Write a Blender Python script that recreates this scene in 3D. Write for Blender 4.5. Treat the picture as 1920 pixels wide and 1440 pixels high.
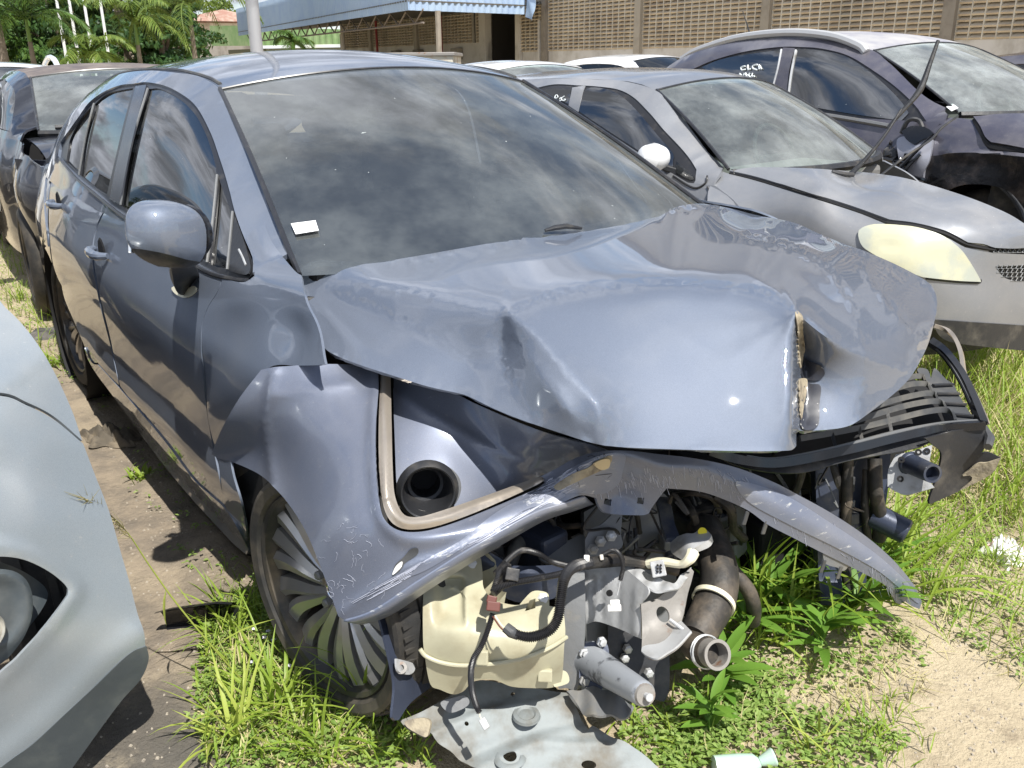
import bpy, bmesh, math, random
import numpy as np
from mathutils import Vector, Matrix
from mathutils.geometry import delaunay_2d_cdt
random.seed(7); RNG = np.random.RandomState(7)
for o in list(bpy.data.objects): bpy.data.objects.remove(o)
sc = bpy.context.scene
COL = sc.collection
# ------------------------------------------------------------------ camera
CP = np.array([1.65825, -1.48630, 1.41152])
YAW, PIT, ROL, FPX = math.radians(144.53673), math.radians(19.97390), math.radians(-0.61368), 1662.62
CF = np.array([math.cos(YAW)*math.cos(PIT), math.sin(YAW)*math.cos(PIT), -math.sin(PIT)])
_r = np.cross(CF, [0, 0, 1]); _r /= np.linalg.norm(_r); _u = np.cross(_r, CF)
CR = _r*math.cos(ROL)+_u*math.sin(ROL); CU = -_r*math.sin(ROL)+_u*math.cos(ROL)
cam = bpy.data.cameras.new('camera'); cam.sensor_width = 36; cam.lens = FPX/1920*36
cam.clip_start = 0.05; cam.clip_end = 2000
camo = bpy.data.objects.new('camera', cam); COL.objects.link(camo)
camo.matrix_world = Matrix(((CR[0], CU[0], -CF[0], CP[0]), (CR[1], CU[1], -CF[1], CP[1]), (CR[2], CU[2], -CF[2], CP[2]), (0, 0, 0, 1)))
sc.camera = camo
# ------------------------------------------------------------------ light
SUN = np.array([0.60, -0.06, 1.0]); SUN /= np.linalg.norm(SUN)
sd = bpy.data.lights.new('sun', 'SUN'); sd.energy = 5.0; sd.angle = math.radians(0.53); sd.color = (1.0, .965, .90)
so = bpy.data.objects.new('sun', sd); COL.objects.link(so)
so.rotation_euler = Vector(SUN).to_track_quat('Z', 'Y').to_euler(); so.location = (0, 0, 30)
w = bpy.data.worlds.new('World'); sc.world = w; w.use_nodes = True
nt = w.node_tree; N = nt.nodes; L = nt.links; N.clear()
out = N.new('ShaderNodeOutputWorld'); bg = N.new('ShaderNodeBackground'); bg.inputs[1].default_value = 0.11
sky = N.new('ShaderNodeTexSky'); sky.sky_type = 'NISHITA'; sky.sun_disc = False
sky.sun_elevation = math.asin(SUN[2]); sky.sun_rotation = math.atan2(SUN[0], SUN[1])
sky.air_density = 1.0; sky.dust_density = 0.25; sky.ozone_density = 2.5
tc = N.new('ShaderNodeTexCoord'); sp = N.new('ShaderNodeSeparateXYZ'); L.new(tc.outputs['Generated'], sp.inputs[0])
def wm(op, a, b=None, c=None):
    n = N.new('ShaderNodeMath'); n.operation = op
    for i, x in enumerate((a, b, c)):
        if x is None: continue
        if isinstance(x, (int, float)): n.inputs[i].default_value = x
        else: L.new(x, n.inputs[i])
    return n.outputs[0]
zz = wm('MAXIMUM', wm('ADD', sp.outputs[2], 0.38), 0.2)
cx = wm('DIVIDE', sp.outputs[0], zz); cy = wm('DIVIDE', sp.outputs[1], zz)
cb = N.new('ShaderNodeCombineXYZ'); L.new(cx, cb.inputs[0]); L.new(cy, cb.inputs[1])
def wnoise(scale, det, rough, dist, off):
    mp = N.new('ShaderNodeMapping'); mp.inputs['Location'].default_value = off; L.new(cb.outputs[0], mp.inputs[0])
    n = N.new('ShaderNodeTexNoise'); n.inputs['Scale'].default_value = scale; n.inputs['Detail'].default_value = det
    n.inputs['Roughness'].default_value = rough; n.inputs['Distortion'].default_value = dist
    L.new(mp.outputs[0], n.inputs['Vector']); return n.outputs[0]
def wramp(x, a, b, va=0.0, vb=1.0):
    n = N.new('ShaderNodeMapRange'); n.interpolation_type = 'SMOOTHSTEP'; L.new(x, n.inputs[0])
    for i, v in enumerate((a, b, va, vb)): n.inputs[i+1].default_value = v
    return n.outputs[0]
cl = wramp(wnoise(1.9, 10, 0.6, 0.25, (3.1, 1.7, 0)), 0.40, 0.55)
shade = wramp(wnoise(3.4, 8, 0.62, 0.4, (9.3, 4.4, 2)), 0.35, 0.68, 2.6, 8.5)
cc = N.new('ShaderNodeCombineColor'); L.new(wm('MULTIPLY', shade, .95), cc.inputs[0]); L.new(shade, cc.inputs[1]); L.new(wm('MULTIPLY', shade, 1.12), cc.inputs[2])
mx = N.new('ShaderNodeMix'); mx.data_type = 'RGBA'; L.new(cl, mx.inputs[0]); L.new(sky.outputs[0], mx.inputs[6]); L.new(cc.outputs[0], mx.inputs[7])
L.new(mx.outputs[2], bg.inputs[0]); L.new(bg.outputs[0], out.inputs[0])
sc.view_settings.view_transform = 'Standard'; sc.view_settings.look = 'None'
sc.view_settings.exposure = 0.5; sc.view_settings.gamma = 1
# ------------------------------------------------------------------ projection helpers
def ray(uv):
    uv = np.atleast_2d(np.array(uv, float))[:, :2]
    return CF+np.outer((uv[:, 0]-960)/FPX, CR)+np.outer((720-uv[:, 1])/FPX, CU)
def P(u, v, **k):
    d = ray((u, v))[0]; a, val = list(k.items())[0]
    if a == 'd': return CP+d*val
    i = 'xyz'.index(a); return CP+d*(val-CP[i])/d[i]
def prj(X):
    d = np.atleast_2d(np.array(X, float))-CP; z = d@CF
    return np.stack([960+FPX*(d@CR)/z, 720-FPX*(d@CU)/z], 1), z
def at(u, dist, z=0.0, v=None):
    "point at horizontal distance dist in the direction of picture column u"
    d = ray((u, 110 if v is None else v))[0]; h = d[:2]/np.linalg.norm(d[:2])
    q = CP[:2]+h*dist
    if v is not None: z = CP[2]+d[2]/np.linalg.norm(d[:2])*dist
    return np.array([q[0], q[1], z])
class Field:
    "smooth surface through anchor points: (u,v,world point) -> thin plate spline of inverse depth"
    def __init__(s, anchors, reg=0.0):
        uv = []; wv = []
        for a in anchors:
            if not isinstance(a[2], dict): X = np.array(a[2], float)
            else: X = P(a[0], a[1], **a[2])
            _, z = prj(X); uv.append((a[0]/1000., a[1]/1000.)); wv.append(1/z[0])
        s.uv = np.array(uv); n = len(uv); rv = np.full(n, reg); rv[[i for i, a in enumerate(anchors) if len(a) > 3]] = 1e-7; K = s.k(s.uv, s.uv)+np.diag(rv); Q = np.c_[np.ones(n), s.uv]
        A = np.block([[K, Q], [Q.T, np.zeros((3, 3))]]); s.c = np.linalg.lstsq(A, np.r_[wv, 0, 0, 0], rcond=None)[0]
    def k(s, a, b):
        r2 = ((a[:, None]-b[None])**2).sum(2); return 0.5*r2*np.log(r2+1e-12)
    def inv(s, uv):
        q = np.array(uv, float)[:, :2]/1000.; return s.k(q, s.uv)@s.c[:-3]+s.c[-3]+q@s.c[-2:]
    def __call__(s, uv):
        uv = np.atleast_2d(np.array(uv, float)); return CP+ray(uv)*(1/s.inv(uv))[:, None]
def F(*a, reg=0.0): return Field(list(a), reg)
def cat(pts, closed=True, step=None, n=6):
    "Catmull-Rom through points; a third value 1 marks a sharp corner"
    pts = [tuple(p) for p in pts]; m = len(pts); out = []
    c = [len(p) > 2 and p[2] == 1 for p in pts]; q = np.array([p[:2] for p in pts], float)
    rng = range(m) if closed else range(m-1)
    for i in rng:
        j = (i+1) % m; p1, p2 = q[i], q[j]
        p0 = q[(i-1) % m] if (closed or i > 0) else p1; p3 = q[(j+1) % m] if (closed or j < m-1) else p2
        if c[i]: p0 = p1-(p2-p1)
        if c[j]: p3 = p2+(p2-p1)
        L_ = np.linalg.norm(p2-p1); k = max(1, int(round(L_/step))) if step else n
        if step and not (c[i] and c[j]): k = max(k, 2)
        for t in np.arange(k)/k:
            out.append(0.5*((2*p1)+(p2-p0)*t+(2*p0-5*p1+4*p2-p3)*t*t+(3*p1-p0-3*p2+p3)*t**3))
    if not closed: out.append(q[-1])
    return np.array(out)
def cat3(pts, n=8):
    q = np.array(pts, float); m = len(q); out = []
    for i in range(m-1):
        p1, p2 = q[i], q[i+1]; p0 = q[i-1] if i else 2*p1-p2; p3 = q[i+2] if i+2 < m else 2*p2-p1
        for t in np.arange(n)/n:
            out.append(0.5*((2*p1)+(p2-p0)*t+(2*p0-5*p1+4*p2-p3)*t*t+(3*p1-p0-3*p2+p3)*t**3))
    out.append(q[-1]); return np.array(out)
def pip(p, poly):
    x, y = p[:, 0], p[:, 1]; inside = np.zeros(len(p), bool); a = poly; b = np.roll(poly, -1, 0)
    for (x1, y1), (x2, y2) in zip(a, b):
        if y1 == y2: continue
        c = ((y1 > y) != (y2 > y)) & (x < (x2-x1)*(y-y1)/(y2-y1)+x1); inside ^= c
    return inside
# ------------------------------------------------------------------ object helpers
def tag(o, label=None, cat=None, group=None, kind=None):
    if label: o['label'] = label
    if cat: o['category'] = cat
    if group: o['group'] = group
    if kind: o['kind'] = kind
    return o
def link(o, parent=None):
    COL.objects.link(o)
    if parent is not None: o.parent = parent
    return o
def wmat(o):
    m = o.matrix_basis.copy()
    while o.parent is not None: o = o.parent; m = o.matrix_basis @ m
    return m
def root(name, loc=(0, 0, 0), rz=0.0, label=None, cat=None, group=None):
    o = bpy.data.objects.new(name, None); o.location = loc; o.rotation_euler = (0, 0, rz); o.empty_display_size = .1
    tag(o, label, cat, group); return link(o)
def mesh(name, V, Fc, mat, parent=None, smooth=True, label=None, world=True, split=None):
    "vertices are given in world space; converted into the parent's space"
    me = bpy.data.meshes.new(name); V = np.array(V, float)
    if parent is not None and world:
        Mi = np.array(wmat(parent).inverted()); V = V@Mi[:3, :3].T+Mi[:3, 3]
    me.from_pydata(V.tolist(), [], [tuple(int(i) for i in f) for f in Fc]); me.update()
    mats = mat if isinstance(mat, (list, tuple)) else [mat]
    for m_ in mats: me.materials.append(m_)
    if smooth: me.polygons.foreach_set('use_smooth', [True]*len(me.polygons))
    o = bpy.data.objects.new(name, me); link(o, parent)
    if label: o['label'] = label
    if split:
        m_ = o.modifiers.new('split', 'EDGE_SPLIT'); m_.split_angle = math.radians(split)
    return o
class MB:
    def __init__(s): s.V = []; s.F = []; s.M = []; s.n = 0
    def add(s, V, Fc, mi=0):
        V = np.array(V, float); s.V.append(V); s.F += [tuple(i+s.n for i in f) for f in Fc]; s.M += [mi]*len(Fc); s.n += len(V); return s
    def box(s, c, size, R=None, mi=0, taper=1.0):
        h = np.array(size, float)/2
        v = np.array([[x, y, z] for z in (-1, 1) for y in (-1, 1) for x in (-1, 1)], float)
        v[4:, :2] *= taper; v = v*h
        if R is not None: v = v@np.array(R).T
        return s.add(v+np.array(c), [(0, 2, 3, 1), (4, 5, 7, 6), (0, 1, 5, 4), (2, 6, 7, 3), (0, 4, 6, 2), (1, 3, 7, 5)], mi)
    def beam(s, a, b, w_, h_, up=(0, 0, 1), mi=0):
        a = np.array(a, float); b = np.array(b, float); d = b-a; Ln = np.linalg.norm(d); x = d/Ln
        y = np.cross(up, x); y /= (np.linalg.norm(y)+1e-9); z = np.cross(x, y)
        return s.box((a+b)/2, (Ln, w_, h_), np.stack([x, y, z], 1), mi)
    def tube(s, pts, r, k=10, mi=0, cap=True, rib=0, ribamp=.15):
        p = np.array(pts, float); n = len(p); rr = np.full(n, r, float) if np.isscalar(r) else np.interp(np.linspace(0, 1, n), np.linspace(0, 1, len(r)), r)
        if rib:
            d = np.r_[0, np.cumsum(np.linalg.norm(np.diff(p, axis=0), axis=1))]; m = int(d[-1]/rib*2)+2; t = np.linspace(0, d[-1], m)
            p = np.stack([np.interp(t, d, p[:, i]) for i in range(3)], 1); rr = np.interp(t, d, rr); rr = rr*(1+ribamp*np.where(np.arange(m) % 2, 1, -1)); n = m
        T = np.gradient(p, axis=0); T /= np.linalg.norm(T, axis=1)[:, None]+1e-12
        a = np.array([0, 0, 1.]) if abs(T[0][2]) < .9 else np.array([1., 0, 0]); V = []
        nrm = np.cross(T[0], a); nrm /= np.linalg.norm(nrm)
        for i in range(n):
            nrm = nrm-T[i]*(nrm@T[i]); nrm /= np.linalg.norm(nrm); b = np.cross(T[i], nrm)
            for j in range(k):
                t = 2*math.pi*j/k; V.append(p[i]+rr[i]*(nrm*math.cos(t)+b*math.sin(t)))
        Fc = [(i*k+j, i*k+(j+1) % k, (i+1)*k+(j+1) % k, (i+1)*k+j) for i in range(n-1) for j in range(k)]
        if cap: Fc += [tuple(range(k-1, -1, -1)), tuple((n-1)*k+j for j in range(k))]
        return s.add(V, Fc, mi)
    def lathe(s, prof, c, axis, k=32, mi=0, a0=0, a1=2*math.pi):
        "prof: (distance along axis, radius)"
        ax = np.array(axis, float); ax /= np.linalg.norm(ax); b = np.array([0, 0, 1.]) if abs(ax[2]) < .9 else np.array([1., 0, 0])
        e1 = np.cross(ax, b); e1 /= np.linalg.norm(e1); e2 = np.cross(ax, e1); V = []; full = a1-a0 > 6.28; kk = k if full else k+1
        for (h, r) in prof:
            for j in range(kk):
                t = a0+(a1-a0)*j/k; V.append(np.array(c)+ax*h+r*(e1*math.cos(t)+e2*math.sin(t)))
        m = len(prof); Fc = []
        for i in range(m-1):
            for j in range(k):
                j2 = (j+1) % kk; Fc.append((i*kk+j, i*kk+j2, (i+1)*kk+j2, (i+1)*kk+j))
        return s.add(V, Fc, mi)
    def out(s, name, mat, parent=None, smooth=False, split=35, label=None, bevel=None):
        o = mesh(name, np.concatenate(s.V), s.F, mat, parent, smooth, label, split=None)
        if len(set(s.M)) > 1: o.data.polygons.foreach_set('material_index', s.M)
        if bevel:
            b = o.modifiers.new('bevel', 'BEVEL'); b.width = bevel; b.segments = 2; b.limit_method = 'ANGLE'; b.angle_limit = math.radians(40)
        if smooth: e = o.modifiers.new('split', 'EDGE_SPLIT'); e.split_angle = math.radians(split)
        return o
def panel(name, outline, fn, mat, parent=None, holes=(), step=14, th=.004, push=0.0, label=None, lines=(), smooth_outline=True, edge=None, bump=None, toward=None, split=45, post=None):
    """sheet cut from the surface fn along an outline; real thickness th away from the viewer side"""
    es = edge or step*.6
    O = cat(outline, True, es) if smooth_outline else cat([(p[0], p[1], 1) for p in outline], True, es)
    H = [cat(h, True, es) for h in holes]; Ls = [cat(l, False, es) for l in lines]
    lo, hi = O.min(0), O.max(0)
    gx = np.arange(lo[0]+step/2, hi[0], step); gy = np.arange(lo[1]+step/2, hi[1], step*.87)
    g = np.array([(x+(step/2 if j % 2 else 0), y) for j, y in enumerate(gy) for x in gx]) if len(gx) and len(gy) else np.zeros((0, 2))
    if len(g):
        g = g[pip(g, O)]
        for h in H: g = g[~pip(g, h)] if len(g) else g
    B = np.concatenate([O]+H+Ls)
    if len(g): g = g[(((g[:, None]-B[None])**2).sum(2).min(1)) > (step*.42)**2]
    V2 = np.concatenate([O]+H+Ls+([g] if len(g) else [])); ed = []; k = 0
    for c_ in [O]+H:
        n = len(c_); ed += [(k+i, k+(i+1) % n) for i in range(n)]; k += n
    for c_ in Ls:
        n = len(c_); ed += [(k+i, k+i+1) for i in range(n-1)]; k += n
    r = delaunay_2d_cdt([Vector(p) for p in V2], ed, [], 0, 1e-5)
    vs = np.array([tuple(p) for p in r[0]]); fs = np.array([f for f in r[2] if len(f) == 3])
    c_ = vs[fs].mean(1); ok = pip(c_, O)
    for h in H: ok &= ~pip(c_, h)
    fs = fs[ok]; used = np.unique(fs); re = -np.ones(len(vs), int); re[used] = np.arange(len(used)); vs = vs[used]; fs = re[fs]
    X = fn(vs); 
    if bump is not None: X = X+bump(vs, X)
    if post is not None: X = post(vs, fs, X)
    tgt = CP if toward is None else np.array(toward)
    a, b, c_ = X[fs[:, 0]], X[fs[:, 1]], X[fs[:, 2]]; nn = np.cross(b-a, c_-a)
    if ((nn*(tgt-a)).sum(1)).sum() < 0: fs = fs[:, ::-1]; nn = -nn
    vn = np.zeros_like(X)
    for i in range(3): np.add.at(vn, fs[:, i], nn)
    vn /= np.linalg.norm(vn, axis=1)[:, None]+1e-12
    X = X+vn*push
    o = mesh(name, X, fs, mat, parent, True, label)
    if th:
        m_ = o.modifiers.new('thickness', 'SOLIDIFY'); m_.thickness = th; m_.offset = -1; m_.use_rim = True
        e = o.modifiers.new('split', 'EDGE_SPLIT'); e.split_angle = math.radians(split)
    o['_uvbox'] = 0; del o['_uvbox']
    return o
def mirror(o, parent, matlocal=True):
    "copy a part to the other side of its car (local y -> -y)"
    me = o.data.copy(); n = len(me.vertices); co = np.empty(n*3); me.vertices.foreach_get('co', co); co[1::3] *= -1
    me.vertices.foreach_set('co', co); me.flip_normals(); me.update(); c_ = o.copy(); c_.data = me; link(c_, parent); return c_
def grid(name, fn, nu, nv, mat, parent=None, th=0.004, toward=None, away=None, label=None, lim=None, split=40):
    U, V_ = np.meshgrid(np.linspace(0, 1, nu), np.linspace(0, 1, nv)); X = fn(U.ravel(), V_.ravel())
    Fc = [(j*nu+i, j*nu+i+1, (j+1)*nu+i+1, (j+1)*nu+i) for j in range(nv-1) for i in range(nu-1)]
    f = np.array(Fc); nn = np.cross(X[f[:, 1]]-X[f[:, 0]], X[f[:, 3]]-X[f[:, 0]])
    s_ = (nn*((np.array(toward)-X[f[:, 0]]) if toward is not None else (X[f[:, 0]]-np.array(away)))).sum()
    if s_ < 0: f = f[:, ::-1]
    o = mesh(name, X, f, mat, parent, True, label)
    if th:
        m_ = o.modifiers.new('thickness', 'SOLIDIFY'); m_.thickness = th; m_.offset = -1
        e = o.modifiers.new('split', 'EDGE_SPLIT'); e.split_angle = math.radians(split)
    return o
def rotz(a): return np.array([[math.cos(a), -math.sin(a), 0], [math.sin(a), math.cos(a), 0], [0, 0, 1]])
def basis(x, up=(0, 0, 1)):
    x = np.array(x, float); x /= np.linalg.norm(x); y = np.cross(up, x); y /= np.linalg.norm(y); return np.stack([x, y, np.cross(x, y)], 1)
# ------------------------------------------------------------------ materials
def newmat(name):
    m = bpy.data.materials.new(name); m.use_nodes = True; t = m.node_tree; return m, t, t.nodes, t.links, t.nodes['Principled BSDF']
def noise(t, scale, det=4, rough=.55, coord='Object', dist=0, stretch=None):
    c_ = t.nodes.new('ShaderNodeTexCoord'); s = c_.outputs[coord]
    if stretch:
        mp = t.nodes.new('ShaderNodeMapping'); mp.inputs['Scale'].default_value = stretch; t.links.new(s, mp.inputs[0]); s = mp.outputs[0]
    n = t.nodes.new('ShaderNodeTexNoise'); n.inputs['Scale'].default_value = scale; n.inputs['Detail'].default_value = det
    n.inputs['Roughness'].default_value = rough; n.inputs['Distortion'].default_value = dist; t.links.new(s, n.inputs['Vector']); return n.outputs[0]
def mrange(t, x, a, b, va=0., vb=1.):
    n = t.nodes.new('ShaderNodeMapRange'); n.interpolation_type = 'SMOOTHSTEP'; t.links.new(x, n.inputs[0])
    for i, v in enumerate((a, b, va, vb)): n.inputs[i+1].default_value = v
    return n.outputs[0]
def mixc(t, f, a, b):
    n = t.nodes.new('ShaderNodeMix'); n.data_type = 'RGBA'
    if isinstance(f, float): n.inputs[0].default_value = f
    else: t.links.new(f, n.inputs[0])
    for i, c_ in ((6, a), (7, b)):
        if isinstance(c_, tuple): n.inputs[i].default_value = (*c_, 1) if len(c_) == 3 else c_
        else: t.links.new(c_, n.inputs[i])
    return n.outputs[2]
def bumpn(t, h, strength, dist=.01):
    b = t.nodes.new('ShaderNodeBump'); b.inputs['Strength'].default_value = strength; b.inputs['Distance'].default_value = dist
    t.links.new(h, b.inputs['Height']); return b.outputs[0]
def mat(name, col, rough=.5, metal=0., col2=None, nscale=8, lo=.4, hi=.65, bump=0., bscale=40, coat=0., bdist=.004, rough2=None, det=5, spec=.5, stretch=None, sss=0, emis=None):
    m, t, N_, L_, b = newmat(name)
    b.inputs['Roughness'].default_value = rough; b.inputs['Metallic'].default_value = metal; b.inputs['Coat Weight'].default_value = coat
    b.inputs['Coat Roughness'].default_value = .04; b.inputs['Specular IOR Level'].default_value = spec
    if col2 is not None:
        f = mrange(t, noise(t, nscale, det, .6, stretch=stretch), lo, hi); L_.new(mixc(t, f, col, col2), b.inputs['Base Color'])
        if rough2 is not None: L_.new(mrange(t, f, 0, 1, rough, rough2), b.inputs['Roughness'])
    else: b.inputs['Base Color'].default_value = (*col, 1)
    if bump: L_.new(bumpn(t, noise(t, bscale, 4, .6), bump, bdist), b.inputs['Normal'])
    return m
def paint(name, col, dust_haze=.12, dustcol=(.42, .39, .35), metal=.32, rough=.34, wave=.0, scr=0.0, coatr=.03, coatior=1.45, scrlo=.66):
    m, t, N_, L_, b = newmat(name)
    d1 = mrange(t, noise(t, 3.5, 6, .65), .35, .8, 0, dust_haze); d2 = mrange(t, noise(t, 90, 3, .7), .62, .78, 0, dust_haze*1.2)
    ad = N_.new('ShaderNodeMath'); ad.operation = 'ADD'; ad.use_clamp = True; L_.new(d1, ad.inputs[0]); L_.new(d2, ad.inputs[1]); f = ad.outputs[0]
    c_ = mixc(t, mrange(t, noise(t, 1100, 2, .6), .3, .7), tuple(x*.86 for x in col), tuple(min(1, x*1.14) for x in col))
    c_ = mixc(t, f, c_, dustcol)
    if scr:
        s1 = noise(t, 14, 6, .75, stretch=(1, 1, 6)); s2 = mrange(t, s1, scrlo, scrlo+.05, 0, scr); c_ = mixc(t, s2, c_, (.62, .63, .62))
    L_.new(c_, b.inputs['Base Color']); L_.new(mrange(t, f, 0, .6, metal, 0.), b.inputs['Metallic'])
    b.inputs['Roughness'].default_value = rough; b.inputs['Specular IOR Level'].default_value = .2; b.inputs['Coat Weight'].default_value = 1.; b.inputs['Coat IOR'].default_value = coatior
    L_.new(mrange(t, f, 0, .5, coatr, .35), b.inputs['Coat Roughness'])
    if wave: L_.new(bumpn(t, noise(t, 3.2, 2, .5), wave, .02), b.inputs['Coat Normal'])
    return m
def glass(name, tint=.12, refl=1.0, dust_haze=.05, col=(.8, .9, .95), ior=1.75):
    m = bpy.data.materials.new(name); m.use_nodes = True; t = m.node_tree; t.nodes.clear(); N_ = t.nodes; L_ = t.links
    o = N_.new('ShaderNodeOutputMaterial'); tr = N_.new('ShaderNodeBsdfTransparent'); tr.inputs[0].default_value = (*(tint*c_ for c_ in col), 1)
    gl = N_.new('ShaderNodeBsdfGlossy'); gl.inputs['Roughness'].default_value = .012; gl.inputs[0].default_value = (refl, refl, refl, 1)
    fr = N_.new('ShaderNodeFresnel'); fr.inputs[0].default_value = ior
    m1 = N_.new('ShaderNodeMixShader'); L_.new(fr.outputs[0], m1.inputs[0]); L_.new(tr.outputs[0], m1.inputs[1]); L_.new(gl.outputs[0], m1.inputs[2])
    df = N_.new('ShaderNodeBsdfDiffuse'); df.inputs[0].default_value = (.52, .56, .55, 1)
    a = mrange(t, noise(t, 4, 6, .65), .3, .8, dust_haze*.3, dust_haze); b2 = mrange(t, noise(t, 55, 2, .5), .77, .79, 0, .6)  # diffuse veil: dusty film plus painted haze for reflections and bright interiors
    mm = N_.new('ShaderNodeMath'); mm.operation = 'MAXIMUM'; L_.new(a, mm.inputs[0]); L_.new(b2, mm.inputs[1])
    m2 = N_.new('ShaderNodeMixShader'); L_.new(mm.outputs[0], m2.inputs[0]); L_.new(m1.outputs[0], m2.inputs[1]); L_.new(df.outputs[0], m2.inputs[2])
    L_.new(m2.outputs[0], o.inputs[0]); return m
M = {}
M['blue'] = paint('blue grey paint', (.145, .172, .225), dust_haze=.10, rough=.55, coatior=1.62)
M['hood'] = paint('blue grey bonnet paint', (.135, .158, .205), dust_haze=.03, rough=.6, coatior=1.62, coatr=.015)
M['blue_bump'] = paint('blue grey bumper paint', (.14, .16, .215), dust_haze=.16, scr=.35, coatr=.12, rough=.45)
M['blue_crush'] = paint('scraped bumper paint', (.16, .19, .27), dust_haze=.35, scr=.75, coatr=.3, rough=.5, scrlo=.60)
M['silver'] = paint('silver grey paint', (.225, .235, .255), dust_haze=.3, coatr=.06, rough=.42)
M['suvpaint'] = paint('dark mauve grey paint', (.085, .083, .112), dust_haze=.25)
M['black_paint'] = paint('black paint', (.012, .014, .022), dust_haze=.05, metal=.1)
M['white_paint'] = paint('white paint', (.78, .79, .80), dust_haze=.06, metal=0.)
M['pale'] = paint('pale green grey paint', (.33, .375, .41), dust_haze=.3, coatr=.16, metal=.35)
M['burnt'] = mat('scraped black burnt paint', (.012, .012, .014), .28, .3, (.10, .08, .07), 7, .5, .8, .6, 9, coat=.5, bdist=.02)
M['roofdust'] = mat('dusty dark roof', (.10, .085, .085), .75, 0, (.19, .16, .14), 5, .35, .7)
M['trim'] = mat('black window trim', (.022, .023, .027), .32, 0, (.07, .065, .06), 20, .5, .8)
M['pillar'] = mat('satin black pillar film', (.05, .055, .07), .22, .1, (.10, .10, .10), 14, .5, .85)
M['plastic'] = mat('black plastic', (.022, .023, .026), .42, 0, (.11, .10, .085), 12, .45, .85, .25, 60)
M['plastic_dull'] = mat('dusty grey plastic', (.05, .053, .058), .55, 0, (.15, .14, .12), 9, .4, .8, .3, 40)
M['gloss_black'] = mat('gloss black plastic', (.012, .013, .016), .12, 0, (.06, .06, .06), 15, .6, .85)
M['rubber'] = mat('tyre rubber', (.022, .022, .022), .75, 0, (.10, .085, .065), 7, .4, .75, .3, 50)
M['alloy'] = mat('gunmetal wheel', (.42, .41, .40), .28, .7, (.40, .36, .30), 16, .5, .8)
M['alloy_dark'] = mat('dark wheel barrel', (.07, .07, .07), .4, .6, (.22, .18, .13), 10, .4, .8)
M['champagne'] = mat('champagne trim', (.42, .37, .31), .30, .55, (.34, .30, .26), 12, .4, .8)
M['steel'] = mat('galvanised steel', (.50, .51, .52), .45, .3, (.22, .21, .19), 10, .45, .75, .25, 60)
M['steel_dark'] = mat('grey painted steel', (.16, .165, .17), .5, .1, (.24, .22, .18), 9, .5, .8, .3, 50)
M['steel_blue'] = mat('blue black painted steel', (.045, .055, .085), .38, .3, (.18, .17, .15), 8, .55, .8, .2, 50)
M['rust'] = mat('rusty steel', (.27, .255, .235), .6, .2, (.20, .10, .055), 22, .56, .72, .4, 60)
M['tank'] = mat('yellowed tank plastic', (.44, .42, .30), .40, 0, (.30, .26, .17), 11, .4, .8, .15, 30)
M['cream'] = mat('cream plastic', (.72, .68, .52), .45)
M['brown'] = mat('brown connector plastic', (.12, .035, .025), .45)
M['white_plastic'] = mat('white plastic', (.72, .72, .70), .45, 0, (.5, .47, .42), 30)
M['hose'] = mat('dirty black hose', (.028, .026, .024), .6, 0, (.13, .105, .08), 13, .42, .75, .5, 60)
M['conduit'] = mat('corrugated conduit', (.018, .018, .02), .4, 0, (.13, .12, .11), 22, .5, .8)
M['plate'] = mat('silvered under tray', (.22, .245, .25), .62, .1, (.11, .095, .07), 7, .38, .66, .35, 30)
M['foam'] = mat('torn foam core', (.36, .31, .22), .9, 0, (.20, .17, .13), 40, .4, .7, .8, 60)
M['glass_tint'] = glass('tinted windscreen', .30, .95, .17, ior=2.45)  # veil raised to paint a hazier sky reflection
M['glass_side'] = glass('dark tinted side glass', .08, 1.0, .01, ior=2.6)
M['glass_clear'] = glass('clear windscreen', .80, 1.0, .34, (.85, 1, .93))  # veil also paints the bright look of the interior
M['glass_haze'] = glass('hazy windscreen', .80, 1.0, .5, (.85, 1, .95))  # stronger veil paints a bright hazy reflection
M['glass_dark'] = glass('smoked glass', .08, .9, .03)
M['mirror_glass'] = mat('mirror glass', (.7, .7, .7), .03, 1.0)
M['interior'] = mat('dark interior fabric', (.035, .035, .038), .8)
M['interior_grey'] = mat('grey interior plastic', (.16, .155, .15), .7)
M['paper'] = mat('white paper', (.82, .82, .82), .6)
M['yellow'] = mat('yellow paint dot', (.80, .65, .02), .5)
M['red'] = mat('red tail lamp', (.35, .01, .015), .15, coat=1)
M['chrome'] = mat('chrome', (.75, .76, .78), .12, 1.0)
M['dark'] = mat('dark void plastic', (.008, .008, .009), .8)
M['chalk'] = mat('white marker paint', (.75, .80, .80), .7)
# ------------------------------------------------------------------ car body surfaces
def spl(tab):
    t = np.array(tab, float); x, y = t[:, 0], t[:, 1]; s = np.diff(y)/np.diff(x); m = np.r_[s[0], (s[:-1]+s[1:])/2, s[-1]]
    for i in range(len(s)):
        if s[i] == 0: m[i] = m[i+1] = 0
    def f(q):
        q = np.asarray(q, float); c_ = np.clip(q, x[0], x[-1]); i = np.clip(np.searchsorted(x, c_)-1, 0, len(x)-2); h = x[i+1]-x[i]; u = (c_-x[i])/h
        return (2*u**3-3*u**2+1)*y[i]+(u**3-2*u**2+u)*h*m[i]+(-2*u**3+3*u**2)*y[i+1]+(u**3-u**2)*h*m[i+1]
    return f
LOW = spl([(.10, .90), (.20, .945), (.28, .965), (.36, .985), (.45, .975), (.56, .984), (.63, .991), (.70, .992), (.755, .984), (.80, .966), (.86, .940), (.95, .897), (1.05, .84)])
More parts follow.
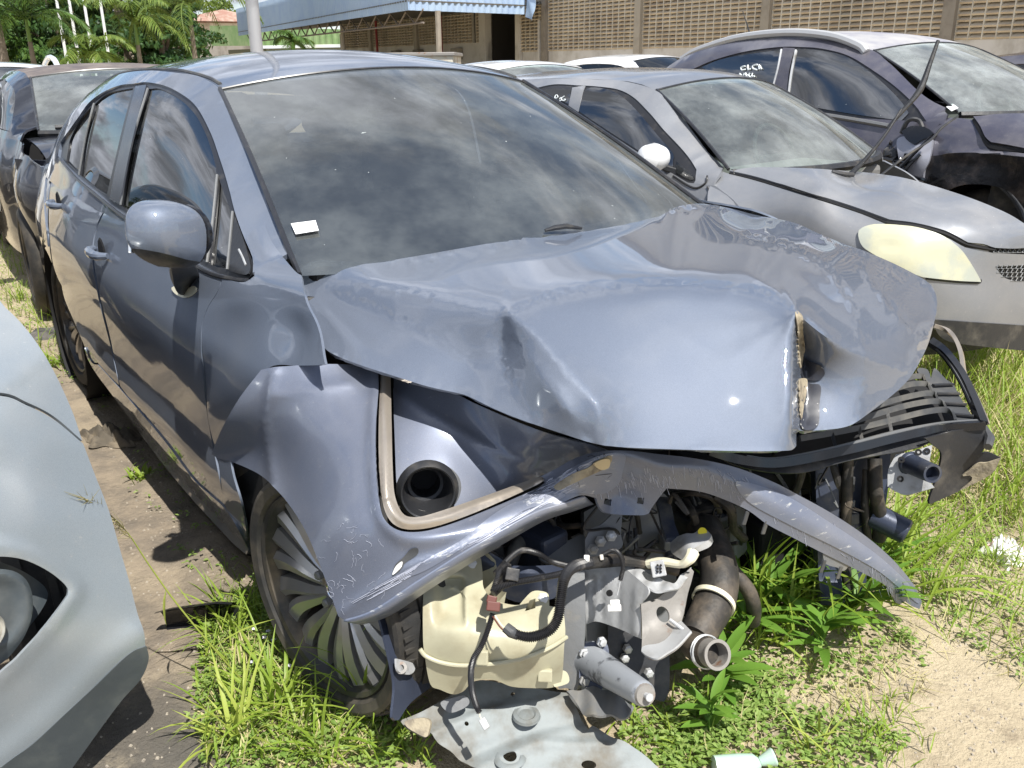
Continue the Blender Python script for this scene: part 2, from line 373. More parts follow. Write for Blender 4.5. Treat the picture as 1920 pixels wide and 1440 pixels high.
class Car:
    def __init__(s, base, yaw, W, belt, yb, yt, ze, zs=1.0, low=None):
        "yb/yt/ze: tables along local x: half width at the belt, half width and height at the roof edge"
        s.base = np.array(base, float); s.yaw = yaw; s.W = W; s.belt = belt; s.yb = spl(yb); s.yt = spl(yt); s.ze = spl(ze); s.zs = zs; s.R = rotz(yaw); s.low = low or LOW
    def S(s, x, z):
        x = np.asarray(x, float); z = np.asarray(z, float); yb = s.yb(x); r = yb/s.W
        zl = z/s.zs; lower = s.low(zl)*s.W*r*(s.yb(x)*0+1)/s.low(s.belt/s.zs)
        h = np.maximum(s.ze(x)-s.belt, .04); t = (z-s.belt)/h; t1 = np.clip(t, 0, 1.3)
        up = yb+(s.yt(x)-yb)*(.62*t1+.38*t1**7)
        k = np.clip((z-(s.belt-.03))/.06, 0, 1); k = k*k*(3-2*k); return lower*(1-k)+up*k
    def loc(s, X): return (np.atleast_2d(X)-s.base)@s.R
    def wld(s, X): return np.atleast_2d(X)@s.R.T+s.base
    def side(s, off=0.0, sign=-1):
        def fn(uv):
            d = ray(uv); o = s.loc(CP)[0]; dl = d@s.R; n = len(d); ts = np.linspace(.5, 16, 700)
            Pq = o+dl[:, None, :]*ts[None, :, None]; G = sign*Pq[..., 1]-(s.S(Pq[..., 0], Pq[..., 2])+off)   # >0 outside
            Gs = G[:, :-1] > 0; cr = Gs & (G[:, 1:] <= 0); has = cr.any(1); i = np.where(has, cr.argmax(1), np.abs(G).argmin(1))
            i = np.minimum(i, len(ts)-2); a = ts[i].copy(); b = ts[i+1].copy()
            for _ in range(30):
                m_ = (a+b)/2; q = o+dl*m_[:, None]; g = sign*q[:, 1]-(s.S(q[:, 0], q[:, 2])+off); a = np.where((g > 0) & has, m_, a); b = np.where((g > 0) & has, b, m_)
            return CP+d*(np.where(has, (a+b)/2, ts[i]))[:, None]
        return fn
    def xz(s, sign=-1, off=0.0):
        "param (local x, z) -> world"
        def fn(q):
            q = np.atleast_2d(np.array(q, float))[:, :2]; return s.wld(np.stack([q[:, 0], sign*(s.S(q[:, 0], q[:, 1])+off), q[:, 1]], 1))
        return fn
    def empty(s, name, label, cat_, group=None): return root(name, tuple(s.base), s.yaw, label, cat_, group)
    def inner(s, e, x0, x1, zlo, zhi, mt, inset=.03, name='inner_body'):
        "closed lower body tub a little inside the outer panels"
        xs = np.linspace(x0, x1, 14); V = []; zs_ = np.linspace(zlo, zhi, 6); k = 12
        for x in xs:
            y = s.S(np.full(6, x), zs_)-inset
            for yy, z_ in zip(y, zs_): V.append((x, -yy, z_))
            for yy, z_ in zip(y[::-1], zs_[::-1]): V.append((x, yy, z_))
        Fc = [(i*k+j, i*k+(j+1) % k, (i+1)*k+(j+1) % k, (i+1)*k+j) for i in range(len(xs)-1) for j in range(k)]+[tuple(range(k)), tuple((len(xs)-1)*k+j for j in range(k-1, -1, -1))]
        return mesh(name, s.wld(V), Fc, mt, e, False)
def wheel(e, c, axis, r=.317, rim=.222, wd=.215, spokes=10, m1='alloy', full=True, name='wheel'):
    "wheel part with tyre, spokes, hub cap and lug nuts as sub-parts; axis points outwards"
    c = np.array(c, float); ax = np.array(axis, float); ax /= np.linalg.norm(ax); h = wd/2
    b = np.array([0, 0, 1.]); e1 = np.cross(ax, b); e1 /= np.linalg.norm(e1); e2 = np.cross(e1, ax)
    rm = MB().lathe([(h-.012, rim+.002), (h-.004, rim-.002), (h-.008, rim-.012), (h-.03, rim-.018), (0, rim-.03), (-h+.03, rim-.02), (-h, rim)], c, ax, 56).out(name, M['alloy_dark' if spokes else m1], e, True, 50)
    ty = MB(); pr = [(h-.012, rim), (h+.002, rim+.01), (h+.006, rim+.03), (h+.002, (rim+r)/2+.01), (h-.012, r-.022), (h-.03, r-.006)]
    ty.lathe(pr+[(h-.045, r-.001), (h-.0451, r-.009), (h-.052, r-.009), (h-.0521, r), (h-.082, r), (h-.0821, r-.009), (h-.09, r-.009), (h-.0901, r), (-h+.09, r), (-h+.0899, r-.009), (-h+.05, r-.009), (-h+.0499, r-.002), (-h+.02, r-.012), (-h, r-.04), (-h, rim)], c, ax, 64)
    if full:
        for k in range(64):
            t = 2*math.pi*k/64; d = e1*math.cos(t)+e2*math.sin(t); tg = -e1*math.sin(t)+e2*math.cos(t)
            ty.beam(c+ax*(h-.046)+d*(r-.003), c+ax*(h-.010)+d*(r-.016)+tg*.006, .010, .005, up=d)
    ty.out('tyre', M['rubber'], rm, True, 30)
    if not full:
        MB().lathe([(h-.02, .03), (h-.022, rim*.5), (h-.035, rim-.02)], c, ax, 24).out('hub_cap', M[m1], rm, True); return rm
    MB().lathe([(-.02, rim-.03), (-.018, .05), (-.018, 0)], c, ax, 32).out('brake_disc', M['rust'], rm, True, 30)
    for k in range(spokes):
        for s_ in (-1, 1):
            t0 = 2*math.pi*k/spokes+s_*.10; t1 = 2*math.pi*k/spokes+s_*.16+.10; V = []; n = 7
            for i in range(n):
                u = i/(n-1); rr = .05+(rim-.062)*u; t = t0*(1-u)+t1*u+.10*math.sin(u*3); d = e1*math.cos(t)+e2*math.sin(t); tg = -e1*math.sin(t)+e2*math.cos(t)
                wv = .009+.016*u; hh = h-.018-.028*(1-u)**2-.010*u; q = c+d*rr
                V += [q+ax*(hh-.03)-tg*wv, q+ax*(hh-.004)-tg*wv, q+ax*(hh+.004)-tg*wv*.3*s_, q+ax*(hh-.006)+tg*wv, q+ax*(hh-.03)+tg*wv]
            Fc = [(i*5+j, i*5+(j+1) % 5, (i+1)*5+(j+1) % 5, (i+1)*5+j) for i in range(n-1) for j in range(5)]+[(4, 3, 2, 1, 0), tuple((n-1)*5+j for j in range(5))]
            MB().add(V, Fc).out('spoke', M[m1], rm, True, 32)
    MB().lathe([(h-.036, .0), (h-.036, .018), (h-.038, .026), (h-.043, .031), (h-.060, .034)], c, ax, 28).out('hub_cap', M['alloy_dark'], rm, True)
    hb = MB()
    hb.lathe([(h-.0355, .018), (h-.0335, .0195), (h-.0355, .021)], c, ax, 28)
    hb.lathe([(h-.0355, .006), (h-.0335, .0075), (h-.0355, .009)], c+e2*.002, ax, 20)
    hb.out('emblem', M['chrome'], rm, True)
    MB().lathe([(h-.07, .085), (h-.052, .075), (h-.050, .03)], c, ax, 32).out('hub', M[m1], rm, True)
    for k in range(5):
        t = 2*math.pi*k/5+.3; q = c+(e1*math.cos(t)+e2*math.sin(t))*.057
        MB().lathe([(h-.06, .011), (h-.035, .011), (h-.031, .008), (h-.031, 0)], q, ax, 10).out('lug_nut', M['steel_dark'], rm, True)
    return rm
# ================================================================== THE WRECKED SEDAN
car = Car((0, 0, 0), 0, .89, .945,
    yb=[(-3.75, .60), (-3.45, .73), (-3.1, .785), (-2.7, .815), (-2.2, .828), (-1.6, .825), (-1.0, .815), (-.5, .80), (-.2, .785), (.1, .76), (.5, .70), (.8, .55)],
    yt=[(-3.6, .60), (-3.2, .60), (-2.9, .595), (-2.4, .59), (-1.8, .585), (-1.4, .575), (-1.13, .565), (-.9, .60), (-.6, .655), (-.36, .69), (0, .70), (.8, .55)],
    ze=[(-3.6, 1.00), (-3.3, 1.10), (-3.0, 1.225), (-2.7, 1.315), (-2.3, 1.375), (-1.8, 1.395), (-1.4, 1.385), (-1.13, 1.345), (-.9, 1.245), (-.6, 1.09), (-.36, .985), (0, .98), (.8, .8)])
S = car.empty('wrecked_sedan', 'blue grey sedan with crushed bonnet, torn front bumper and exposed front end', 'car')
sd0 = car.side(); sd1 = car.side(.004); sdm = car.side(-.004); sdi = car.side(-.012)
DLO = [(109, 292, 1), (113, 268), (130, 243), (148, 218), (165, 194), (186, 177), (207, 166), (228, 159), (248, 157), (273, 154), (307, 160), (340, 176), (369, 201), (394, 247), (415, 306), (432, 364), (440, 396), (458, 446), (475, 495, 1), (474, 514, 1), (464, 522), (440, 520), (419, 515), (398, 509), (361, 489), (300, 446), (240, 407), (202, 381), (182, 363), (144, 331), (120, 307)]
# side frame (cant rail and pillars): from the window line up to the roof edge, cut in side view coordinates
def uv2xz(pts, c_=car):
    X = c_.loc(c_.side()(np.array([p[:2] for p in pts]))); return [(X[i, 0], X[i, 2])+((pts[i][2],) if len(pts[i]) > 2 else ()) for i in range(len(pts))]
dx = uv2xz(DLO)
top = [(x, float(car.ze(x))) for x in (-.37, -.45, -.6, -.75, -.9, -1.02, -1.13, -1.25, -1.4, -1.8, -2.2, -2.5, -2.8, -3.05, -3.3)]
frame_o = [(-.37, .945, 1), (top[0][0], top[0][1], 1)]+top[1:]+[(-3.42, 1.02, 1), (-3.40, .93, 1), (-3.2, .93), (-2.9, .93), (-2.0, .93), (-1.0, .925), (-.55, .90, 1)]
panel('side_frame', frame_o, car.xz(), M['blue'], S, holes=[dx], step=.04, edge=.03, th=.012)
# black trim ring
inset = []
cxy = np.mean([p[:2] for p in DLO], 0)
G_front = [(279, 167, 1), (297, 166), (315, 173), (334, 184), (348, 195), (369, 219), (386, 252), (396, 280), (402, 302), (406, 327), (402, 380), (394, 440), (386, 491, 1), (340, 462), (300, 435), (250, 402), (227, 386, 1), (240, 300), (258, 226)]
G_quart = [(409, 331, 1), (420, 362), (433, 396, 1), (430, 440), (423, 503, 1), (408, 501), (392, 495, 1), (400, 420)]
G_rear = [(178, 195, 1), (195, 180), (213, 172), (250, 165, 1), (232, 230), (213, 310), (200, 366, 1), (178, 352), (150, 328, 1), (160, 260)]
G_rq = [(172, 199, 1), (160, 250), (145, 324, 1), (124, 304, 1), (128, 280), (132, 260), (150, 226)]
G_sail = [(440, 404, 1), (456, 448), (469, 494), (468, 508), (462, 515), (447, 513), (429, 507, 1), (433, 460)]
Bpil = [(254, 161, 1), (274, 159, 1), (255, 232), (238, 308), (224, 383, 1), (205, 373, 1), (217, 312), (236, 232)]
panel('window_trim', DLO, sdi, M['trim'], S, holes=[G_front, G_quart, G_rear, G_rq], step=8, th=.008)
panel('pillar_cover', Bpil, sdm, M['pillar'], S, step=7, th=.005)
panel('side_window', G_front, car.side(-.018), M['glass_side'], S, step=14, th=.0, label='front side window reflecting clouds')
panel('side_window', G_rear, car.side(-.018), M['glass_side'], S, step=12, th=.0, label='rear door window')
panel('quarter_window', G_quart, car.side(-.018), M['glass_side'], S, step=10, th=0)
panel('quarter_window', G_rq, car.side(-.018), M['glass_side'], S, step=8, th=0)
panel('corner_trim', G_sail, sdm, M['plastic'], S, step=8, th=.004)
MB().tube(sdm([(448, 468), (455, 482), (461, 497)]), .003, 6).out('trim_highlight', M['steel'], S)  # bright steel tube stands in for a highlight on the trim
# chrome-less bright beads along pillar edges
for pl in ([(277, 166), (258, 228), (240, 300), (226, 384)], [(176, 194), (160, 258), (148, 328)], [(407, 328), (402, 380), (396, 436), (388, 492)], [(436, 397), (432, 440), (426, 505)]):
    MB().tube(car.side(-.008)(cat(pl, False, n=5)), .004, 6).out('window_bead', M['steel_dark'], S, True)
MB().tube(car.side(.0)(cat([(112, 298), (144, 335), (182, 367), (205, 386), (240, 412), (300, 451), (361, 494), (398, 514), (440, 524), (464, 526)], False, n=6)), .006, 6).out('belt_moulding', M['trim'], S, True)
# doors, fender, quarter panel
FD = [(203, 383, 1), (240, 413), (300, 452), (361, 495), (416, 516, 1), (409, 545), (391, 575), (380, 606), (377, 640), (378, 682), (386, 754), (396, 823), (410, 895), (421, 944), (420, 951, 1), (395, 925), (361, 893), (310, 825), (260, 768), (226, 724, 1), (207, 635), (188, 557), (177, 498), (176, 457), (184, 422)]
RD = [(110, 298, 1), (144, 334), (182, 366), (201, 383, 1), (181, 421), (173, 457), (174, 498), (185, 557), (204, 635), (223, 722, 1), (200, 698), (184, 680, 1), (170, 678), (160, 655), (140, 606), (121, 560), (116, 535, 1), (108, 520), (100, 495), (94, 450), (91, 411), (93, 360), (101, 322)]
FE = [(419, 518, 1), (440, 526), (464, 528), (480, 517, 1), (474, 480), (461, 448, 1), (478, 428), (496, 421, 1), (507, 448), (523, 472), (553, 508), (565, 516, 1), (569, 540), (577, 575), (590, 612), (602, 645), (613, 682, 1), (600, 684, 1), (550, 687), (500, 692), (458, 765), (430, 830), (432, 870), (450, 930), (462, 1024, 1), (440, 992), (425, 949, 1), (413, 895), (399, 823), (389, 754), (381, 682), (380, 640), (383, 606), (394, 575), (412, 545)]
QP = [(108, 297, 1), (99, 322), (91, 360), (88, 411), (91, 450), (97, 493, 1), (92, 480), (82, 462), (71, 452), (62, 455, 1), (57, 450), (57, 430), (62, 398), (67, 350), (72, 318), (88, 294), (98, 272, 1), (107, 280)]
def rip(amp, k1=9, k2=13, ph=0):
    def f(uv, X):
        q = X; a = np.sin(q[:, 0]*k1+q[:, 2]*k2*.6+ph)*np.sin(q[:, 2]*k2+1.3*ph); r = np.zeros_like(X); r[:, 1] = amp*a; return r
    return f
def fdent(uv, X):
    u, v = uv[:, 0], uv[:, 1]; r = np.zeros_like(X)
    d = np.exp(-(((u-540)/34)**2+((v-625)/52)**2))*.018+np.exp(-(((u-470)/50)**2+((v-560)/40)**2))*-.012
    r[:, 1] = d+.004*np.sin(u/23.+v/31.)*np.clip((v-520)/60, 0, 1); r[:, 2] = 0; return r
fd = panel('front_door', FD, sd0, M['blue'], S, step=11, th=.012, bump=rip(.0012))
rd = panel('rear_door', RD, sd0, M['blue'], S, step=9, th=.012, bump=rip(.002, 8, 11, 1))
fe = panel('front_fender', FE, sd0, M['blue'], S, step=9, th=.006, bump=fdent, label='dented front fender')
for nm, poly, st in (('front_door', FD, 0), ('rear_door', RD, 0)): pass
panel('rear_quarter', QP, car.side(-.005), M['blue'], S, step=9, th=.004)
sill = [(158, 652, 1), (172, 680), (184, 684, 1), (230, 735), (310, 829), (361, 897), (395, 929), (423, 955), (445, 990), (466, 1030, 1), (462, 1040, 1), (440, 1022), (420, 1001), (361, 937), (307, 872), (253, 800), (206, 735), (180, 700), (164, 672)]
panel('sill', sill, car.side(.004), M['blue'], S, step=8, th=.02)
# rear quarter in side coordinates, with the wheel arch cut out
def arch(cx, r, n=15, z=.31, a0=-12, a1=192): return [(cx+r*math.cos(math.radians(t)), z+r*math.sin(math.radians(t))) for t in np.linspace(a0, a1, n)]
qx = uv2xz([(108, 297)])[0]
rq = [(-3.03, .935, 1), (-3.2, .945), (-3.42, .93, 1), (-3.62, .86), (-3.66, .6), (-3.60, .25, 1), (-3.09, .25, 1)]+arch(-2.70, .385, 13, .31, 187, 75)+[(-2.60, .75, 1), (-2.86, .84), (-2.98, .90)]
panel('rear_quarter', [(p[0], p[1])+((1,) if len(p) > 2 else ()) for p in rq], car.xz(-1), M['blue'], S, step=.05, edge=.035, th=.01, toward=(-2.7, -5, .6))
# far side
for o_ in list(S.children):
    if o_.name.split('.')[0] in ('side_frame', 'window_trim', 'pillar_cover', 'side_window', 'quarter_window', 'front_door', 'rear_door', 'sill', 'rear_quarter', 'front_fender'): mirror(o_, S)
car.inner(S, -3.62, -.36, .17, .93, M['dark'], .035, 'inner_body')
# roof and glass
ws_top = lambda y: (-1.13+.075*(1-(y/.565)**2), 1.345+.055*(1-(y/.565)**2))
def roof_fn(U, V):
    y = (U*2-1); x0 = -2.95; X = []
    yy = y*.57; xt, zt = ws_top(yy); x = xt+(x0-xt)*V; e = car.ze(x); cr = .055*(1-(y)**2)*(1+.25*np.sin(V*3.1)); z = e+cr; yt_ = car.yt(x)
    return np.stack([x, y*(yt_-.002), z+.0], 1)
grid('roof', roof_fn, 33, 40, M['blue'], S, .01, toward=(-2, 0, 9))
for s_ in (-1, 1):
    q = [(x, s_*(float(car.yt(x))-.012), float(car.ze(x))+.004) for x in np.linspace(-1.16, -2.9, 24)]
    MB().tube(q, .006, 6).out('roof_ditch_moulding', M['plastic_dull'], S, True)
def ws_fn(U, V):
    V = np.asarray(V)*1.10
    y = U*2-1; xt, zt = ws_top(y*.565); xb = -.365+.20*(1-y**2); zb = .985+.012*(1-y**2)-.09*0; yb_ = .69*y; yt_ = .56*y
    b = .028*np.sin(np.pi*np.clip(V, 0, 1))*(1-y**2*.6); x = xt+(xb-xt)*V+b*.6; z = zt+(zb-zt)*V+b; return np.stack([x, yt_+(yb_-yt_)*V, z-.004], 1)
grid('windscreen', ws_fn, 41, 31, M['glass_tint'], S, 0, toward=(4, 0, 4), label='tinted windscreen reflecting clouds')
for s_ in (0, 1):
    U = np.full(20, float(s_)); V = np.linspace(0, 1, 20); q = ws_fn(U, V); q[:, 1] += (-1 if s_ == 0 else 1)*.004; q[:, 2] += .004
    MB().tube(q, .007, 6).out('windscreen_seal', M['trim'], S, True)
q = ws_fn(np.linspace(0, 1, 24), np.zeros(24)); q[:, 2] += .002; MB().tube(q, .004, 6).out('windscreen_seal', M['trim'], S, True)
q = ws_fn(np.linspace(0, 1, 24), np.ones(24)); q[:, 0] += .03; q[:, 2] -= .06
MB().tube(q, .02, 6).out('cowl_panel', M['plastic'], S, True)
def fritv(uv, off=.003):
    X = ws_fn(np.array(uv)[:, 0], np.array(uv)[:, 1]); return X
# sticker on the glass, lower corner
def ws_pix(uv):
    "ray to windscreen by nearest search on a fine grid"
    g = np.linspace(0, 1, 90); U, V = np.meshgrid(g, g); X = ws_fn(U.ravel(), V.ravel()); p, z = prj(X); r = []
    for q_ in np.atleast_2d(uv)[:, :2]:
        i = np.argsort(((p-q_)**2).sum(1))[:3]; z0 = z[i].mean(); r.append(CP+ray(q_)[0]*z0)
    return np.array(r)
st = [(547, 426, 1), (593, 420, 1), (599, 439, 1), (556, 446, 1)]
fws = Field([(p[0], p[1], tuple(ws_pix([p])[0])) for p in [(440, 200), (600, 300), (900, 200), (900, 400), (560, 480), (640, 430), (520, 420), (1200, 350), (750, 440)]], 1e-6)
panel('sticker', st, fws, M['paper'], S, step=20, th=.001, push=.012, smooth_outline=False, label='white paper sticker at the lower corner of the windscreen')
# rear screen, boot and tail
def rs_fn(U, V):
    y = U*2-1; x = -2.95+(-.62)*V; z = car.ze(x)+.03*(1-y**2); return np.stack([x, y*car.yt(x), z], 1)
grid('rear_window', rs_fn, 15, 10, M['glass_tint'], S, 0, toward=(-4, 0, 5))
def bt_fn(U, V):
    y = U*2-1; x = -3.42+(-.24)*V; z = .96+.02*(1-y**2)-.03*V; return np.stack([x, y*(.72-.1*V), z], 1)
grid('boot_lid', bt_fn, 12, 6, M['blue'], S, .01, toward=(-4, 0, 5))
def rb_fn(U, V):
    y = U*2-1; x = -3.66+.10*np.abs(y)**3; z = .93-.70*V; x = x-.04*np.sin(V*3); return np.stack([x, y*.74, z], 1)
grid('rear_bumper', rb_fn, 14, 10, M['blue'], S, .01, toward=(-9, 0, .5))
# interior
ib = MB(); ib.box((-.55, 0, .86), (.50, 1.30, .12)); ib.box((-.80, .38, .90), (.10, .40, .14)); ib.out('dashboard', M['interior'], S, bevel=.03)
sw = MB(); a = np.linspace(0, 2*math.pi, 28); c0 = np.array([-.90, .37, .93]); ex = np.array([-.42, 0, .90]); ey = np.array([0, 1, 0])
sw.tube([c0+.185*(ex*math.cos(t)+ey*math.sin(t)) for t in a], .015, 8, cap=False); sw.box(c0+np.array([.01, 0, -.01]), (.05, .15, .14), basis((.90, 0, .42))); sw.beam(c0-ey*.18, c0+ey*.18, .03, .02); sw.out('steering_wheel', M['interior'], S, True)
for yy in (-.37, .37):
    sb = MB(); sb.box((-1.42, yy, .62), (.50, .48, .16)); sb.box((-1.68, yy, .92), (.14, .46, .56), rotz(0)@np.array([[.97, 0, -.24], [0, 1, 0], [.24, 0, .97]])); sb.box((-1.76, yy, 1.24), (.09, .24, .15)); sb.out('seat', M['interior'], S, bevel=.03)
MB().box((-2.55, 0, .80), (.2, 1.2, .5)).out('rear_bench', M['interior'], S, bevel=.04)
hm = MB().box((-1.06, 0, 1.30), (.03, .24, .07)); hm.out('rear_view_mirror', M['plastic'], S, bevel=.01)
# wheels
wheel(S, (.015, -.755, .30), (.19, -1, 0), r=.300, rim=.240, spokes=10)
wheel(S, (-2.695, -.755, .312), (.03, -1, 0), rim=.232, spokes=10)
wheel(S, (.0, .755, .305), (0, 1, 0), full=False); wheel(S, (-2.70, .755, .312), (0, 1, 0), full=False)
# wheel housings
for cx_, s_, r_ in ((-2.70, -1, .375), (-2.70, 1, .375), (.0, 1, .37)):
    MB().lathe([(-.02, r_-.005), (.30, r_), (.30, .0)], (cx_, s_*.86, .31), (0, -s_, 0), 24, a0=0, a1=2*math.pi).out('wheel_housing', M['dark'], S, True)
# door handles
def handle(uvs, tip, lab):
    b = sd0([uvs])[0]; n = np.array([0, -1, .05]); q = [b+np.array([.09, -.004, .004]), b+np.array([.06, -.030, .002]), b+np.array([0, -.036, 0]), b+np.array([-.07, -.030, 0]), b+np.array([-.105, -.006, 0])]
    h = MB(); h.tube(cat3(q, 5), [.010, .015, .016, .015, .010], 10).out('door_handle', M['blue'], S, True)
    cup = MB(); cup.lathe([(0, .052), (.004, .046), (.003, .0)], b+np.array([0, -.001, 0]), (0, -1, 0), 22); o_ = cup.out('handle_recess', M['dark'], S, True)
    return h
handle((193, 474), 0, ''); handle((112, 383), 0, '')
# door mirror: closed rounded shell, swept outwards
def mirror_shell(e, c0, ex, ey, ez, a, b, d, name, mt, zcut=None, mt2=None):
    "superellipsoid head; ex outwards, ey backwards (glass side), ez up"
    V = []; nu, nv = 28, 18
    for j in range(nv+1):
        ph = -math.pi/2+math.pi*j/nv
        for i in range(nu):
            th = 2*math.pi*i/nu; sg = lambda v, p: math.copysign(abs(v)**p, v)
            x = sg(math.cos(th), .62)*sg(math.cos(ph), .62); y = sg(math.sin(th), .7)*sg(math.cos(ph), .62); z = sg(math.sin(ph), .75)
            if y > 0: y *= .35          # flat towards the glass
            tp = 1-.22*max(0, x)         # tapers towards its outer end
            V.append(c0+ex*x*a+ey*y*b*tp+ez*(z*d*tp+.012*x))
    Fc = [(j*nu+i, j*nu+(i+1) % nu, (j+1)*nu+(i+1) % nu, (j+1)*nu+i) for j in range(nv) for i in range(nu)]
    if zcut is None: return mesh(name, V, Fc, mt, e, True)
    lo_ = [f for f in Fc if (f[0]//nu) < zcut]; hi_ = [f for f in Fc if (f[0]//nu) >= zcut]; ins = lambda f: math.cos(2*math.pi*((f[0] % nu)+.5)/nu) < -.42
    m1 = mesh(name, V, [f for f in hi_ if not ins(f)], mt, e, True); mesh('mirror_housing_edge', V, [f for f in hi_ if ins(f)], M['gloss_black'], m1, True); mesh('mirror_base', V, lo_, mt2, m1, True); return m1
mc = (P(242, 435, y=-1.075)+P(352, 440, y=-.93))/2
ex = P(242, 440, y=-1.075)-P(356, 440, y=-.93); ea = np.linalg.norm(ex)/2; ex = ex/ea/2; ez = np.array([0, 0, 1.]); ez = ez-ex*(ez@ex); ez /= np.linalg.norm(ez); ey = np.cross(ez, ex); ey = ey if ey[0] < 0 else -ey
ms = mirror_shell(S, mc, ex, ey, ez, ea, .085, .070, 'mirror_shell', M['blue'], 5, M['plastic'])
gz = mc+ey*.031; MB().box(gz, (.01, ea*1.25, .085), np.stack([ey, ex, ez], 1)).out('mirror_glass', M['mirror_glass'], ms, bevel=.003)
rimq = [mc+ey*.012+ex*math.cos(t)*ea*.98*(1)+ez*math.sin(t)*.066*(1-.18*max(0, math.cos(t))) for t in np.linspace(0, 6.283, 32)]
MB().tube(mc-ex*ea*.80+np.array([ez*math.sin(t)*.055-ey*math.cos(t)*.070 for t in np.linspace(-1.5, 1.4, 14)]), .010, 8).out('indicator_strip', M['gloss_black'], ms, True)
stalk = [(293, 487, 1), (352, 483, 1), (372, 510), (372, 528), (362, 548), (345, 554), (330, 545), (322, 510), (318, 500), (296, 500, 1)]
FS = F((293, 487, {'y': -1.0}), (352, 483, {'y': -.95}), (345, 553, tuple(sd1([(345, 553)])[0])), (370, 520, tuple(sd1([(370, 520)])[0])), (325, 520, {'y': -.925}))
panel('mirror_arm', stalk, FS, M['plastic'], ms, step=7, th=.03)
panel('mirror_foot', [(322, 540), (334, 536), (352, 540), (364, 536), (368, 545), (356, 556), (342, 558), (328, 550)], sd1, M['cream'], ms, step=6, th=.003, push=.001)
# ------------------------------------------------------------------ crushed bonnet
HF = F((565, 511, {'z': .937}), (640, 494, {'z': .955}), (720, 490, {'z': .968}), (850, 468, {'z': .985}), (1000, 440, {'z': .992}), (1150, 412, {'z': .988}), (1320, 383, {'z': .967}),
    (760, 530, {'z': .965}), (950, 500, {'z': .992}), (1100, 480, {'z': 1.0}), (1260, 462, {'z': 1.0}), (1400, 460, {'z': .985}), (1420, 402, {'z': .958}),
    (575, 560, {'z': .895}), (590, 610, {'z': .858}), (612, 656, {'z': .832}), (680, 690, {'z': .826}), (760, 715, {'z': .818}), (860, 740, {'z': .798}),
    (980, 797, {'z': .776}), (1115, 833, {'z': .755}), (1300, 843, {'z': .738}), (1430, 846, {'z': .732}), (1484, 843, {'z': .733}, 1),
    (700, 590, {'z': .905}), (800, 640, {'z': .875}), (950, 592, {'z': .935}), (940, 660, {'z': .865}), (1000, 700, {'z': .845}), (1100, 548, {'z': .968}), (1250, 535, {'z': .982}), (1400, 546, {'z': .968}), (1470, 580, {'z': .945}, 1),
    (1080, 650, {'z': .905}), (1130, 760, {'z': .815}), (1250, 680, {'z': .882}), (1300, 760, {'z': .805}), (1400, 700, {'z': .855}), (1480, 660, {'z': .885}, 1), (1482, 740, {'z': .82}, 1),
    (1502, 600, {'z': .925}, 1), (1503, 660, {'z': .835}, 1), (1504, 740, {'z': .762}, 1), (1503, 806, {'z': .705}, 1), (1560, 640, {'z': .872}), (1560, 740, {'z': .77}), (1560, 500, {'z': .958}), (1590, 798, {'z': .712}),
    (1633, 770, {'z': .735}), (1620, 670, {'z': .830}), (1710, 703, {'z': .762}), (1690, 620, {'z': .845}), (1650, 560, {'z': .895}), (1487, 417, {'z': .953}), (1540, 442, {'z': .945}), (1610, 468, {'z': .925}), (1667, 490, {'z': .895}), (1737, 527, {'z': .832}), (1757, 573, {'z': .793}), (1737, 653, {'z': .768}), reg=2.5e-4)
HO = [(564, 510, 1), (572, 500), (590, 492), (603, 489, 1), (640, 490), (720, 489), (850, 468), (1000, 441), (1130, 415), (1250, 392), (1285, 384), (1320, 382), (1367, 390), (1417, 403), (1487, 417), (1533, 437), (1587, 459), (1620, 470), (1667, 490), (1700, 506), (1737, 527), (1752, 545), (1757, 572), (1751, 607), (1737, 653), (1710, 703), (1680, 735), (1633, 772), (1593, 798), (1547, 806), (1500, 808, 1), (1493, 812, 1), (1493, 836, 1), (1486, 843), (1470, 845), (1400, 846), (1250, 842), (1160, 838), (1115, 832), (1060, 815), (980, 788), (930, 768), (880, 744), (858, 737), (800, 724), (720, 699), (680, 686), (640, 671), (612, 656), (597, 635), (585, 605), (575, 562), (568, 530)]
def seg(uv, pl):
    pl = np.array(pl, float); best = np.full(len(uv), 1e9); s_ = np.zeros(len(uv)); sg = np.zeros(len(uv)); n = len(pl)-1
    for i in range(n):
        a, b = pl[i], pl[i+1]; d = b-a; t = np.clip(((uv-a)@d)/(d@d), 0, 1); q = a+t[:, None]*d; r = np.linalg.norm(uv-q, axis=1); k = r < best
        best = np.where(k, r, best); s_ = np.where(k, (i+t)/n, s_); sg = np.where(k, np.sign(d[0]*(uv[:, 1]-a[1])-d[1]*(uv[:, 0]-a[0])), sg)
    return best, s_, sg
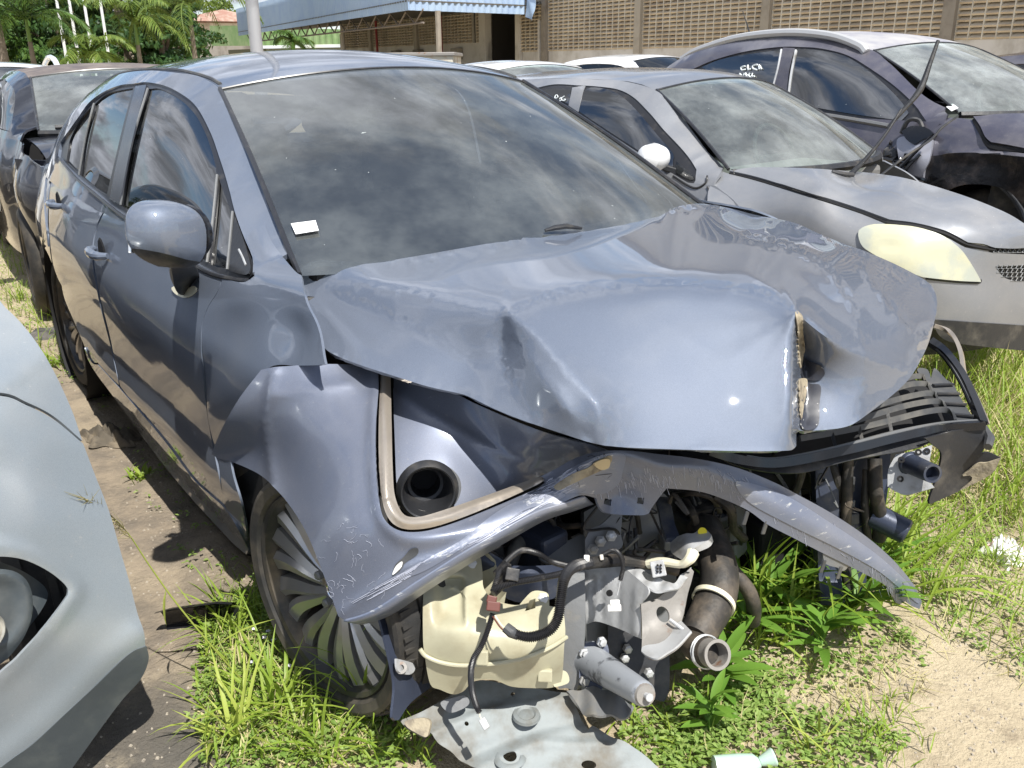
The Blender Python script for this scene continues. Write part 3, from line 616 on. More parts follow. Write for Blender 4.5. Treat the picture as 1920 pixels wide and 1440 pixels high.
CREASE = [  # polyline (smoothed), amplitudes along it, reach on either side (px)
    ([(580, 516), (700, 535), (830, 558), (950, 592)], (.002, .012, .016, .014), 34, 26),
    ([(585, 530), (680, 570), (800, 610), (880, 650)], (.0, .007, .007, .0), 40, 26),
    ([(952, 596), (1010, 640), (1070, 700), (1120, 765), (1114, 828)], (.018, .022, .016, .016, .008), 30, 44),
    ([(950, 598), (948, 640), (930, 700), (900, 740)], (-.016, -.016, -.010, -.002), 40, 26),
    ([(956, 590), (1020, 562), (1100, 546), (1250, 534), (1380, 544), (1450, 565), (1490, 592)], (.006, .007, .006, .006, .008, .010, .012), 40, 30),
    ([(1488, 594), (1420, 640), (1330, 720), (1250, 800)], (.006, .004, .003, .0), 50, 40),
    ([(1486, 600), (1482, 680), (1474, 760), (1455, 836)], (.010, .014, .010, .004), 30, 22),
    ([(1120, 545), (1220, 590), (1300, 640), (1390, 690)], (.0, .003, .004, .0), 30, 26),
    ([(1492, 592), (1540, 632), (1580, 658), (1620, 671)], (.014, .018, .016, .008), 30, 30),
    ([(1620, 671), (1616, 720), (1596, 790)], (.008, .010, .003), 30, 24),
    ([(1620, 671), (1665, 686), (1712, 698)], (.008, .007, .0), 26, 20),
    ([(1430, 440), (1510, 480), (1570, 530), (1605, 600), (1622, 670)], (.0, .006, .008, .009, .008), 50, 34),
    ([(1590, 465), (1630, 530), (1690, 610), (1742, 650)], (.002, .010, .012, .003), 34, 30),
    ([(1600, 470), (1660, 520), (1720, 590)], (-.002, -.008, -.004), 30, 30),
    ([(1300, 400), (1400, 415), (1500, 440), (1590, 470)], (-.004, -.008, -.008, -.003), 26, 30),
    ([(600, 492), (640, 498), (700, 512)], (.016, .010, .0), 16, 16),
    ([(1500, 690), (1525, 684), (1552, 690)], (.006, .012, .004), 14, 22),
    ([(1500, 714), (1525, 724), (1540, 722)], (.002, .016, .002), 14, 14),
    ([(1240, 470), (1330, 480), (1410, 500)], (.0, .004, .0), 60, 60)]
CREASE = [(cat(c_[0], False, n=6), np.interp(np.linspace(0, 1, (len(c_[0])-1)*6+1), np.linspace(0, 1, len(c_[1])), c_[1]), c_[2], c_[3]) for c_ in CREASE]
def crush(uv, X):
    h = np.zeros(len(uv)); O = cat(HO, True, 20); ed = np.full(len(uv), 1e9)
    for p_ in np.array_split(O, 4): ed = np.minimum(ed, np.sqrt(((uv[:, None]-p_[None])**2).sum(2)).min(1))
    for pl, am, wl, wr in CREASE:
        d, s_, sg = seg(uv, pl); a = .62*np.interp(s_*(len(am)-1), np.arange(len(am)), am); w_ = np.where(sg > 0, wl, wr); h += a*np.exp(-(np.sqrt((d)**2+9)-3)/w_)
    fan = np.arctan2(uv[:, 1]-595, uv[:, 0]-1489); rr = np.hypot(uv[:, 0]-1489, uv[:, 1]-595)
    h += .0009*np.sin(fan*13)*np.exp(-((rr-120)/110)**2)*(uv[:, 0] < 1485)
    fan2 = np.arctan2(uv[:, 1]-520, uv[:, 0]-560); r2 = np.hypot(uv[:, 0]-560, uv[:, 1]-520); h += .0014*np.sin(fan2*22)*np.exp(-((r2-130)/90)**2)
    h *= 1-np.exp(-ed/16.)
    r = np.zeros_like(X); r[:, 2] = h*.9; r[:, 0] = h*.45; r[:, 1] = -h*.25; return r
# pressed sheet: depths are pinned on the outline and on the crease lines, the metal spans flat between them
OUTZ = [(565, 511, .937), (640, 491, .958), (720, 489, .968), (850, 468, .982), (1000, 441, .990), (1150, 411, .988), (1320, 382, .967), (1420, 403, .958), (1487, 417, .953), (1540, 439, .945), (1610, 467, .925), (1667, 490, .895), (1737, 527, .838), (1757, 572, .795), (1737, 653, .768), (1710, 703, .755), (1633, 772, .730), (1590, 798, .715), (1500, 808, .705), (1489, 840, .733), (1430, 846, .733), (1300, 843, .737), (1160, 838, .75), (1115, 832, .757), (1060, 815, .766), (980, 790, .777), (900, 752, .790), (858, 737, .798), (760, 712, .815), (680, 686, .825), (612, 656, .832), (590, 610, .858), (575, 562, .897)]
LINES = [
    [(575, 520, .932), (700, 540, .947), (830, 562, .948), (955, 592, .945)],
    [(955, 592, .945), (1020, 562, .962), (1100, 545, .972), (1250, 533, .986), (1400, 545, .975), (1450, 562, .962), (1488, 592, .945)],
    [(955, 592, .945), (1000, 632, .918), (1060, 700, .870), (1122, 768, .818), (1115, 829, .760)],
    [(946, 606, .925), (938, 660, .868), (960, 730, .822), (1000, 790, .779)],
    [(946, 606, .925), (985, 660, .890), (1050, 750, .834), (1108, 826, .758)],
    [(600, 535, .912), (700, 575, .905), (800, 622, .887), (900, 690, .836)],
    [(1488, 592, .945), (1487, 640, .900), (1486, 700, .850), (1485, 770, .795), (1487, 836, .735)],
    [(1499, 606, .925), (1501, 650, .845), (1502, 700, .790), (1501, 760, .745), (1500, 803, .707)],
    [(1488, 592, .945), (1540, 632, .900), (1580, 656, .862), (1622, 671, .832), (1665, 686, .800), (1708, 698, .760)],
    [(1622, 671, .832), (1616, 725, .775), (1594, 792, .718)],
    [(1390, 440, .982), (1470, 462, .972), (1530, 492, .958), (1575, 535, .930), (1605, 600, .885), (1622, 671, .832)],
    [(1612, 500, .919), (1632, 527, .911), (1690, 600, .850), (1740, 645, .775)]]

def pinned(pl, closed, step):
    q = cat([p[:2] for p in pl], closed, n=8); wv = []; m = len(pl)
    for i in range(m if closed else m-1):
        w0 = 1/prj(P(pl[i][0], pl[i][1], z=pl[i][2]))[1][0]; b = pl[(i+1) % m]; w1 = 1/prj(P(b[0], b[1], z=b[2]))[1][0]; wv += [w0+(w1-w0)*t for t in np.arange(8)/8]
    if not closed: wv.append(w1)
    return q, np.array(wv)
PQ, PW = zip(*([pinned(OUTZ, True, 8)]+[pinned(l, False, 8) for l in LINES])); LQ = [q for q in PQ[1:]]
PQa = np.concatenate(PQ); PWa = np.concatenate(PW)
for k in range(len(PW)):                                   # smooth depths along each line
    w_ = PW[k]; 
    for _ in range(30 if k == 0 else 8): w_[1:-1] = (w_[:-2]+2*w_[1:-1]+w_[2:])/4
PWa = np.concatenate(PW)
hood_store = {}
def press(vs, fs, X):
    n = len(vs); d2 = np.full(n, 1e9); wi = np.zeros(n)
    segs = []
    for q, w_ in zip(PQ, PW): segs += [(q[i], q[i+1], w_[i], w_[i+1]) for i in range(len(q)-1)]
    q, w_ = PQ[0], PW[0]; segs.append((q[-1], q[0], w_[-1], w_[0])); no = len(PQ[0])-1
    E = np.concatenate([fs[:, [0, 1]], fs[:, [1, 2]], fs[:, [2, 0]]]); Es = np.sort(E, 1); U_, cnt = np.unique(Es, axis=0, return_counts=True); bv = np.unique(U_[cnt == 1])
    for a, b, wa, wb in segs:
        d = b-a; t = np.clip(((vs-a)@d)/(d@d+1e-9), 0, 1); r = ((vs-(a+t[:, None]*d))**2).sum(1); k = r < d2; d2 = np.where(k, r, d2); wi = np.where(k, wa+(wb-wa)*t, wi)
    fix = d2 < 2.6**2; fix[bv] = True; w_ = wi.copy(); w_[~fix] = np.interp(np.sqrt(d2[~fix]), [0, 60], [0, 1])*HF.inv(vs[~fix])+np.interp(np.sqrt(d2[~fix]), [0, 60], [1, 0])*wi[~fix]
    src = np.r_[U_[:, 0], U_[:, 1]]; dst = np.r_[U_[:, 1], U_[:, 0]]; deg = np.bincount(dst, minlength=n); w0 = w_[fix]
    for _ in range(1500):
        a = np.bincount(dst, weights=w_[src], minlength=n)/deg; w_ = np.where(fix, w_, w_+(a-w_)*1.0)
    inner_ = np.ones(n, bool); inner_[bv] = False; hard = np.zeros(n, bool)
    for li in (2, 3, 4, 6, 7, 8, 9):
        q = PQ[li+1]
        for a, b in zip(q[:-1], q[1:]):
            d = b-a; t = np.clip(((vs-a)@d)/(d@d+1e-9), 0, 1); hard |= ((vs-(a+t[:, None]*d))**2).sum(1) < 2.6**2
    for it in range(30):                                # soft rolls: released, the folds stay pinned
        a = np.bincount(dst, weights=w_[src], minlength=n)/deg; w_ = np.where(inner_ & ~hard, .5*w_+.5*a, w_)
    for it in range(3):
        a = np.bincount(dst, weights=w_[src], minlength=n)/deg; w_ = np.where(inner_, .5*w_+.5*a, w_)
    X = CP+ray(vs)/w_[:, None]; X = X+.42*crush(vs, X)*np.clip((vs[:, 1]-480)/60, 0, 1)[:, None]; hood_store['uv'] = vs; hood_store['X'] = X; return X
hood = panel('crushed_bonnet', HO, HF, M['hood'], S, step=7.0, edge=6, th=.008, lines=[[tuple(p) for p in q[1:-1:2]] for q in LQ], label='buckled bonnet with sharp creases', split=62, post=press)
# scraped dirt along the torn fold
def hoodat(off=0.0):
    def fn(uv):
        r = []
        for q_ in np.atleast_2d(uv)[:, :2]:
            d = ((hood_store['uv']-q_)**2).sum(1); i = np.argsort(d)[:4]; wt = 1/(d[i]+1); z0 = ((prj(hood_store['X'][i])[1])*wt).sum()/wt.sum(); r.append(CP+ray(q_)[0]*z0)
        return np.array(r)+np.array([.3, -.3, .9])*off
    return fn
scr = [(1489, 588), (1496, 590), (1503, 600), (1505, 625), (1508, 650), (1503, 672), (1500, 690), (1497, 690), (1494, 655), (1493, 620)]
panel('scraped_filler', scr, hoodat(.004), M['foam'], S, step=5, th=.002, push=.003)
panel('scraped_filler', [(1497, 714), (1511, 716), (1509, 740), (1504, 765), (1500, 790), (1497, 770), (1496, 740)], hoodat(.004), M['foam'], S, step=5, th=.002, push=.003)
M['darkscrape'] = mat('scuffed dark primer', (.03, .032, .042), .4, 0, (.55, .55, .52), 90, .63, .68, 0, coat=.3)
panel('scuffed_recess', [(1501, 716), (1520, 722), (1538, 726), (1536, 760), (1532, 802), (1502, 806), (1500, 770)], hoodat(.003), M['darkscrape'], S, step=6, th=.001, push=.002)
panel('scuffed_recess', [(1503, 672), (1520, 680), (1540, 688), (1546, 704), (1530, 716), (1502, 708)], hoodat(.003), M['darkscrape'], S, step=6, th=.001, push=.002)
q = hoodat(.001)(cat([(566, 512), (571, 503), (588, 494), (604, 491), (640, 493)], False, n=6)); MB().tube(q, [.003, .005, .005, .004, .002], 8).out('bonnet_corner_fold', M['blue'], hood, True)
MB().tube([P(1022, 432, z=1.0), P(1040, 427, z=1.005), P(1062, 424, z=1.007), P(1090, 428, z=.995)], [.004, .007, .007, .004], 8).out('wiper_arm', M['plastic'], S, True)
# ------------------------------------------------------------------ bumper cover, right half torn off the wing
BF = F((396, 855, {'y': -.955}), (420, 790, {'y': -.95}), (490, 692, {'z': .80}), (560, 684, {'z': .812}), (620, 684, {'z': .808}), (700, 690, {'z': .795}),
    (560, 800, {'z': .70}), (480, 850, {'z': .585}), (640, 1160, {'z': .415}), (600, 980, {'z': .58}), (560, 940, {'z': .572}), (700, 850, {'z': .70}), (715, 990, {'z': .605}), (765, 1000, {'z': .585}), (900, 950, {'z': .59}), (1010, 908, {'z': .60}),
    (700, 1130, {'z': .455}), (760, 1080, {'z': .505}), (840, 1045, {'z': .53}), (900, 1020, {'z': .55}), (1000, 970, {'z': .575}), (1060, 915, {'z': .61}), (1100, 880, {'z': .635}), (1150, 852, {'z': .655}), (1150, 925, {'z': .565}), (1100, 940, {'z': .575}),
    (1240, 856, {'z': .64}), (1240, 912, {'z': .575}), (1330, 868, {'z': .605}), (1330, 922, {'z': .54}), (1450, 905, {'z': .535}), (1440, 985, {'z': .445}), (1500, 935, {'z': .48}), (1500, 1010, {'z': .385}), (1600, 990, {'z': .355}), (1590, 1055, {'z': .27}), (1670, 1050, {'z': .225}), (1650, 1090, {'z': .18}), (1728, 1130, {'z': .075}), (1700, 1125, {'z': .085}), reg=1e-6)
def bmp(uv, X):
    u, v = uv[:, 0], uv[:, 1]; r = np.zeros_like(X)
    d, s_, sg = seg(uv, [(516, 700), (500, 790), (512, 880), (520, 960)]); h = .016*np.exp(-d/12.)     # vertical crease
    d2, _, _ = seg(uv, cat([(712, 700), (706, 800), (708, 900), (722, 975), (770, 1012), (860, 1000), (1010, 940), (1080, 895)], False, n=5)); h += .016*np.exp(-(d2/15.)**2)
    d3, _, _ = seg(uv, [(640, 1150), (760, 1068), (860, 1030), (1000, 965), (1080, 930)]); h += .010*np.exp(-d3/12.)
    d4, _, _ = seg(uv, cat([(1090, 880), (1150, 856), (1240, 880), (1330, 892), (1440, 940), (1560, 1010), (1640, 1062), (1700, 1110)], False, n=5)); h += .020*np.exp(-(d4/22.)**2)
    h += .004*np.sin(u/17.)*np.clip((u-1000)/100, 0, 1)*np.clip((1240-u)/60, 0, 1)
    d5, _, _ = seg(uv, [(520, 745), (600, 730), (660, 720)]); h += .010*np.exp(-d5/18.)
    return r+h[:, None]*np.array([.55, -.5, .55])
BO = [(396, 852, 1), (418, 800), (450, 745), (490, 694, 1), (540, 687), (600, 683), (660, 684), (700, 690), (711, 695, 1), (713, 730), (708, 800), (708, 880), (714, 940), (724, 975), (748, 995), (785, 998), (830, 988), (900, 962), (1010, 914), (1018, 902), (1008, 896, 1), (1030, 885), (1075, 862), (1120, 850), (1160, 847), (1240, 853), (1300, 860), (1380, 877), (1450, 904), (1500, 930), (1560, 963), (1620, 1003), (1670, 1046), (1705, 1088), (1728, 1128, 1), (1724, 1142, 1), (1708, 1136), (1695, 1128, 1), (1682, 1136, 1), (1668, 1112), (1655, 1096), (1600, 1066), (1540, 1036), (1490, 1010), (1440, 984), (1400, 956), (1340, 930), (1300, 920), (1250, 916, 1), (1238, 930), (1222, 952), (1208, 966), (1140, 962), (1124, 950), (1118, 934, 1), (1090, 930), (1050, 945), (1000, 962), (930, 1000), (860, 1040), (780, 1090), (700, 1145), (648, 1163, 1), (636, 1156, 1), (622, 1120), (600, 1060), (570, 990), (530, 930), (490, 892), (440, 868), (410, 860, 1)]
def wavy(pts, a, b, amp): return pts
sq1 = [(1134, 934, 1), (1147, 936, 1), (1145, 948, 1), (1132, 944, 1)]; sq2 = [(1196, 933, 1), (1208, 934, 1), (1206, 946, 1), (1194, 944, 1)]
bump_o = panel('bumper_cover', BO, BF, M['blue_bump'], S, holes=[sq1, sq2], step=8, edge=7, th=.005, bump=bmp, label='torn bumper cover hanging off the front wing', split=60)
def bumat(off=0.0, f=BF):
    def fn(uv): X = f(uv); return X+bmp(np.atleast_2d(uv)[:, :2], X)+np.array([.5, -.5, .6])*off
    return fn
# lower lip: underside returning inwards along the bottom edge
lip_t = cat([(645, 1162), (700, 1143), (780, 1090), (860, 1040), (930, 1000), (1000, 962), (1050, 945), (1095, 930)], False, n=6)
a_ = bumat()(lip_t); b_ = a_+np.array([-.03, .05, -.045])
V = np.concatenate([a_, b_]); n_ = len(a_)
mesh('bumper_lip', V, [(i, i+1, n_+i+1, n_+i) for i in range(n_-1)], M['blue_crush'], bump_o, True).modifiers.new('t', 'SOLIDIFY').thickness = .004
# crushed and scraped strip near the tear
panel('scraped_paint', [(1030, 905), (1060, 890), (1100, 868), (1128, 856), (1152, 852), (1172, 858), (1168, 880), (1160, 905), (1130, 925), (1085, 926), (1055, 925), (1035, 918)], bumat(), M['blue_crush'], bump_o, step=5, th=.0015, push=.002)
panel('scraped_paint', [(945, 955), (985, 940), (1030, 925), (1060, 930), (1030, 946), (985, 960), (920, 998), (860, 1033), (800, 1068), (770, 1078), (800, 1050), (860, 1018)], bumat(), M['blue_crush'], bump_o, step=6, th=.0015, push=.002)
panel('torn_edge', [(1042, 915), (1070, 896), (1098, 882), (1120, 866), (1142, 856), (1146, 864), (1132, 878), (1106, 892), (1075, 908), (1050, 922)], bumat(), M['foam'], bump_o, step=5, th=.002, push=.004)
panel('torn_edge', [(1110, 872), (1128, 862), (1140, 862), (1138, 874), (1122, 880)], bumat(.001), mat('pale torn plastic', (.62, .50, .30), .7), bump_o, step=5, th=.004, push=.008)
panel('scraped_paint', [(1380, 905), (1470, 930), (1560, 985), (1640, 1040), (1700, 1096), (1722, 1130), (1700, 1118), (1640, 1070), (1560, 1025), (1480, 985), (1400, 940)], bumat(), M['blue_crush'], bump_o, step=7, th=.0015, push=.002)
panel('paint_chip', [(738, 1080), (741, 1060), (756, 1045), (770, 1030), (784, 1028), (782, 1040), (760, 1056), (756, 1066)], bumat(), M['plastic_dull'], bump_o, step=5, th=.001, push=.002)
panel('paint_chip', [(738, 1078), (742, 1062), (754, 1052), (754, 1062), (746, 1072)], bumat(), M['white_plastic'], bump_o, step=5, th=.001, push=.004)
M['scratch'] = mat('fine white scratches', (.42, .44, .52), .6)
sb = MB(); R2 = np.random.RandomState(3)
for k in range(34):
    u0, v0 = R2.normal(655, 38), R2.normal(1055, 40)
    if not pip(np.array([[u0, v0]]), cat(BO, True, 20))[0]: continue
    a = R2.rand()*6.28; cpt = []; 
    for i in range(6): cpt.append((u0, v0)); u0 += math.cos(a)*4; v0 += math.sin(a)*4; a += R2.normal(0, .8)
    sb.tube(bumat(.0016)(cpt), .00025, 3)
for k in range(430):
    t = R2.rand(); q = cat([(1080, 900), (1200, 900), (1330, 895), (1440, 945), (1560, 1010), (1690, 1110)], False, n=10); i = int(t*(len(q)-2)); c_ = q[i]+R2.normal(0, 10, 2)
    sb.tube(bumat(.0016)([tuple(c_), (c_[0]+R2.uniform(1, 7), c_[1]+R2.uniform(3, 16))]), R2.uniform(.0002, .0006), 3)
for k in range(150):
    u0, v0 = R2.uniform(1000, 1150), 0; v0 = 925-(u0-1000)*.40+R2.uniform(-14, 26); L9 = R2.uniform(8, 30)
    if pip(np.array([[u0, v0], [u0-L9*.8, v0+L9*.4]]), cat(BO, True, 20)).all(): sb.tube(bumat(.003)([(u0, v0), (u0-L9*.45, v0+L9*.15), (u0-L9*.8, v0+L9*.4)]), R2.uniform(.0003, .0009), 3)
for k in range(150):
    t = R2.rand(); u0 = 660+t*360; v0 = 1150-t*178-9+R2.uniform(-12, 4)-10*math.sin(t*3.1); L9 = R2.uniform(12, 50)
    if pip(np.array([[u0, v0], [u0+L9, v0-L9*.55]]), cat(BO, True, 20)).all(): sb.tube(bumat(.002)([(u0, v0), (u0+L9*.5, v0-L9*.27), (u0+L9, v0-L9*.55)]), R2.uniform(.0002, .0006), 3)
crk = MB()
for k in range(9):
    u0, v0 = R2.uniform(1085, 1160), R2.uniform(856, 900); pts_ = [(u0, v0)]
    for i in range(5): u0 += R2.normal(0, 9); v0 += R2.normal(3, 7); pts_.append((u0, v0))
    if pip(np.array(pts_), cat(BO, True, 20)).all(): crk.tube(bumat(.003)(pts_), .0005, 4)
if crk.V: crk.out('cracks', M['dark'], bump_o)['kind'] = 'stuff'
sc_o = sb.out('scratches', M['scratch'], bump_o); sc_o['kind'] = 'stuff'
# clips along the torn strip
for uvc in ((1402, 958), (1438, 976), (1547, 1050), (1578, 1062)):
    a = bumat(-.004)([uvc])[0]; MB().beam(a, a+np.array([.0, -.01, -.03]), .012, .004, up=(1, 0, 0)).out('bumper_clip', M['plastic_dull'], bump_o, bevel=.001)
panel('bracket_tab', [(1548, 1032), (1590, 1050), (1588, 1066), (1580, 1070), (1572, 1064), (1556, 1060), (1546, 1052)], bumat(-.006), M['steel_dark'], bump_o, step=7, th=.003)
# champagne trim
TR = [(716, 702, 1), (734, 700, 1), (736, 800), (738, 880), (742, 930), (756, 962), (776, 970), (810, 964), (900, 934), (1008, 896), (1016, 899), (1012, 908), (900, 958), (830, 984), (785, 993), (752, 990), (730, 972), (718, 935), (712, 860), (712, 780)]
def trb(uv, X):
    d, _, _ = seg(uv, cat([(724, 702), (724, 800), (726, 880), (732, 945), (765, 981), (830, 973), (900, 945), (1012, 902)], False, n=5)); return (.010*np.exp(-(d/7.)**2)+.006)[:, None]*np.array([.55, -.55, .5])
panel('champagne_trim', TR, BF, M['champagne'], bump_o, step=6, edge=5, th=.008, bump=trb, split=60)
# lamp pocket, fog lamp bezel
PF = F((740, 712, {'z': .770}), (745, 800, {'z': .70}), (750, 900, {'z': .625}), (765, 965, {'z': .575}), (900, 930, {'z': .58}), (1000, 893, {'z': .59}), (1050, 870, {'z': .61}), (900, 800, {'z': .695}), (860, 745, {'z': .750}), (1000, 830, {'z': .685}), (1110, 845, {'z': .65}), (840, 860, {'z': .650}), (950, 860, {'z': .635}), (800, 720, {'z': .772}))
def pkb(uv, X):
    d, s_, sg = seg(uv, [(752, 740), (860, 810), (960, 872), (1090, 860)]); up_ = (uv[:, 1]-740) < (uv[:, 0]-752)*.55; h = np.where(up_, -.016*(1-np.exp(-d/30.)), .0)+.003*np.exp(-d/8.); return h[:, None]*np.array([.5, -.45, .55])
fogc = (802, 921); fo = [(803+52*math.cos(t)+4*math.sin(t), 920+46*math.sin(t)-7*math.cos(t)) for t in np.linspace(0, 2*math.pi, 17)[:-1]]
pk = panel('lamp_pocket', [(736, 704, 1), (770, 714), (860, 738, 1), (900, 758), (990, 796), (1060, 820), (1115, 834), (1155, 850, 1), (1115, 856), (1070, 866), (1030, 884), (1005, 897, 1), (900, 934), (836, 956), (800, 966), (770, 968), (752, 952), (744, 915), (740, 820)], PF, M['blue_bump'], S, holes=[fo], step=8, edge=7, th=.005, bump=pkb, split=60, label='grey bumper pocket under the bonnet')
panel('grille_insert', [(998, 806, 1), (1030, 822), (1110, 842), (1060, 850), (1008, 856), (996, 848)], PF, M['gloss_black'], S, step=8, th=.004, push=-.020)
MB().tube(PF(cat([(998, 804), (995, 846), (1010, 857), (1100, 846)], False, n=5))+np.array([-.008, .01, -.008]), .003, 6).out('grille_insert_bead', M['trim'], S, True)
fz = PF([fogc])[0]+(CP-PF([fogc])[0])*.022; fn_ = np.array([.62, -.50, .60]); fn_ /= np.linalg.norm(fn_); fn2 = (CP-fz)/np.linalg.norm(CP-fz)*.75+np.array([.55, -.2, -.15]); fn2 /= np.linalg.norm(fn2)
MB().lathe([(-.006, .062), (.006, .058), (.012, .053), (.010, .050), (-.02, .043), (-.05, .036), (-.052, .030), (-.10, .028)], fz, fn2, 40).out('fog_lamp_bezel', M['plastic'], S, True, 40)
MB().lathe([(-.10, .030), (-.10, .0)], fz, fn2, 24).out('fog_lamp_hole', M['dark'], S)
panel('bezel_surround', [(744, 905, 1), (760, 892), (790, 874), (830, 872), (856, 890), (864, 915), (856, 940), (838, 957, 1), (810, 964), (778, 968), (756, 955)], PF, M['plastic_dull'], S, holes=[[(803+46*math.cos(t), 920+39*math.sin(t)) for t in np.linspace(0, 2*math.pi, 17)[:-1]]], step=6, th=.004, push=.003)
# ------------------------------------------------------------------ left corner: radiator grille and bumper end
GF = F((1340, 850, {'z': .60}), (1450, 872, {'z': .56}), (1600, 842, {'z': .55}), (1750, 806, {'z': .555}), (1846, 797, {'z': .57}), (1800, 690, {'z': .635}), (1750, 620, {'z': .69}), (1500, 815, {'z': .60}), (1650, 750, {'z': .625}), (1740, 700, {'z': .635}))
G = MB()
def strip(parent, name, pl, w_, th, mt, f=GF, up=(-.4, -.3, .85), off=0, n=5):
    q = f(cat(pl, False, n=n)); q = q+np.array(up)*off; mb = MB(); nq = len(q); V = []
    for i in range(nq):
        T = q[min(i+1, nq-1)]-q[max(i-1, 0)]; T /= np.linalg.norm(T); Uv = np.array(up, float); Uv -= T*(Uv@T); Uv /= np.linalg.norm(Uv); B = np.cross(T, Uv)
        V += [q[i]+Uv*w_/2+B*th/2, q[i]+Uv*w_/2-B*th/2, q[i]-Uv*w_/2-B*th/2, q[i]-Uv*w_/2+B*th/2]
    Fc = [(i*4+j, i*4+(j+1) % 4, (i+1)*4+(j+1) % 4, (i+1)*4+j) for i in range(nq-1) for j in range(4)]+[(3, 2, 1, 0), tuple((nq-1)*4+j for j in range(4))]
    return mb.add(V, Fc).out(name, mt, parent, True, 35)
gr = strip(S, 'grille_lip', [(1330, 845), (1390, 862), (1450, 868), (1520, 858), (1600, 840), (1680, 820), (1760, 803), (1846, 797)], .020, .016, M['gloss_black'])
strip(gr, 'grille_lip_ridge', [(1400, 858), (1450, 863), (1520, 852), (1600, 833), (1680, 812), (1760, 797), (1842, 791)], .006, .008, M['steel_dark'], off=.004)
for pl in ([(1500, 822), (1553, 813), (1620, 800), (1678, 786), (1730, 773), (1770, 768), (1787, 775), (1793, 790)], [(1600, 790), (1664, 770), (1710, 758), (1750, 752), (1768, 756), (1776, 768)], [(1630, 765), (1667, 753), (1710, 742), (1740, 737), (1754, 740), (1760, 752)], [(1660, 735), (1700, 722), (1725, 719), (1740, 722), (1747, 735)], [(1690, 712), (1712, 706), (1730, 706), (1736, 716)]):
    strip(gr, 'grille_slat', pl, .014, .005, M['plastic_dull'])
for pl in ([(1560, 812), (1570, 850)], [(1663, 770), (1672, 812)], [(1610, 800), (1620, 838)]): strip(gr, 'grille_rib', pl, .008, .004, M['plastic'], up=(.8, .5, 0))
ribs = [(1722, 690), (1738, 688), (1744, 694), (1748, 706, 1), (1752, 690), (1757, 688), (1776, 708), (1788, 716), (1796, 730), (1808, 752), (1826, 780), (1842, 795, 1), (1800, 797), (1792, 782), (1780, 768), (1762, 752), (1744, 724)]
panel('ribbed_panel', ribs, GF, M['plastic_dull'], gr, step=8, th=.004, push=-.006)
for pl in ([(1750, 722), (1788, 720)], [(1756, 738), (1800, 738)], [(1772, 756), (1812, 758)], [(1786, 776), (1826, 780)]): strip(gr, 'panel_rib', pl, .004, .010, M['plastic'], up=(0, 0, 1), n=3)
strip(gr, 'grille_frame', [(1744, 640), (1770, 660), (1800, 700), (1822, 745), (1842, 795)], .020, .020, M['gloss_black'], up=(.6, -.4, .5))
strip(gr, 'grille_frame_groove', [(1752, 643), (1778, 668), (1806, 712), (1828, 757)], .006, .024, M['steel_dark'], up=(.6, -.4, .5))
strip(gr, 'chrome_strip', [(1750, 614), (1776, 624), (1792, 642), (1802, 669), (1808, 705), (1828, 745), (1848, 790), (1850, 800)], .010, .010, M['champagne'], f=lambda q: GF(q)+np.array([-.01, .02, .0]))
panel('dark_backing', [(1480, 830), (1640, 742), (1738, 690), (1800, 730), (1836, 790), (1700, 815), (1560, 845)], lambda uv: GF(uv)+CF*.10+np.array([0, 0, -.03]), M['dark'], gr, step=20, th=.01)  # added dark sheet, makes the space behind the slats read dark
# bumper end seen from inside, black, with a torn painted corner
CF2 = F((1560, 900, {'z': .50}), (1700, 870, {'z': .50}), (1846, 802, {'z': .563}), (1750, 940, {'z': .375}), (1872, 862, {'z': .49}), (1800, 900, {'z': .42}), (1730, 830, {'z': .54}))
ce = panel('bumper_end', [(1735, 822, 1), (1800, 806), (1846, 802, 1), (1850, 830), (1840, 850, 1), (1852, 848), (1876, 858, 1), (1868, 878), (1852, 893), (1800, 920), (1748, 944, 1), (1742, 940), (1760, 885), (1765, 850), (1750, 835)], CF2, M['plastic'], S, step=9, th=.006, label='black inner side of the torn bumper end')
panel('torn_corner', [(1804, 890), (1832, 868), (1850, 866), (1876, 858, 1), (1866, 878), (1850, 893), (1800, 918, 1), (1822, 898), (1818, 890)], CF2, M['foam'], ce, step=7, th=.004, push=.004)
panel('bumper_skin', [(1350, 852), (1450, 876), (1600, 846), (1750, 810), (1735, 835), (1600, 862), (1500, 886), (1400, 876)], lambda q: GF(q)+np.array([-.02, .02, -.015]), M['plastic'], S, step=12, th=.004)
MB().tube([P(1846, 800, z=.56), P(1856, 822, z=.54), P(1852, 838, z=.53)], [.006, .012, .010], 8).out('corner_clip', M['plastic_dull'], ce, True)
# ------------------------------------------------------------------ exposed front end
def flat(*a, bulge=None): return F(*a)
def slab(name, outline, anchors, mt, par=S, th=.01, step=10, **k):
    return panel(name, outline, F(*anchors), mt, par, step=step, th=th, **k)
def D(u, v, d): return (u, v, {'d': d})
def pd(*uvd): return np.array([P(a, b, d=c_) for a, b, c_ in uvd])
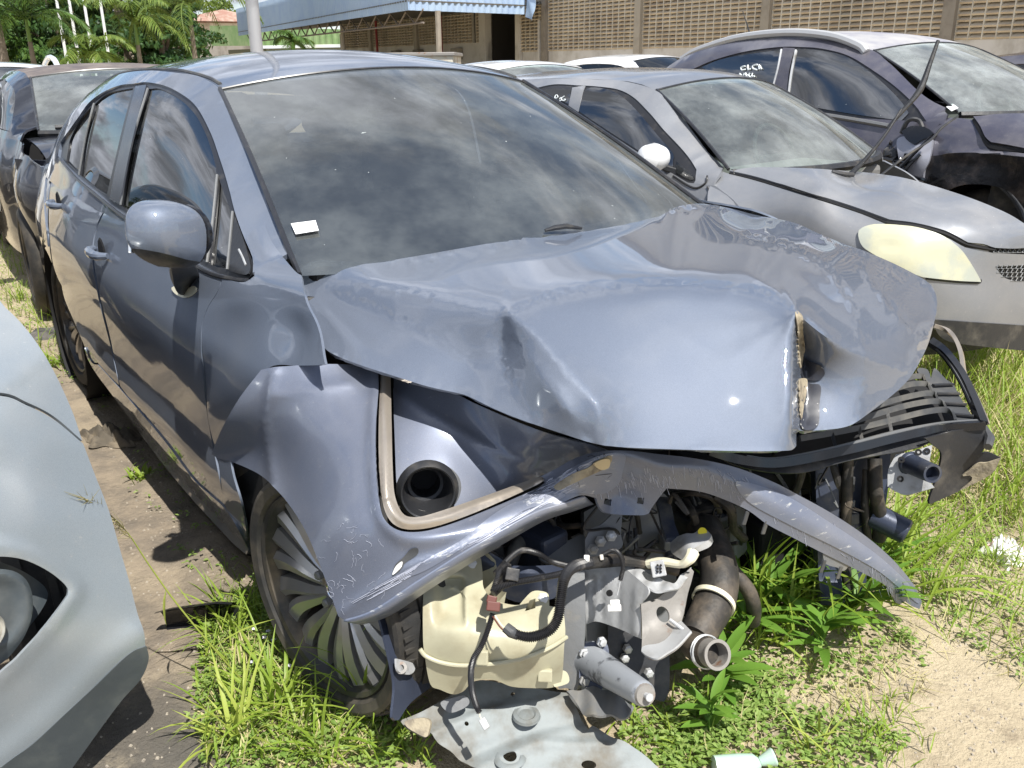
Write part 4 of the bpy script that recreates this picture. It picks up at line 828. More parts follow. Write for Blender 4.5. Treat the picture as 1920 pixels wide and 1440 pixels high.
# background structure: wheelhouse, rails, radiator, engine lumps
slab('wheel_arch_liner', [(704, 1130, 1), (735, 1095), (800, 1070), (860, 1000, 1), (960, 960), (1000, 1000), (900, 1060), (812, 1100, 1), (806, 1290, 1), (770, 1318), (748, 1350, 1), (736, 1345), (740, 1290), (734, 1250), (722, 1200)],
     [D(704, 1130, 1.80), D(800, 1070, 1.90), D(960, 960, 2.1), D(806, 1290, 1.88), D(740, 1345, 1.74), D(900, 1060, 1.98), D(770, 1200, 1.84), D(730, 1240, 1.765)], M['steel_blue'], th=.006, step=12, bump=lambda uv, X: (.012*np.exp(-(seg(uv, [(745, 1130), (765, 1290)])[0]/10.)**2))[:, None]*np.array([.6, -.5, .3]))
slab('torn_flange', [(735, 1236, 1), (752, 1240), (768, 1246), (770, 1258), (760, 1266), (742, 1262), (736, 1252)], [D(735, 1236, 1.76), D(770, 1250, 1.81), D(750, 1266, 1.77)], M['steel'], th=.004, step=5, push=.01)
MB().lathe([(0, .012), (.004, .012), (.004, .006), (-.004, .006)], P(752, 1252, d=1.765), (CP-P(752, 1252, d=1.765)), 16).out('flange_hole', M['rust'], S)
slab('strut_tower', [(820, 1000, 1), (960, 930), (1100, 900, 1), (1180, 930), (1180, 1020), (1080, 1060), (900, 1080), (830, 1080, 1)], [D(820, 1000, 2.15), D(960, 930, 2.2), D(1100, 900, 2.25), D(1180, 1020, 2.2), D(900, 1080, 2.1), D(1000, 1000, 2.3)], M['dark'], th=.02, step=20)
MB().tube(cat3(pd((1030, 950, 2.12), (1010, 975, 2.08), (985, 1005, 2.03), (962, 1040, 1.99), (955, 1080, 1.98)), 6), [.016, .018, .018, .014], 12).out('inner_arm', M['plastic_dull'], S, True)
slab('headlamp_bracket', [(858, 1022, 1), (905, 1030), (935, 1045), (960, 1060), (1030, 1060), (1095, 1052, 1), (1097, 1098, 1), (1046, 1120), (990, 1130), (950, 1122), (920, 1092), (880, 1050)],
     [D(858, 1022, 1.90), D(1095, 1052, 2.0), D(1097, 1098, 1.98), D(950, 1122, 1.92), D(1000, 1085, 1.88)], M['steel_blue'], th=.03, step=10, bump=lambda uv, X: (.014*np.exp(-(seg(uv, [(880, 1045), (960, 1082), (1090, 1076)])[0]/12.)**2))[:, None]*np.array([.4, -.3, .7]))
slab('bracket_ear', [(1015, 1030), (1030, 1016), (1048, 1008), (1062, 1014), (1095, 1004), (1094, 1052), (1060, 1060), (1025, 1056), (1010, 1044)], [D(1015, 1030, 1.98), D(1095, 1004, 2.02), D(1050, 1056, 1.96)], M['steel_dark'], th=.006, step=8)
slab('support_panel', [(1050, 1088, 1), (1074, 1074), (1096, 1066, 1), (1098, 1150), (1096, 1200), (1090, 1270), (1080, 1296, 1), (1062, 1290), (1044, 1284), (1050, 1200)], [D(1050, 1088, 1.94), D(1096, 1066, 1.95), D(1085, 1290, 1.92), D(1046, 1284, 1.94)], M['steel_dark'], th=.05, step=12)
slab('front_bulkhead', [(1095, 960, 1), (1160, 930), (1250, 930), (1268, 1060), (1260, 1160), (1240, 1310, 1), (1180, 1320), (1090, 1300, 1)], [D(1095, 960, 2.12), D(1250, 930, 2.14), D(1240, 1310, 2.12), D(1090, 1300, 2.06)], M['steel_dark'], th=.04, step=16)
slab('recess_plate', [(1140, 1150, 1), (1255, 1200, 1), (1255, 1290), (1245, 1316, 1), (1150, 1290), (1140, 1250)], [D(1140, 1150, 2.06), D(1255, 1200, 2.06), D(1245, 1316, 2.04)], M['plastic'], th=.01, step=14)
for uvd in ((1175, 1215, 2.04), (1170, 1232, 2.04), (1215, 1260, 2.03), (1205, 1285, 2.03)):
    c_ = P(*uvd[:2], d=uvd[2]); MB().lathe([(0, .011), (.012, .010), (.014, .006), (.014, 0)], c_, (.8, -.3, .2), 6).out('bolt', M['steel'], S)
slab('bolt_plate', [(1097, 1012, 1), (1108, 992), (1126, 984), (1140, 972), (1152, 962), (1166, 966), (1164, 1000), (1168, 1022), (1152, 1036), (1136, 1050), (1098, 1056, 1)], [D(1097, 1012, 1.96), D(1152, 962, 1.99), D(1168, 1022, 1.98), D(1098, 1056, 1.95)], M['steel_dark'], th=.005, step=7)
for uvd in ((1126, 1015, 1.955), (1146, 1005, 1.96), (1112, 1030, 1.955)):
    c_ = P(*uvd[:2], d=uvd[2]); MB().lathe([(-.004, .013), (.0, .013), (.002, .009), (.011, .009), (.013, .005), (.013, 0)], c_, (.65, -.5, .5), 6).out('bolt', M['steel'], S)
# engine block, hoses behind
R3 = np.random.RandomState(11)
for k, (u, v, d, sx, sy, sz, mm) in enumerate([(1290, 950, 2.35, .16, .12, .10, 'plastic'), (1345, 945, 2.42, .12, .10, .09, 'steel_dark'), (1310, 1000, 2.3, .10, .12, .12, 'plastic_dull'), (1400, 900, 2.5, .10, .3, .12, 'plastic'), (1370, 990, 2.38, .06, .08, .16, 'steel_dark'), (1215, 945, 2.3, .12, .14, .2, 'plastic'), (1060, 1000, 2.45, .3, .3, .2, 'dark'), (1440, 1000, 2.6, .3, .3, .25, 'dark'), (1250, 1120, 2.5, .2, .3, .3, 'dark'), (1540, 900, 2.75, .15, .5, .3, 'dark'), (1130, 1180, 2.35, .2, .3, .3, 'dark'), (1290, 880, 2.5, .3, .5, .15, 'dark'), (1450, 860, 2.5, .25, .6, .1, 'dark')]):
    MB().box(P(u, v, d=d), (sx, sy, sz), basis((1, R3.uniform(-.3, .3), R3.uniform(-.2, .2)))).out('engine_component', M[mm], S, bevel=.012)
for pl, r_, mm in (([(1270, 930, 2.25), (1300, 925, 2.2), (1335, 935, 2.2), (1350, 960, 2.25)], .007, 'hose'), ([(1285, 940, 2.2), (1300, 965, 2.15), (1310, 1000, 2.2)], .010, 'hose'), ([(1340, 930, 2.2), (1370, 955, 2.2), (1375, 990, 2.25), (1395, 1010, 2.3)], .012, 'hose'), ([(1510, 850, 2.2), (1500, 900, 2.25), (1480, 950, 2.3), (1470, 1000, 2.4)], .010, 'hose'), ([(1550, 850, 2.3), (1570, 900, 2.3), (1575, 960, 2.35)], .012, 'hose'), ([(1150, 935, 2.1), (1190, 960, 2.1), (1200, 1000, 2.12)], .006, 'hose'), ([(1000, 960, 2.2), (1050, 985, 2.15), (1090, 985, 2.15)], .008, 'hose')):
    MB().tube(cat3(pd(*pl), 6), r_, 10).out('engine_hose', M[mm], S, True)
MB().lathe([(-.05, .045), (.03, .045), (.04, .03), (.05, .03)], P(1345, 945, d=2.32), (.5, -.7, .1), 20).out('pump_housing', M['plastic_dull'], S, True, 30)
for k in range(46):
    zone = [(900, 1080, 960, 1050, 2.05), (1170, 1260, 935, 1050, 2.04), (1290, 1420, 905, 1000, 2.28), (1480, 1620, 870, 1000, 2.3)][k % 4]; u, v = R3.uniform(zone[0], zone[1]), R3.uniform(zone[2], zone[3]); a = P(u, v, d=zone[4]+R3.uniform(-.04, .06)); pts_ = [a]
    for i in range(3): pts_.append(pts_[-1]+R3.normal(0, .035, 3))
    MB().tube(cat3(pts_, 5), R3.choice([.0018, .003, .005]), 6).out('engine_wire', M[R3.choice(['conduit', 'hose', 'plastic_dull', 'steel_dark'], p=[.4, .3, .15, .15])], S, True)
for k in range(18):
    zone = [(1170, 1260, 935, 1050, 2.06), (1290, 1420, 905, 1000, 2.3), (1500, 1620, 880, 1000, 2.32)][k % 3]; a = P(R3.uniform(zone[0], zone[1]), R3.uniform(zone[2], zone[3]), d=zone[4]+R3.uniform(-.03, .05))
    if k % 2: MB().lathe([(-.01, .014), (.006, .014), (.007, .009), (.014, .009), (.015, 0)], a, (.7+R3.uniform(-.3, .3), -.5, R3.uniform(-.2, .5)), 12).out('engine_fitting', M[R3.choice(['steel_dark', 'steel', 'plastic_dull'])], S, True, 30)
    else: MB().box(a, R3.uniform(.015, .05, 3), basis((1, R3.uniform(-.5, .2), R3.uniform(-.3, .3)))).out('engine_fitting', M[R3.choice(['steel_dark', 'plastic_dull', 'plastic'])], S, bevel=.003)
# radiator with fins, supports
slab('radiator', [(1330, 858, 1), (1560, 872, 1), (1580, 1060, 1), (1420, 1040, 1)], [D(1330, 858, 2.40), D(1560, 872, 2.75), D(1580, 1060, 2.75), D(1420, 1040, 2.5)], M['plastic'], th=.04, step=30, smooth_outline=False)
fb = MB(); ff = F(D(1330, 858, 2.385), D(1560, 872, 2.735), D(1580, 1060, 2.735), D(1420, 1040, 2.485))
for k in range(26):
    u0 = 1345+k*8.2; fb.beam(ff([(u0, 868)])[0], ff([(u0+40, 1040)])[0], .003, .008)
o_ = fb.out('radiator_fins', M['steel_dark'], S); o_['kind'] = 'stuff'
for pl, w_ in (([(1545, 850, 2.3), (1548, 960, 2.32), (1552, 1080, 2.34), (1560, 1130, 2.3)], .06), ([(1608, 850, 2.35), (1606, 950, 2.38), (1604, 1060, 2.4), (1600, 1120, 2.4)], .05), ([(1655, 845, 2.42), (1652, 900, 2.42), (1640, 980, 2.42)], .03)):
    q = cat3(pd(*pl), 4); strip(S, 'radiator_support', [(0, 0), (1, 0)], w_, .03, M['steel_blue'], f=lambda uv, q=q: q, up=(.5, .8, 0))
for pl, r_ in (([(1640, 860, 2.3), (1642, 920, 2.3), (1650, 970, 2.34), (1648, 1010, 2.38)], .018), ([(1625, 880, 2.32), (1622, 950, 2.33), (1628, 1010, 2.38)], .010), ([(1590, 860, 2.28), (1588, 940, 2.3), (1584, 1040, 2.36), (1592, 1120, 2.38)], .014)):
    MB().tube(cat3(pd(*pl), 6), r_, 12).out('coolant_pipe', M['hose'], S, True)
MB().lathe([(-.02, .034), (.07, .034), (.075, .028), (.07, .02)], P(1650, 972, d=2.35), (.8, .3, -.25), 22).out('lower_tube', M['steel_blue'], S, True, 40)
slab('lower_bar', [(1360, 1010, 1), (1440, 1006), (1540, 1022, 1), (1542, 1036, 1), (1440, 1030), (1362, 1022, 1)], [D(1360, 1010, 2.45), D(1540, 1022, 2.5), D(1440, 1030, 2.46)], M['steel'], th=.03, step=14)
# left crash box
bl = slab('crash_box_plate', [(1680, 852, 1), (1712, 846), (1748, 834, 1), (1742, 870), (1740, 896), (1752, 914, 1), (1725, 922), (1699, 928), (1680, 922), (1664, 912, 1), (1666, 880)], [D(1680, 852, 2.16), D(1748, 834, 2.13), D(1752, 914, 2.10), D(1664, 912, 2.16)], M['steel'], th=.006, step=8)
a = P(1708, 870, d=2.14); b = P(1749, 888, d=2.05); ax = b-a; Ln = np.linalg.norm(ax)
MB().lathe([(-.004, .030), (.002, .027), (.004, .0245), (Ln, .0225), (Ln, .017), (Ln-.03, .016), (Ln-.03, 0)], a, ax, 28).out('towing_tube', M['steel_blue'], bl, True, 40)
for u, v in ((1690, 862), (1722, 848), (1738, 846), (1688, 898)): c_ = P(u, v, d=2.13); MB().lathe([(0, .008), (.003, .008), (.003, .003), (0, .003)], c_, CP-c_, 12).out('bolt_hole', M['dark'], bl)
slab('crash_box_arm', [(1668, 872), (1690, 868), (1690, 884), (1668, 888)], [D(1668, 872, 2.18), D(1690, 868, 2.17), D(1690, 884, 2.17)], M['steel_blue'], bl, th=.02, step=8)
# upper right crash bracket (bent box of sheet steel)
b1a = [D(1095, 1060, 1.98), D(1170, 1063, 1.93), D(1213, 1100, 1.84), D(1202, 1197, 1.84), D(1103, 1168, 1.97)]
cb_ = slab('crash_bracket', [(1095, 1060, 1), (1127, 1057), (1170, 1064, 1), (1192, 1082), (1214, 1101, 1), (1216, 1112), (1203, 1131, 1), (1202, 1160), (1202, 1198, 1), (1170, 1183), (1123, 1166), (1103, 1169), (1094, 1176, 1), (1096, 1120)], b1a, M['steel'], th=.004, step=7,
     bump=lambda uv, X: (-.006*np.exp(-(seg(uv, [(1112, 1085), (1110, 1150)])[0]/5.)**2)-.006*np.exp(-(seg(uv, [(1128, 1082), (1127, 1158)])[0]/5.)**2)-.005*np.exp(-(seg(uv, [(1160, 1078), (1158, 1172)])[0]/5.)**2)+.006*np.exp(-(seg(uv, [(1195, 1105), (1192, 1185)])[0]/8.)**2))[:, None]*np.array([.5, -.75, .3]), label='bent galvanised crash bracket')
slab('bracket_front', [(1202, 1133, 1), (1218, 1127), (1233, 1122), (1262, 1098), (1280, 1078), (1294, 1066), (1301, 1072, 1), (1296, 1092), (1290, 1112), (1284, 1140), (1278, 1164, 1), (1284, 1174), (1296, 1184, 1), (1272, 1212), (1252, 1226), (1233, 1236), (1216, 1233), (1203, 1222, 1), (1204, 1180)],
     [D(1202, 1133, 1.83), D(1294, 1066, 1.88), D(1278, 1164, 1.86), D(1240, 1170, 1.835), D(1296, 1184, 1.79), D(1233, 1236, 1.76), D(1203, 1222, 1.79), D(1204, 1180, 1.83)], M['rust'], cb_, th=.004, step=7, holes=[[(1243+12*math.cos(t)+3*math.sin(t), 1152+15*math.sin(t)) for t in np.linspace(0, 6.283, 13)[:-1]], [(1224+5*math.cos(t), 1126+3*math.sin(t)) for t in np.linspace(0, 6.283, 7)[:-1]], [(1289+4*math.cos(t), 1073+3*math.sin(t)) for t in np.linspace(0, 6.283, 7)[:-1]]], split=60)
slab('bent_flange', [(1170, 1063, 1), (1200, 1066), (1240, 1086), (1262, 1094), (1280, 1076), (1296, 1064, 1), (1290, 1080), (1266, 1104), (1240, 1108), (1216, 1104), (1190, 1082)], [D(1170, 1063, 1.93), D(1240, 1086, 1.88), D(1296, 1064, 1.90), D(1216, 1106, 1.84)], M['steel'], cb_, th=.004, step=6, bump=lambda uv, X: (.008*np.sin(uv[:, 0]/6.)*np.cos(uv[:, 1]/7.))[:, None]*np.array([.3, -.3, .8]))
slab('bracket_foot', [(1206, 1200, 1), (1235, 1192), (1278, 1166, 1), (1297, 1185, 1), (1272, 1212), (1250, 1227), (1232, 1237), (1214, 1232), (1203, 1223, 1)], [D(1206, 1200, 1.825), D(1278, 1166, 1.855), D(1297, 1185, 1.785), D(1232, 1237, 1.755)], M['steel'], cb_, th=.004, step=7, push=.003)
a = P(1256, 1162, d=1.83); MB().tube([a, a+np.array([.035, .01, -.012])], .004, 8).out('stud', M['steel'], cb_, True)
for u, v in ((1143, 1112), (1177, 1132), (1181, 1146)): c_ = P(u, v, d=1.905); MB().lathe([(-.002, .007), (.003, .007), (.003, 0)], c_, (.3, -.9, .3), 12).out('drain_hole', M['dark'], cb_)
# lower crash tube
bp = slab('tube_base_plate', [(1086, 1212, 1), (1100, 1206), (1128, 1202), (1140, 1212), (1142, 1250), (1130, 1290), (1120, 1296, 1), (1086, 1284, 1)], [D(1086, 1212, 1.93), D(1140, 1212, 1.93), D(1130, 1290, 1.90)], M['steel_blue'], th=.006, step=9)
a = P(1108, 1240, d=1.94); b = P(1210, 1303, d=1.70); ax = b-a; Ln = np.linalg.norm(ax)
MB().lathe([(-.01, .042), (.01, .036), (Ln*.5, .030), (Ln-.015, .025), (Ln-.006, .024), (Ln, .019), (Ln+.001, 0)], a, ax, 32).out('crash_tube', mat('dented blue grey tube', (.33, .35, .38), .42, .15, (.07, .075, .085), 9, .55, .62, .2, 40, rough2=.6), bp, True, 35)
MB().lathe([(Ln-.004, .022), (Ln+.003, .020), (Ln+.003, 0)], a, ax, 20).out('tube_end', M['rust'], bp, True, 30)
MB().lathe([(Ln, .006), (Ln+.014, .006), (Ln+.0141, .008), (Ln+.018, .008), (Ln+.018, 0)], a, ax, 10).out('stud', M['steel'], bp, True, 30)
for uvd in ((1096, 1226, 1.915), (1128, 1204, 1.925), (1096, 1277, 1.90)):
    c_ = P(*uvd[:2], d=uvd[2]); MB().lathe([(-.004, .012), (.002, .012), (.003, .008), (.010, .008), (.011, 0)], c_, ax, 6).out('bolt', M['steel'], bp)
slab('lower_flange', [(1062, 1298, 1), (1100, 1290), (1140, 1292), (1168, 1308), (1186, 1322, 1), (1178, 1340), (1160, 1349), (1140, 1338), (1118, 1342), (1096, 1340), (1084, 1320)], [D(1062, 1298, 1.88), D(1140, 1292, 1.88), D(1186, 1322, 1.82), D(1118, 1342, 1.80), D(1096, 1340, 1.82)], M['steel_dark'], th=.006, step=7, bump=lambda uv, X: (.008*np.sin(uv[:, 0]/7.))[:, None]*np.array([.3, -.2, .8]))
# upper latch bracket with yellow mark
lb = slab('latch_bracket', [(1256, 1014, 1), (1270, 1006), (1287, 1000), (1300, 1000), (1313, 992), (1324, 993), (1334, 1003, 1), (1328, 1013), (1308, 1024), (1294, 1034), (1290, 1042), (1280, 1051, 1), (1266, 1042), (1258, 1034)], [D(1256, 1014, 1.93), D(1313, 992, 1.92), D(1334, 1003, 1.88), D(1280, 1051, 1.86), D(1290, 1016, 1.87)], M['steel'], th=.016, step=5)
c_ = P(1317, 999, d=1.90); MB().lathe([(-.002, .010), (.002, .0095), (.002, 0)], c_+np.array([0, 0, .002]), (CP-c_)+np.array([0, 0, .6]), 16).out('yellow_mark', M['yellow'], lb)
strip(S, 'latch_arm', [(0, 0), (1, 0)], .03, .012, M['steel_blue'], f=lambda uv: cat3(pd((1240, 935, 2.02), (1247, 958, 1.99), (1252, 985, 1.96), (1262, 1012, 1.92)), 4), up=(.3, .9, 0))
# harness
def tubeuv(name, pl, r_, mm, rib=0, par=S, k=10, n=8): return MB().tube(cat3(pd(*pl), n), r_, k, rib=rib).out(name, M[mm], par, not rib)
h0 = tubeuv('wiring_harness', [(1165, 1050, 1.90), (1143, 1052, 1.88), (1103, 1056, 1.84), (1074, 1064, 1.76), (1058, 1085, 1.71), (1052, 1118, 1.69), (1046, 1158, 1.68), (1030, 1182, 1.67), (998, 1194, 1.66), (970, 1190, 1.66), (950, 1178, 1.67)], [.012, .012, .011, .010, .0095, .0095, .0095, .0095, .009, .008], 'conduit', .0035)
tubeuv('harness_tape', [(1270, 1070, 1.94), (1230, 1060, 1.93), (1190, 1052, 1.92), (1150, 1050, 1.89), (1100, 1057, 1.84)], .013, 'hose', 0, h0)
tubeuv('harness_branch', [(923, 1106, 1.70), (962, 1093, 1.70), (1006, 1085, 1.72), (1054, 1075, 1.75), (1087, 1061, 1.81)], .006, 'conduit', .003, h0)
tubeuv('harness_branch', [(924, 1110, 1.70), (932, 1085, 1.71), (942, 1061, 1.74), (974, 1033, 1.80), (1006, 1037, 1.84), (1034, 1053, 1.84), (1066, 1062, 1.80)], .0055, 'conduit', .003, h0)
tubeuv('harness_branch', [(930, 1078, 1.72), (950, 1060, 1.74), (945, 1090, 1.72), (925, 1112, 1.70)], .008, 'conduit', .003, h0)
tubeuv('harness_branch', [(924, 1150, 1.69), (913, 1186, 1.68), (901, 1214, 1.67), (888, 1235, 1.67), (883, 1263, 1.68), (885, 1295, 1.70), (893, 1323, 1.71), (899, 1336, 1.71)], .0055, 'conduit', .003, h0)
tubeuv('loose_wire', [(897, 1332, 1.71), (901, 1345, 1.71), (909, 1358, 1.71)], .0015, 'cream', 0, h0)
tubeuv('harness_branch', [(1130, 1040, 1.87), (1150, 1032, 1.85), (1163, 1042, 1.83), (1168, 1065, 1.82), (1163, 1088, 1.82)], .0045, 'conduit', .0028, h0)
tubeuv('loose_wire', [(1163, 1088, 1.82), (1160, 1104, 1.82), (1157, 1116, 1.82)], .0014, 'steel', 0, h0)
tubeuv('loose_wire', [(928, 1154, 1.68), (940, 1172, 1.67), (952, 1182, 1.67)], .0016, 'cream', 0, h0); tubeuv('loose_wire', [(924, 1156, 1.68), (938, 1176, 1.665), (950, 1186, 1.665)], .0016, 'brown', 0, h0)
tubeuv('tape_end', [(948, 1176, 1.665), (960, 1186, 1.66), (972, 1196, 1.66)], [.010, .011, .005], 'plastic_dull', 0, h0)
BX = basis((CP-P(924, 1134, d=1.69))); 
def conn(name, u, v, d, w_, h_, t_, mm, rot=0., par=None):
    c_ = P(u, v, d=d); B_ = basis(CP-c_); a = math.radians(rot); Y = B_[:, 1]*math.cos(a)+B_[:, 2]*math.sin(a); Z = -B_[:, 1]*math.sin(a)+B_[:, 2]*math.cos(a)
    return MB().box(c_, (t_, w_, h_), np.stack([B_[:, 0], Y, Z], 1)).out(name, M[mm], par or h0, bevel=.002)
conn('brown_connector', 922, 1124, 1.69, .019, .014, .014, 'brown', -15); c2_ = conn('brown_connector', 925, 1137, 1.685, .026, .018, .018, 'brown', -8)
conn('white_connector', 1153, 1130, 1.82, .020, .012, .012, 'white_plastic', 5); conn('white_connector', 1152, 1140, 1.82, .028, .014, .012, 'white_plastic', 5)
conn('grey_connector', 908, 1357, 1.71, .014, .022, .012, 'steel', 30); conn('black_connector', 961, 1077, 1.70, .026, .024, .014, 'plastic', -10)
conn('tape_mark', 1100, 1047, 1.82, .012, .014, .014, 'white_plastic', 0); conn('tape_mark', 1128, 1045, 1.85, .008, .012, .014, 'white_plastic', 10)
sc_ = conn('sensor_connector', 1234, 1066, 1.87, .030, .034, .022, 'steel', 15, S)
for i in range(3):
    for j in range(2): conn('pin_socket', 1233+j*6, 1060+i*6, 1.855, .005, .005, .006, 'dark', 15, sc_)
tubeuv('sensor_pipe', [(1216, 1056, 1.92), (1247, 1054, 1.89), (1277, 1058, 1.86), (1293, 1048, 1.85), (1299, 1036, 1.86)], [.012, .010, .008, .012, .014], 'cream', 0)
# coolant hose
hs = tubeuv('radiator_hose', [(1320, 990, 2.2), (1340, 1040, 2.12), (1349, 1080, 2.07), (1345, 1115, 2.04), (1332, 1145, 2.01), (1316, 1175, 1.98), (1304, 1196, 1.96)], [.045, .045, .045, .045, .045, .042, .038], 'hose', 0, k=20)
tubeuv('hose_outlet', [(1296, 1206, 1.955), (1318, 1221, 1.90), (1330, 1223, 1.88)], .031, 'hose', 0, hs, k=20)
a = P(1320, 1221, d=1.90); b = P(1346, 1228, d=1.85); ax = b-a; Ln = np.linalg.norm(ax)
MB().lathe([(0, .030), (Ln-.006, .030), (Ln-.005, .032), (Ln, .032), (Ln, .025), (Ln-.05, .024), (Ln-.05, 0)], a, ax, 30).out('metal_pipe_end', M['rust'], hs, True, 40)
for k in (.004, .012): MB().lathe([(k-.002, .034), (k, .0365), (k+.002, .034)], a, ax, 24).out('hose_clamp', M['steel'], hs, True)
c_ = P(1338, 1128, d=2.02); axc = P(1332, 1145, d=2.01)-P(1345, 1115, d=2.04)
MB().lathe([(-.006, .046), (-.006, .050), (.006, .050), (.006, .046)], c_, axc, 30).out('cable_tie', M['cream'], hs, True, 30)
tubeuv('vacuum_hose', [(1340, 1010, 2.2), (1355, 1050, 2.14), (1377, 1075, 2.12), (1403, 1107, 2.12), (1413, 1137, 2.14), (1412, 1165, 2.2)], .018, 'hose', 0, k=12)
# washer reservoir
TF = F(D(795, 1100, 1.80), D(860, 1035, 1.86), D(1060, 1150, 1.84), D(1054, 1275, 1.85), D(800, 1280, 1.80), D(860, 1180, 1.735), D(960, 1190, 1.745), D(1020, 1120, 1.84), D(930, 1120, 1.82), D(850, 1301, 1.81), D(1030, 1200, 1.77))
TO = [(841, 1053, 1), (850, 1036), (862, 1032), (895, 1042), (902, 1048, 1), (905, 1075), (907, 1102), (925, 1124), (960, 1134), (974, 1134, 1), (984, 1122), (998, 1109), (1014, 1108), (1028, 1114), (1030, 1136, 1), (1046, 1140), (1056, 1148), (1060, 1182), (1058, 1210), (1054, 1270), (1046, 1284), (1030, 1290), (990, 1290), (958, 1287), (925, 1275), (889, 1277), (869, 1296), (850, 1302), (825, 1293), (807, 1283), (797, 1234), (793, 1190), (795, 1100), (809, 1087), (833, 1079, 1)]
hol = [[(993, 1126, 1), (1004, 1122, 1), (1004, 1140, 1), (984, 1146, 1)]]
def tkb(uv, X):
    u, v = uv[:, 0], uv[:, 1]; inx = 1/(1+np.exp(-(u-818)/3.))*1/(1+np.exp((u-868)/3.))*1/(1+np.exp(-(v-1086)/3.))*1/(1+np.exp((v-1168)/3.)); h = -.040*inx
    h += .012*np.exp(-((u-874)/9.)**2)*1/(1+np.exp((v-1170)/4.))*1/(1+np.exp(-(v-1100)/5.)); h += .010*np.exp(-(seg(uv, [(838, 1106), (868, 1114)])[0]/3.5)**2)
    return h[:, None]*np.array([.62, -.55, .30])
tk = panel('washer_tank', TO, TF, M['tank'], S, holes=hol, step=6, edge=5, th=.09, bump=tkb, split=60, label='yellowed washer fluid tank')
seam = cat([(788, 1214), (800, 1228), (830, 1240), (870, 1245), (930, 1241), (980, 1232), (1030, 1212), (1062, 1192)], False, n=5)
MB().tube(TF(seam)+np.array([.004, -.003, 0]), .0045, 8).out('tank_seam', M['tank'], tk, True)
for uvc in ((884, 1056), (1018, 1122)):
    c_ = TF([uvc])[0]; ax = CP-c_; ax /= np.linalg.norm(ax)
    MB().lathe([(0, .012), (.003, .012), (.004, .008), (.010, .008), (.011, 0)], c_+ax*.002, ax, 6).out('tank_bolt', M['steel'], tk)
c_ = TF([(1022, 1263)])[0]; MB().box(c_+np.array([.004, -.003, .0]), (.014, .030, .026), basis((.7, -.6, .2))).out('tank_lug', M['tank'], tk, bevel=.003)
c_ = TF([(905, 1228)])[0]; MB().box(c_+np.array([.006, -.005, .0]), (.012, .024, .030), basis((.7, -.6, .2))).out('tank_clip', M['tank'], tk, bevel=.003)
slab('tank_foot', [(1052, 1258), (1064, 1262), (1066, 1280), (1040, 1288), (1040, 1278)], [D(1052, 1258, 1.86), D(1066, 1280, 1.86), D(1040, 1288, 1.84)], M['tank'], tk, th=.01, step=8)
# under tray lying below the front end
UF = F((752, 1349, {'z': .130}), (833, 1311, {'z': .145}), (893, 1280, {'z': .15}), (1062, 1299, {'z': .135}), (1103, 1367, {'z': .09}), (1236, 1440, {'z': .04}), (877, 1432, {'z': .065}), (960, 1480, {'z': .04}), (980, 1350, {'z': .11}))
def utb(uv, X):
    h = np.zeros(len(uv))
    for pl, am, wd in (([(812, 1380), (900, 1340), (1060, 1310)], .012, 9), ([(860, 1420), (980, 1372), (1090, 1345)], -.012, 12), ([(900, 1440), (1010, 1395), (1150, 1400)], .010, 10), ([(780, 1360), (860, 1330), (960, 1300)], -.008, 9)):
        h += am*np.exp(-(seg(uv, pl)[0]/wd)**2)
    h *= .6; h += .0012*np.sin(uv[:, 0]/19.+uv[:, 1]/16.); r = np.zeros_like(X); r[:, 2] = h; return r
rg = np.random.RandomState(5)
edge1 = [(1062, 1299, 1), (1075, 1318), (1087, 1339), (1094, 1352), (1103, 1367, 1), (1110, 1360), (1122, 1366), (1135, 1376), (1150, 1384), (1172, 1390), (1203, 1412), (1236, 1440), (1270, 1470, 1), (1000, 1490, 1), (930, 1462), (877, 1432), (850, 1412), (821, 1392), (807, 1377, 1), (797, 1384), (776, 1374), (760, 1363), (750, 1350, 1), (790, 1334), (833, 1311), (870, 1290), (900, 1276), (960, 1284), (1010, 1292)]
el = lambda u, v, a, b: [(u+a*math.cos(t), v+b*math.sin(t)) for t in np.linspace(0, 6.283, 13)[:-1]]
ut = panel('under_tray', edge1, UF, M['plate'], S, holes=[el(956, 1421, 13, 9), el(1104, 1434, 14, 8), el(875, 1359, 4, 3), el(923, 1329, 4, 3), el(961, 1298, 4, 3)], step=8, edge=7, th=.003, bump=utb, label='bent silvery under tray on the ground')
c_ = UF([(987, 1347)])[0]; MB().lathe([(0, .030), (.006, .028), (.008, .020), (.005, .016), (.007, .008), (.006, 0)], c_+np.array([0, 0, .006]), (0.05, 0, 1), 28).out('tray_cap', M['plate'], ut, True, 40)
c_ = UF([(956, 1421)])[0]; MB().lathe([(.0, .034), (.005, .028), (.005, .022)], c_, (0, 0, 1), 28).out('hole_rim', M['plate'], ut, True, 40)
slab('mud_chunk', [(760, 1352), (790, 1346), (806, 1352), (804, 1372), (798, 1382), (776, 1372), (762, 1362)], [(760, 1352, {'z': .145}), (806, 1352, {'z': .15}), (798, 1382, {'z': .125})], M['foam'], ut, th=.012, step=6)
slab('small_bracket', [(826, 1318), (850, 1308), (872, 1304), (880, 1318), (866, 1330), (842, 1336)], [(826, 1318, {'z': .165}), (880, 1318, {'z': .165}), (842, 1336, {'z': .15})], M['steel_dark'], ut, th=.012, step=6)
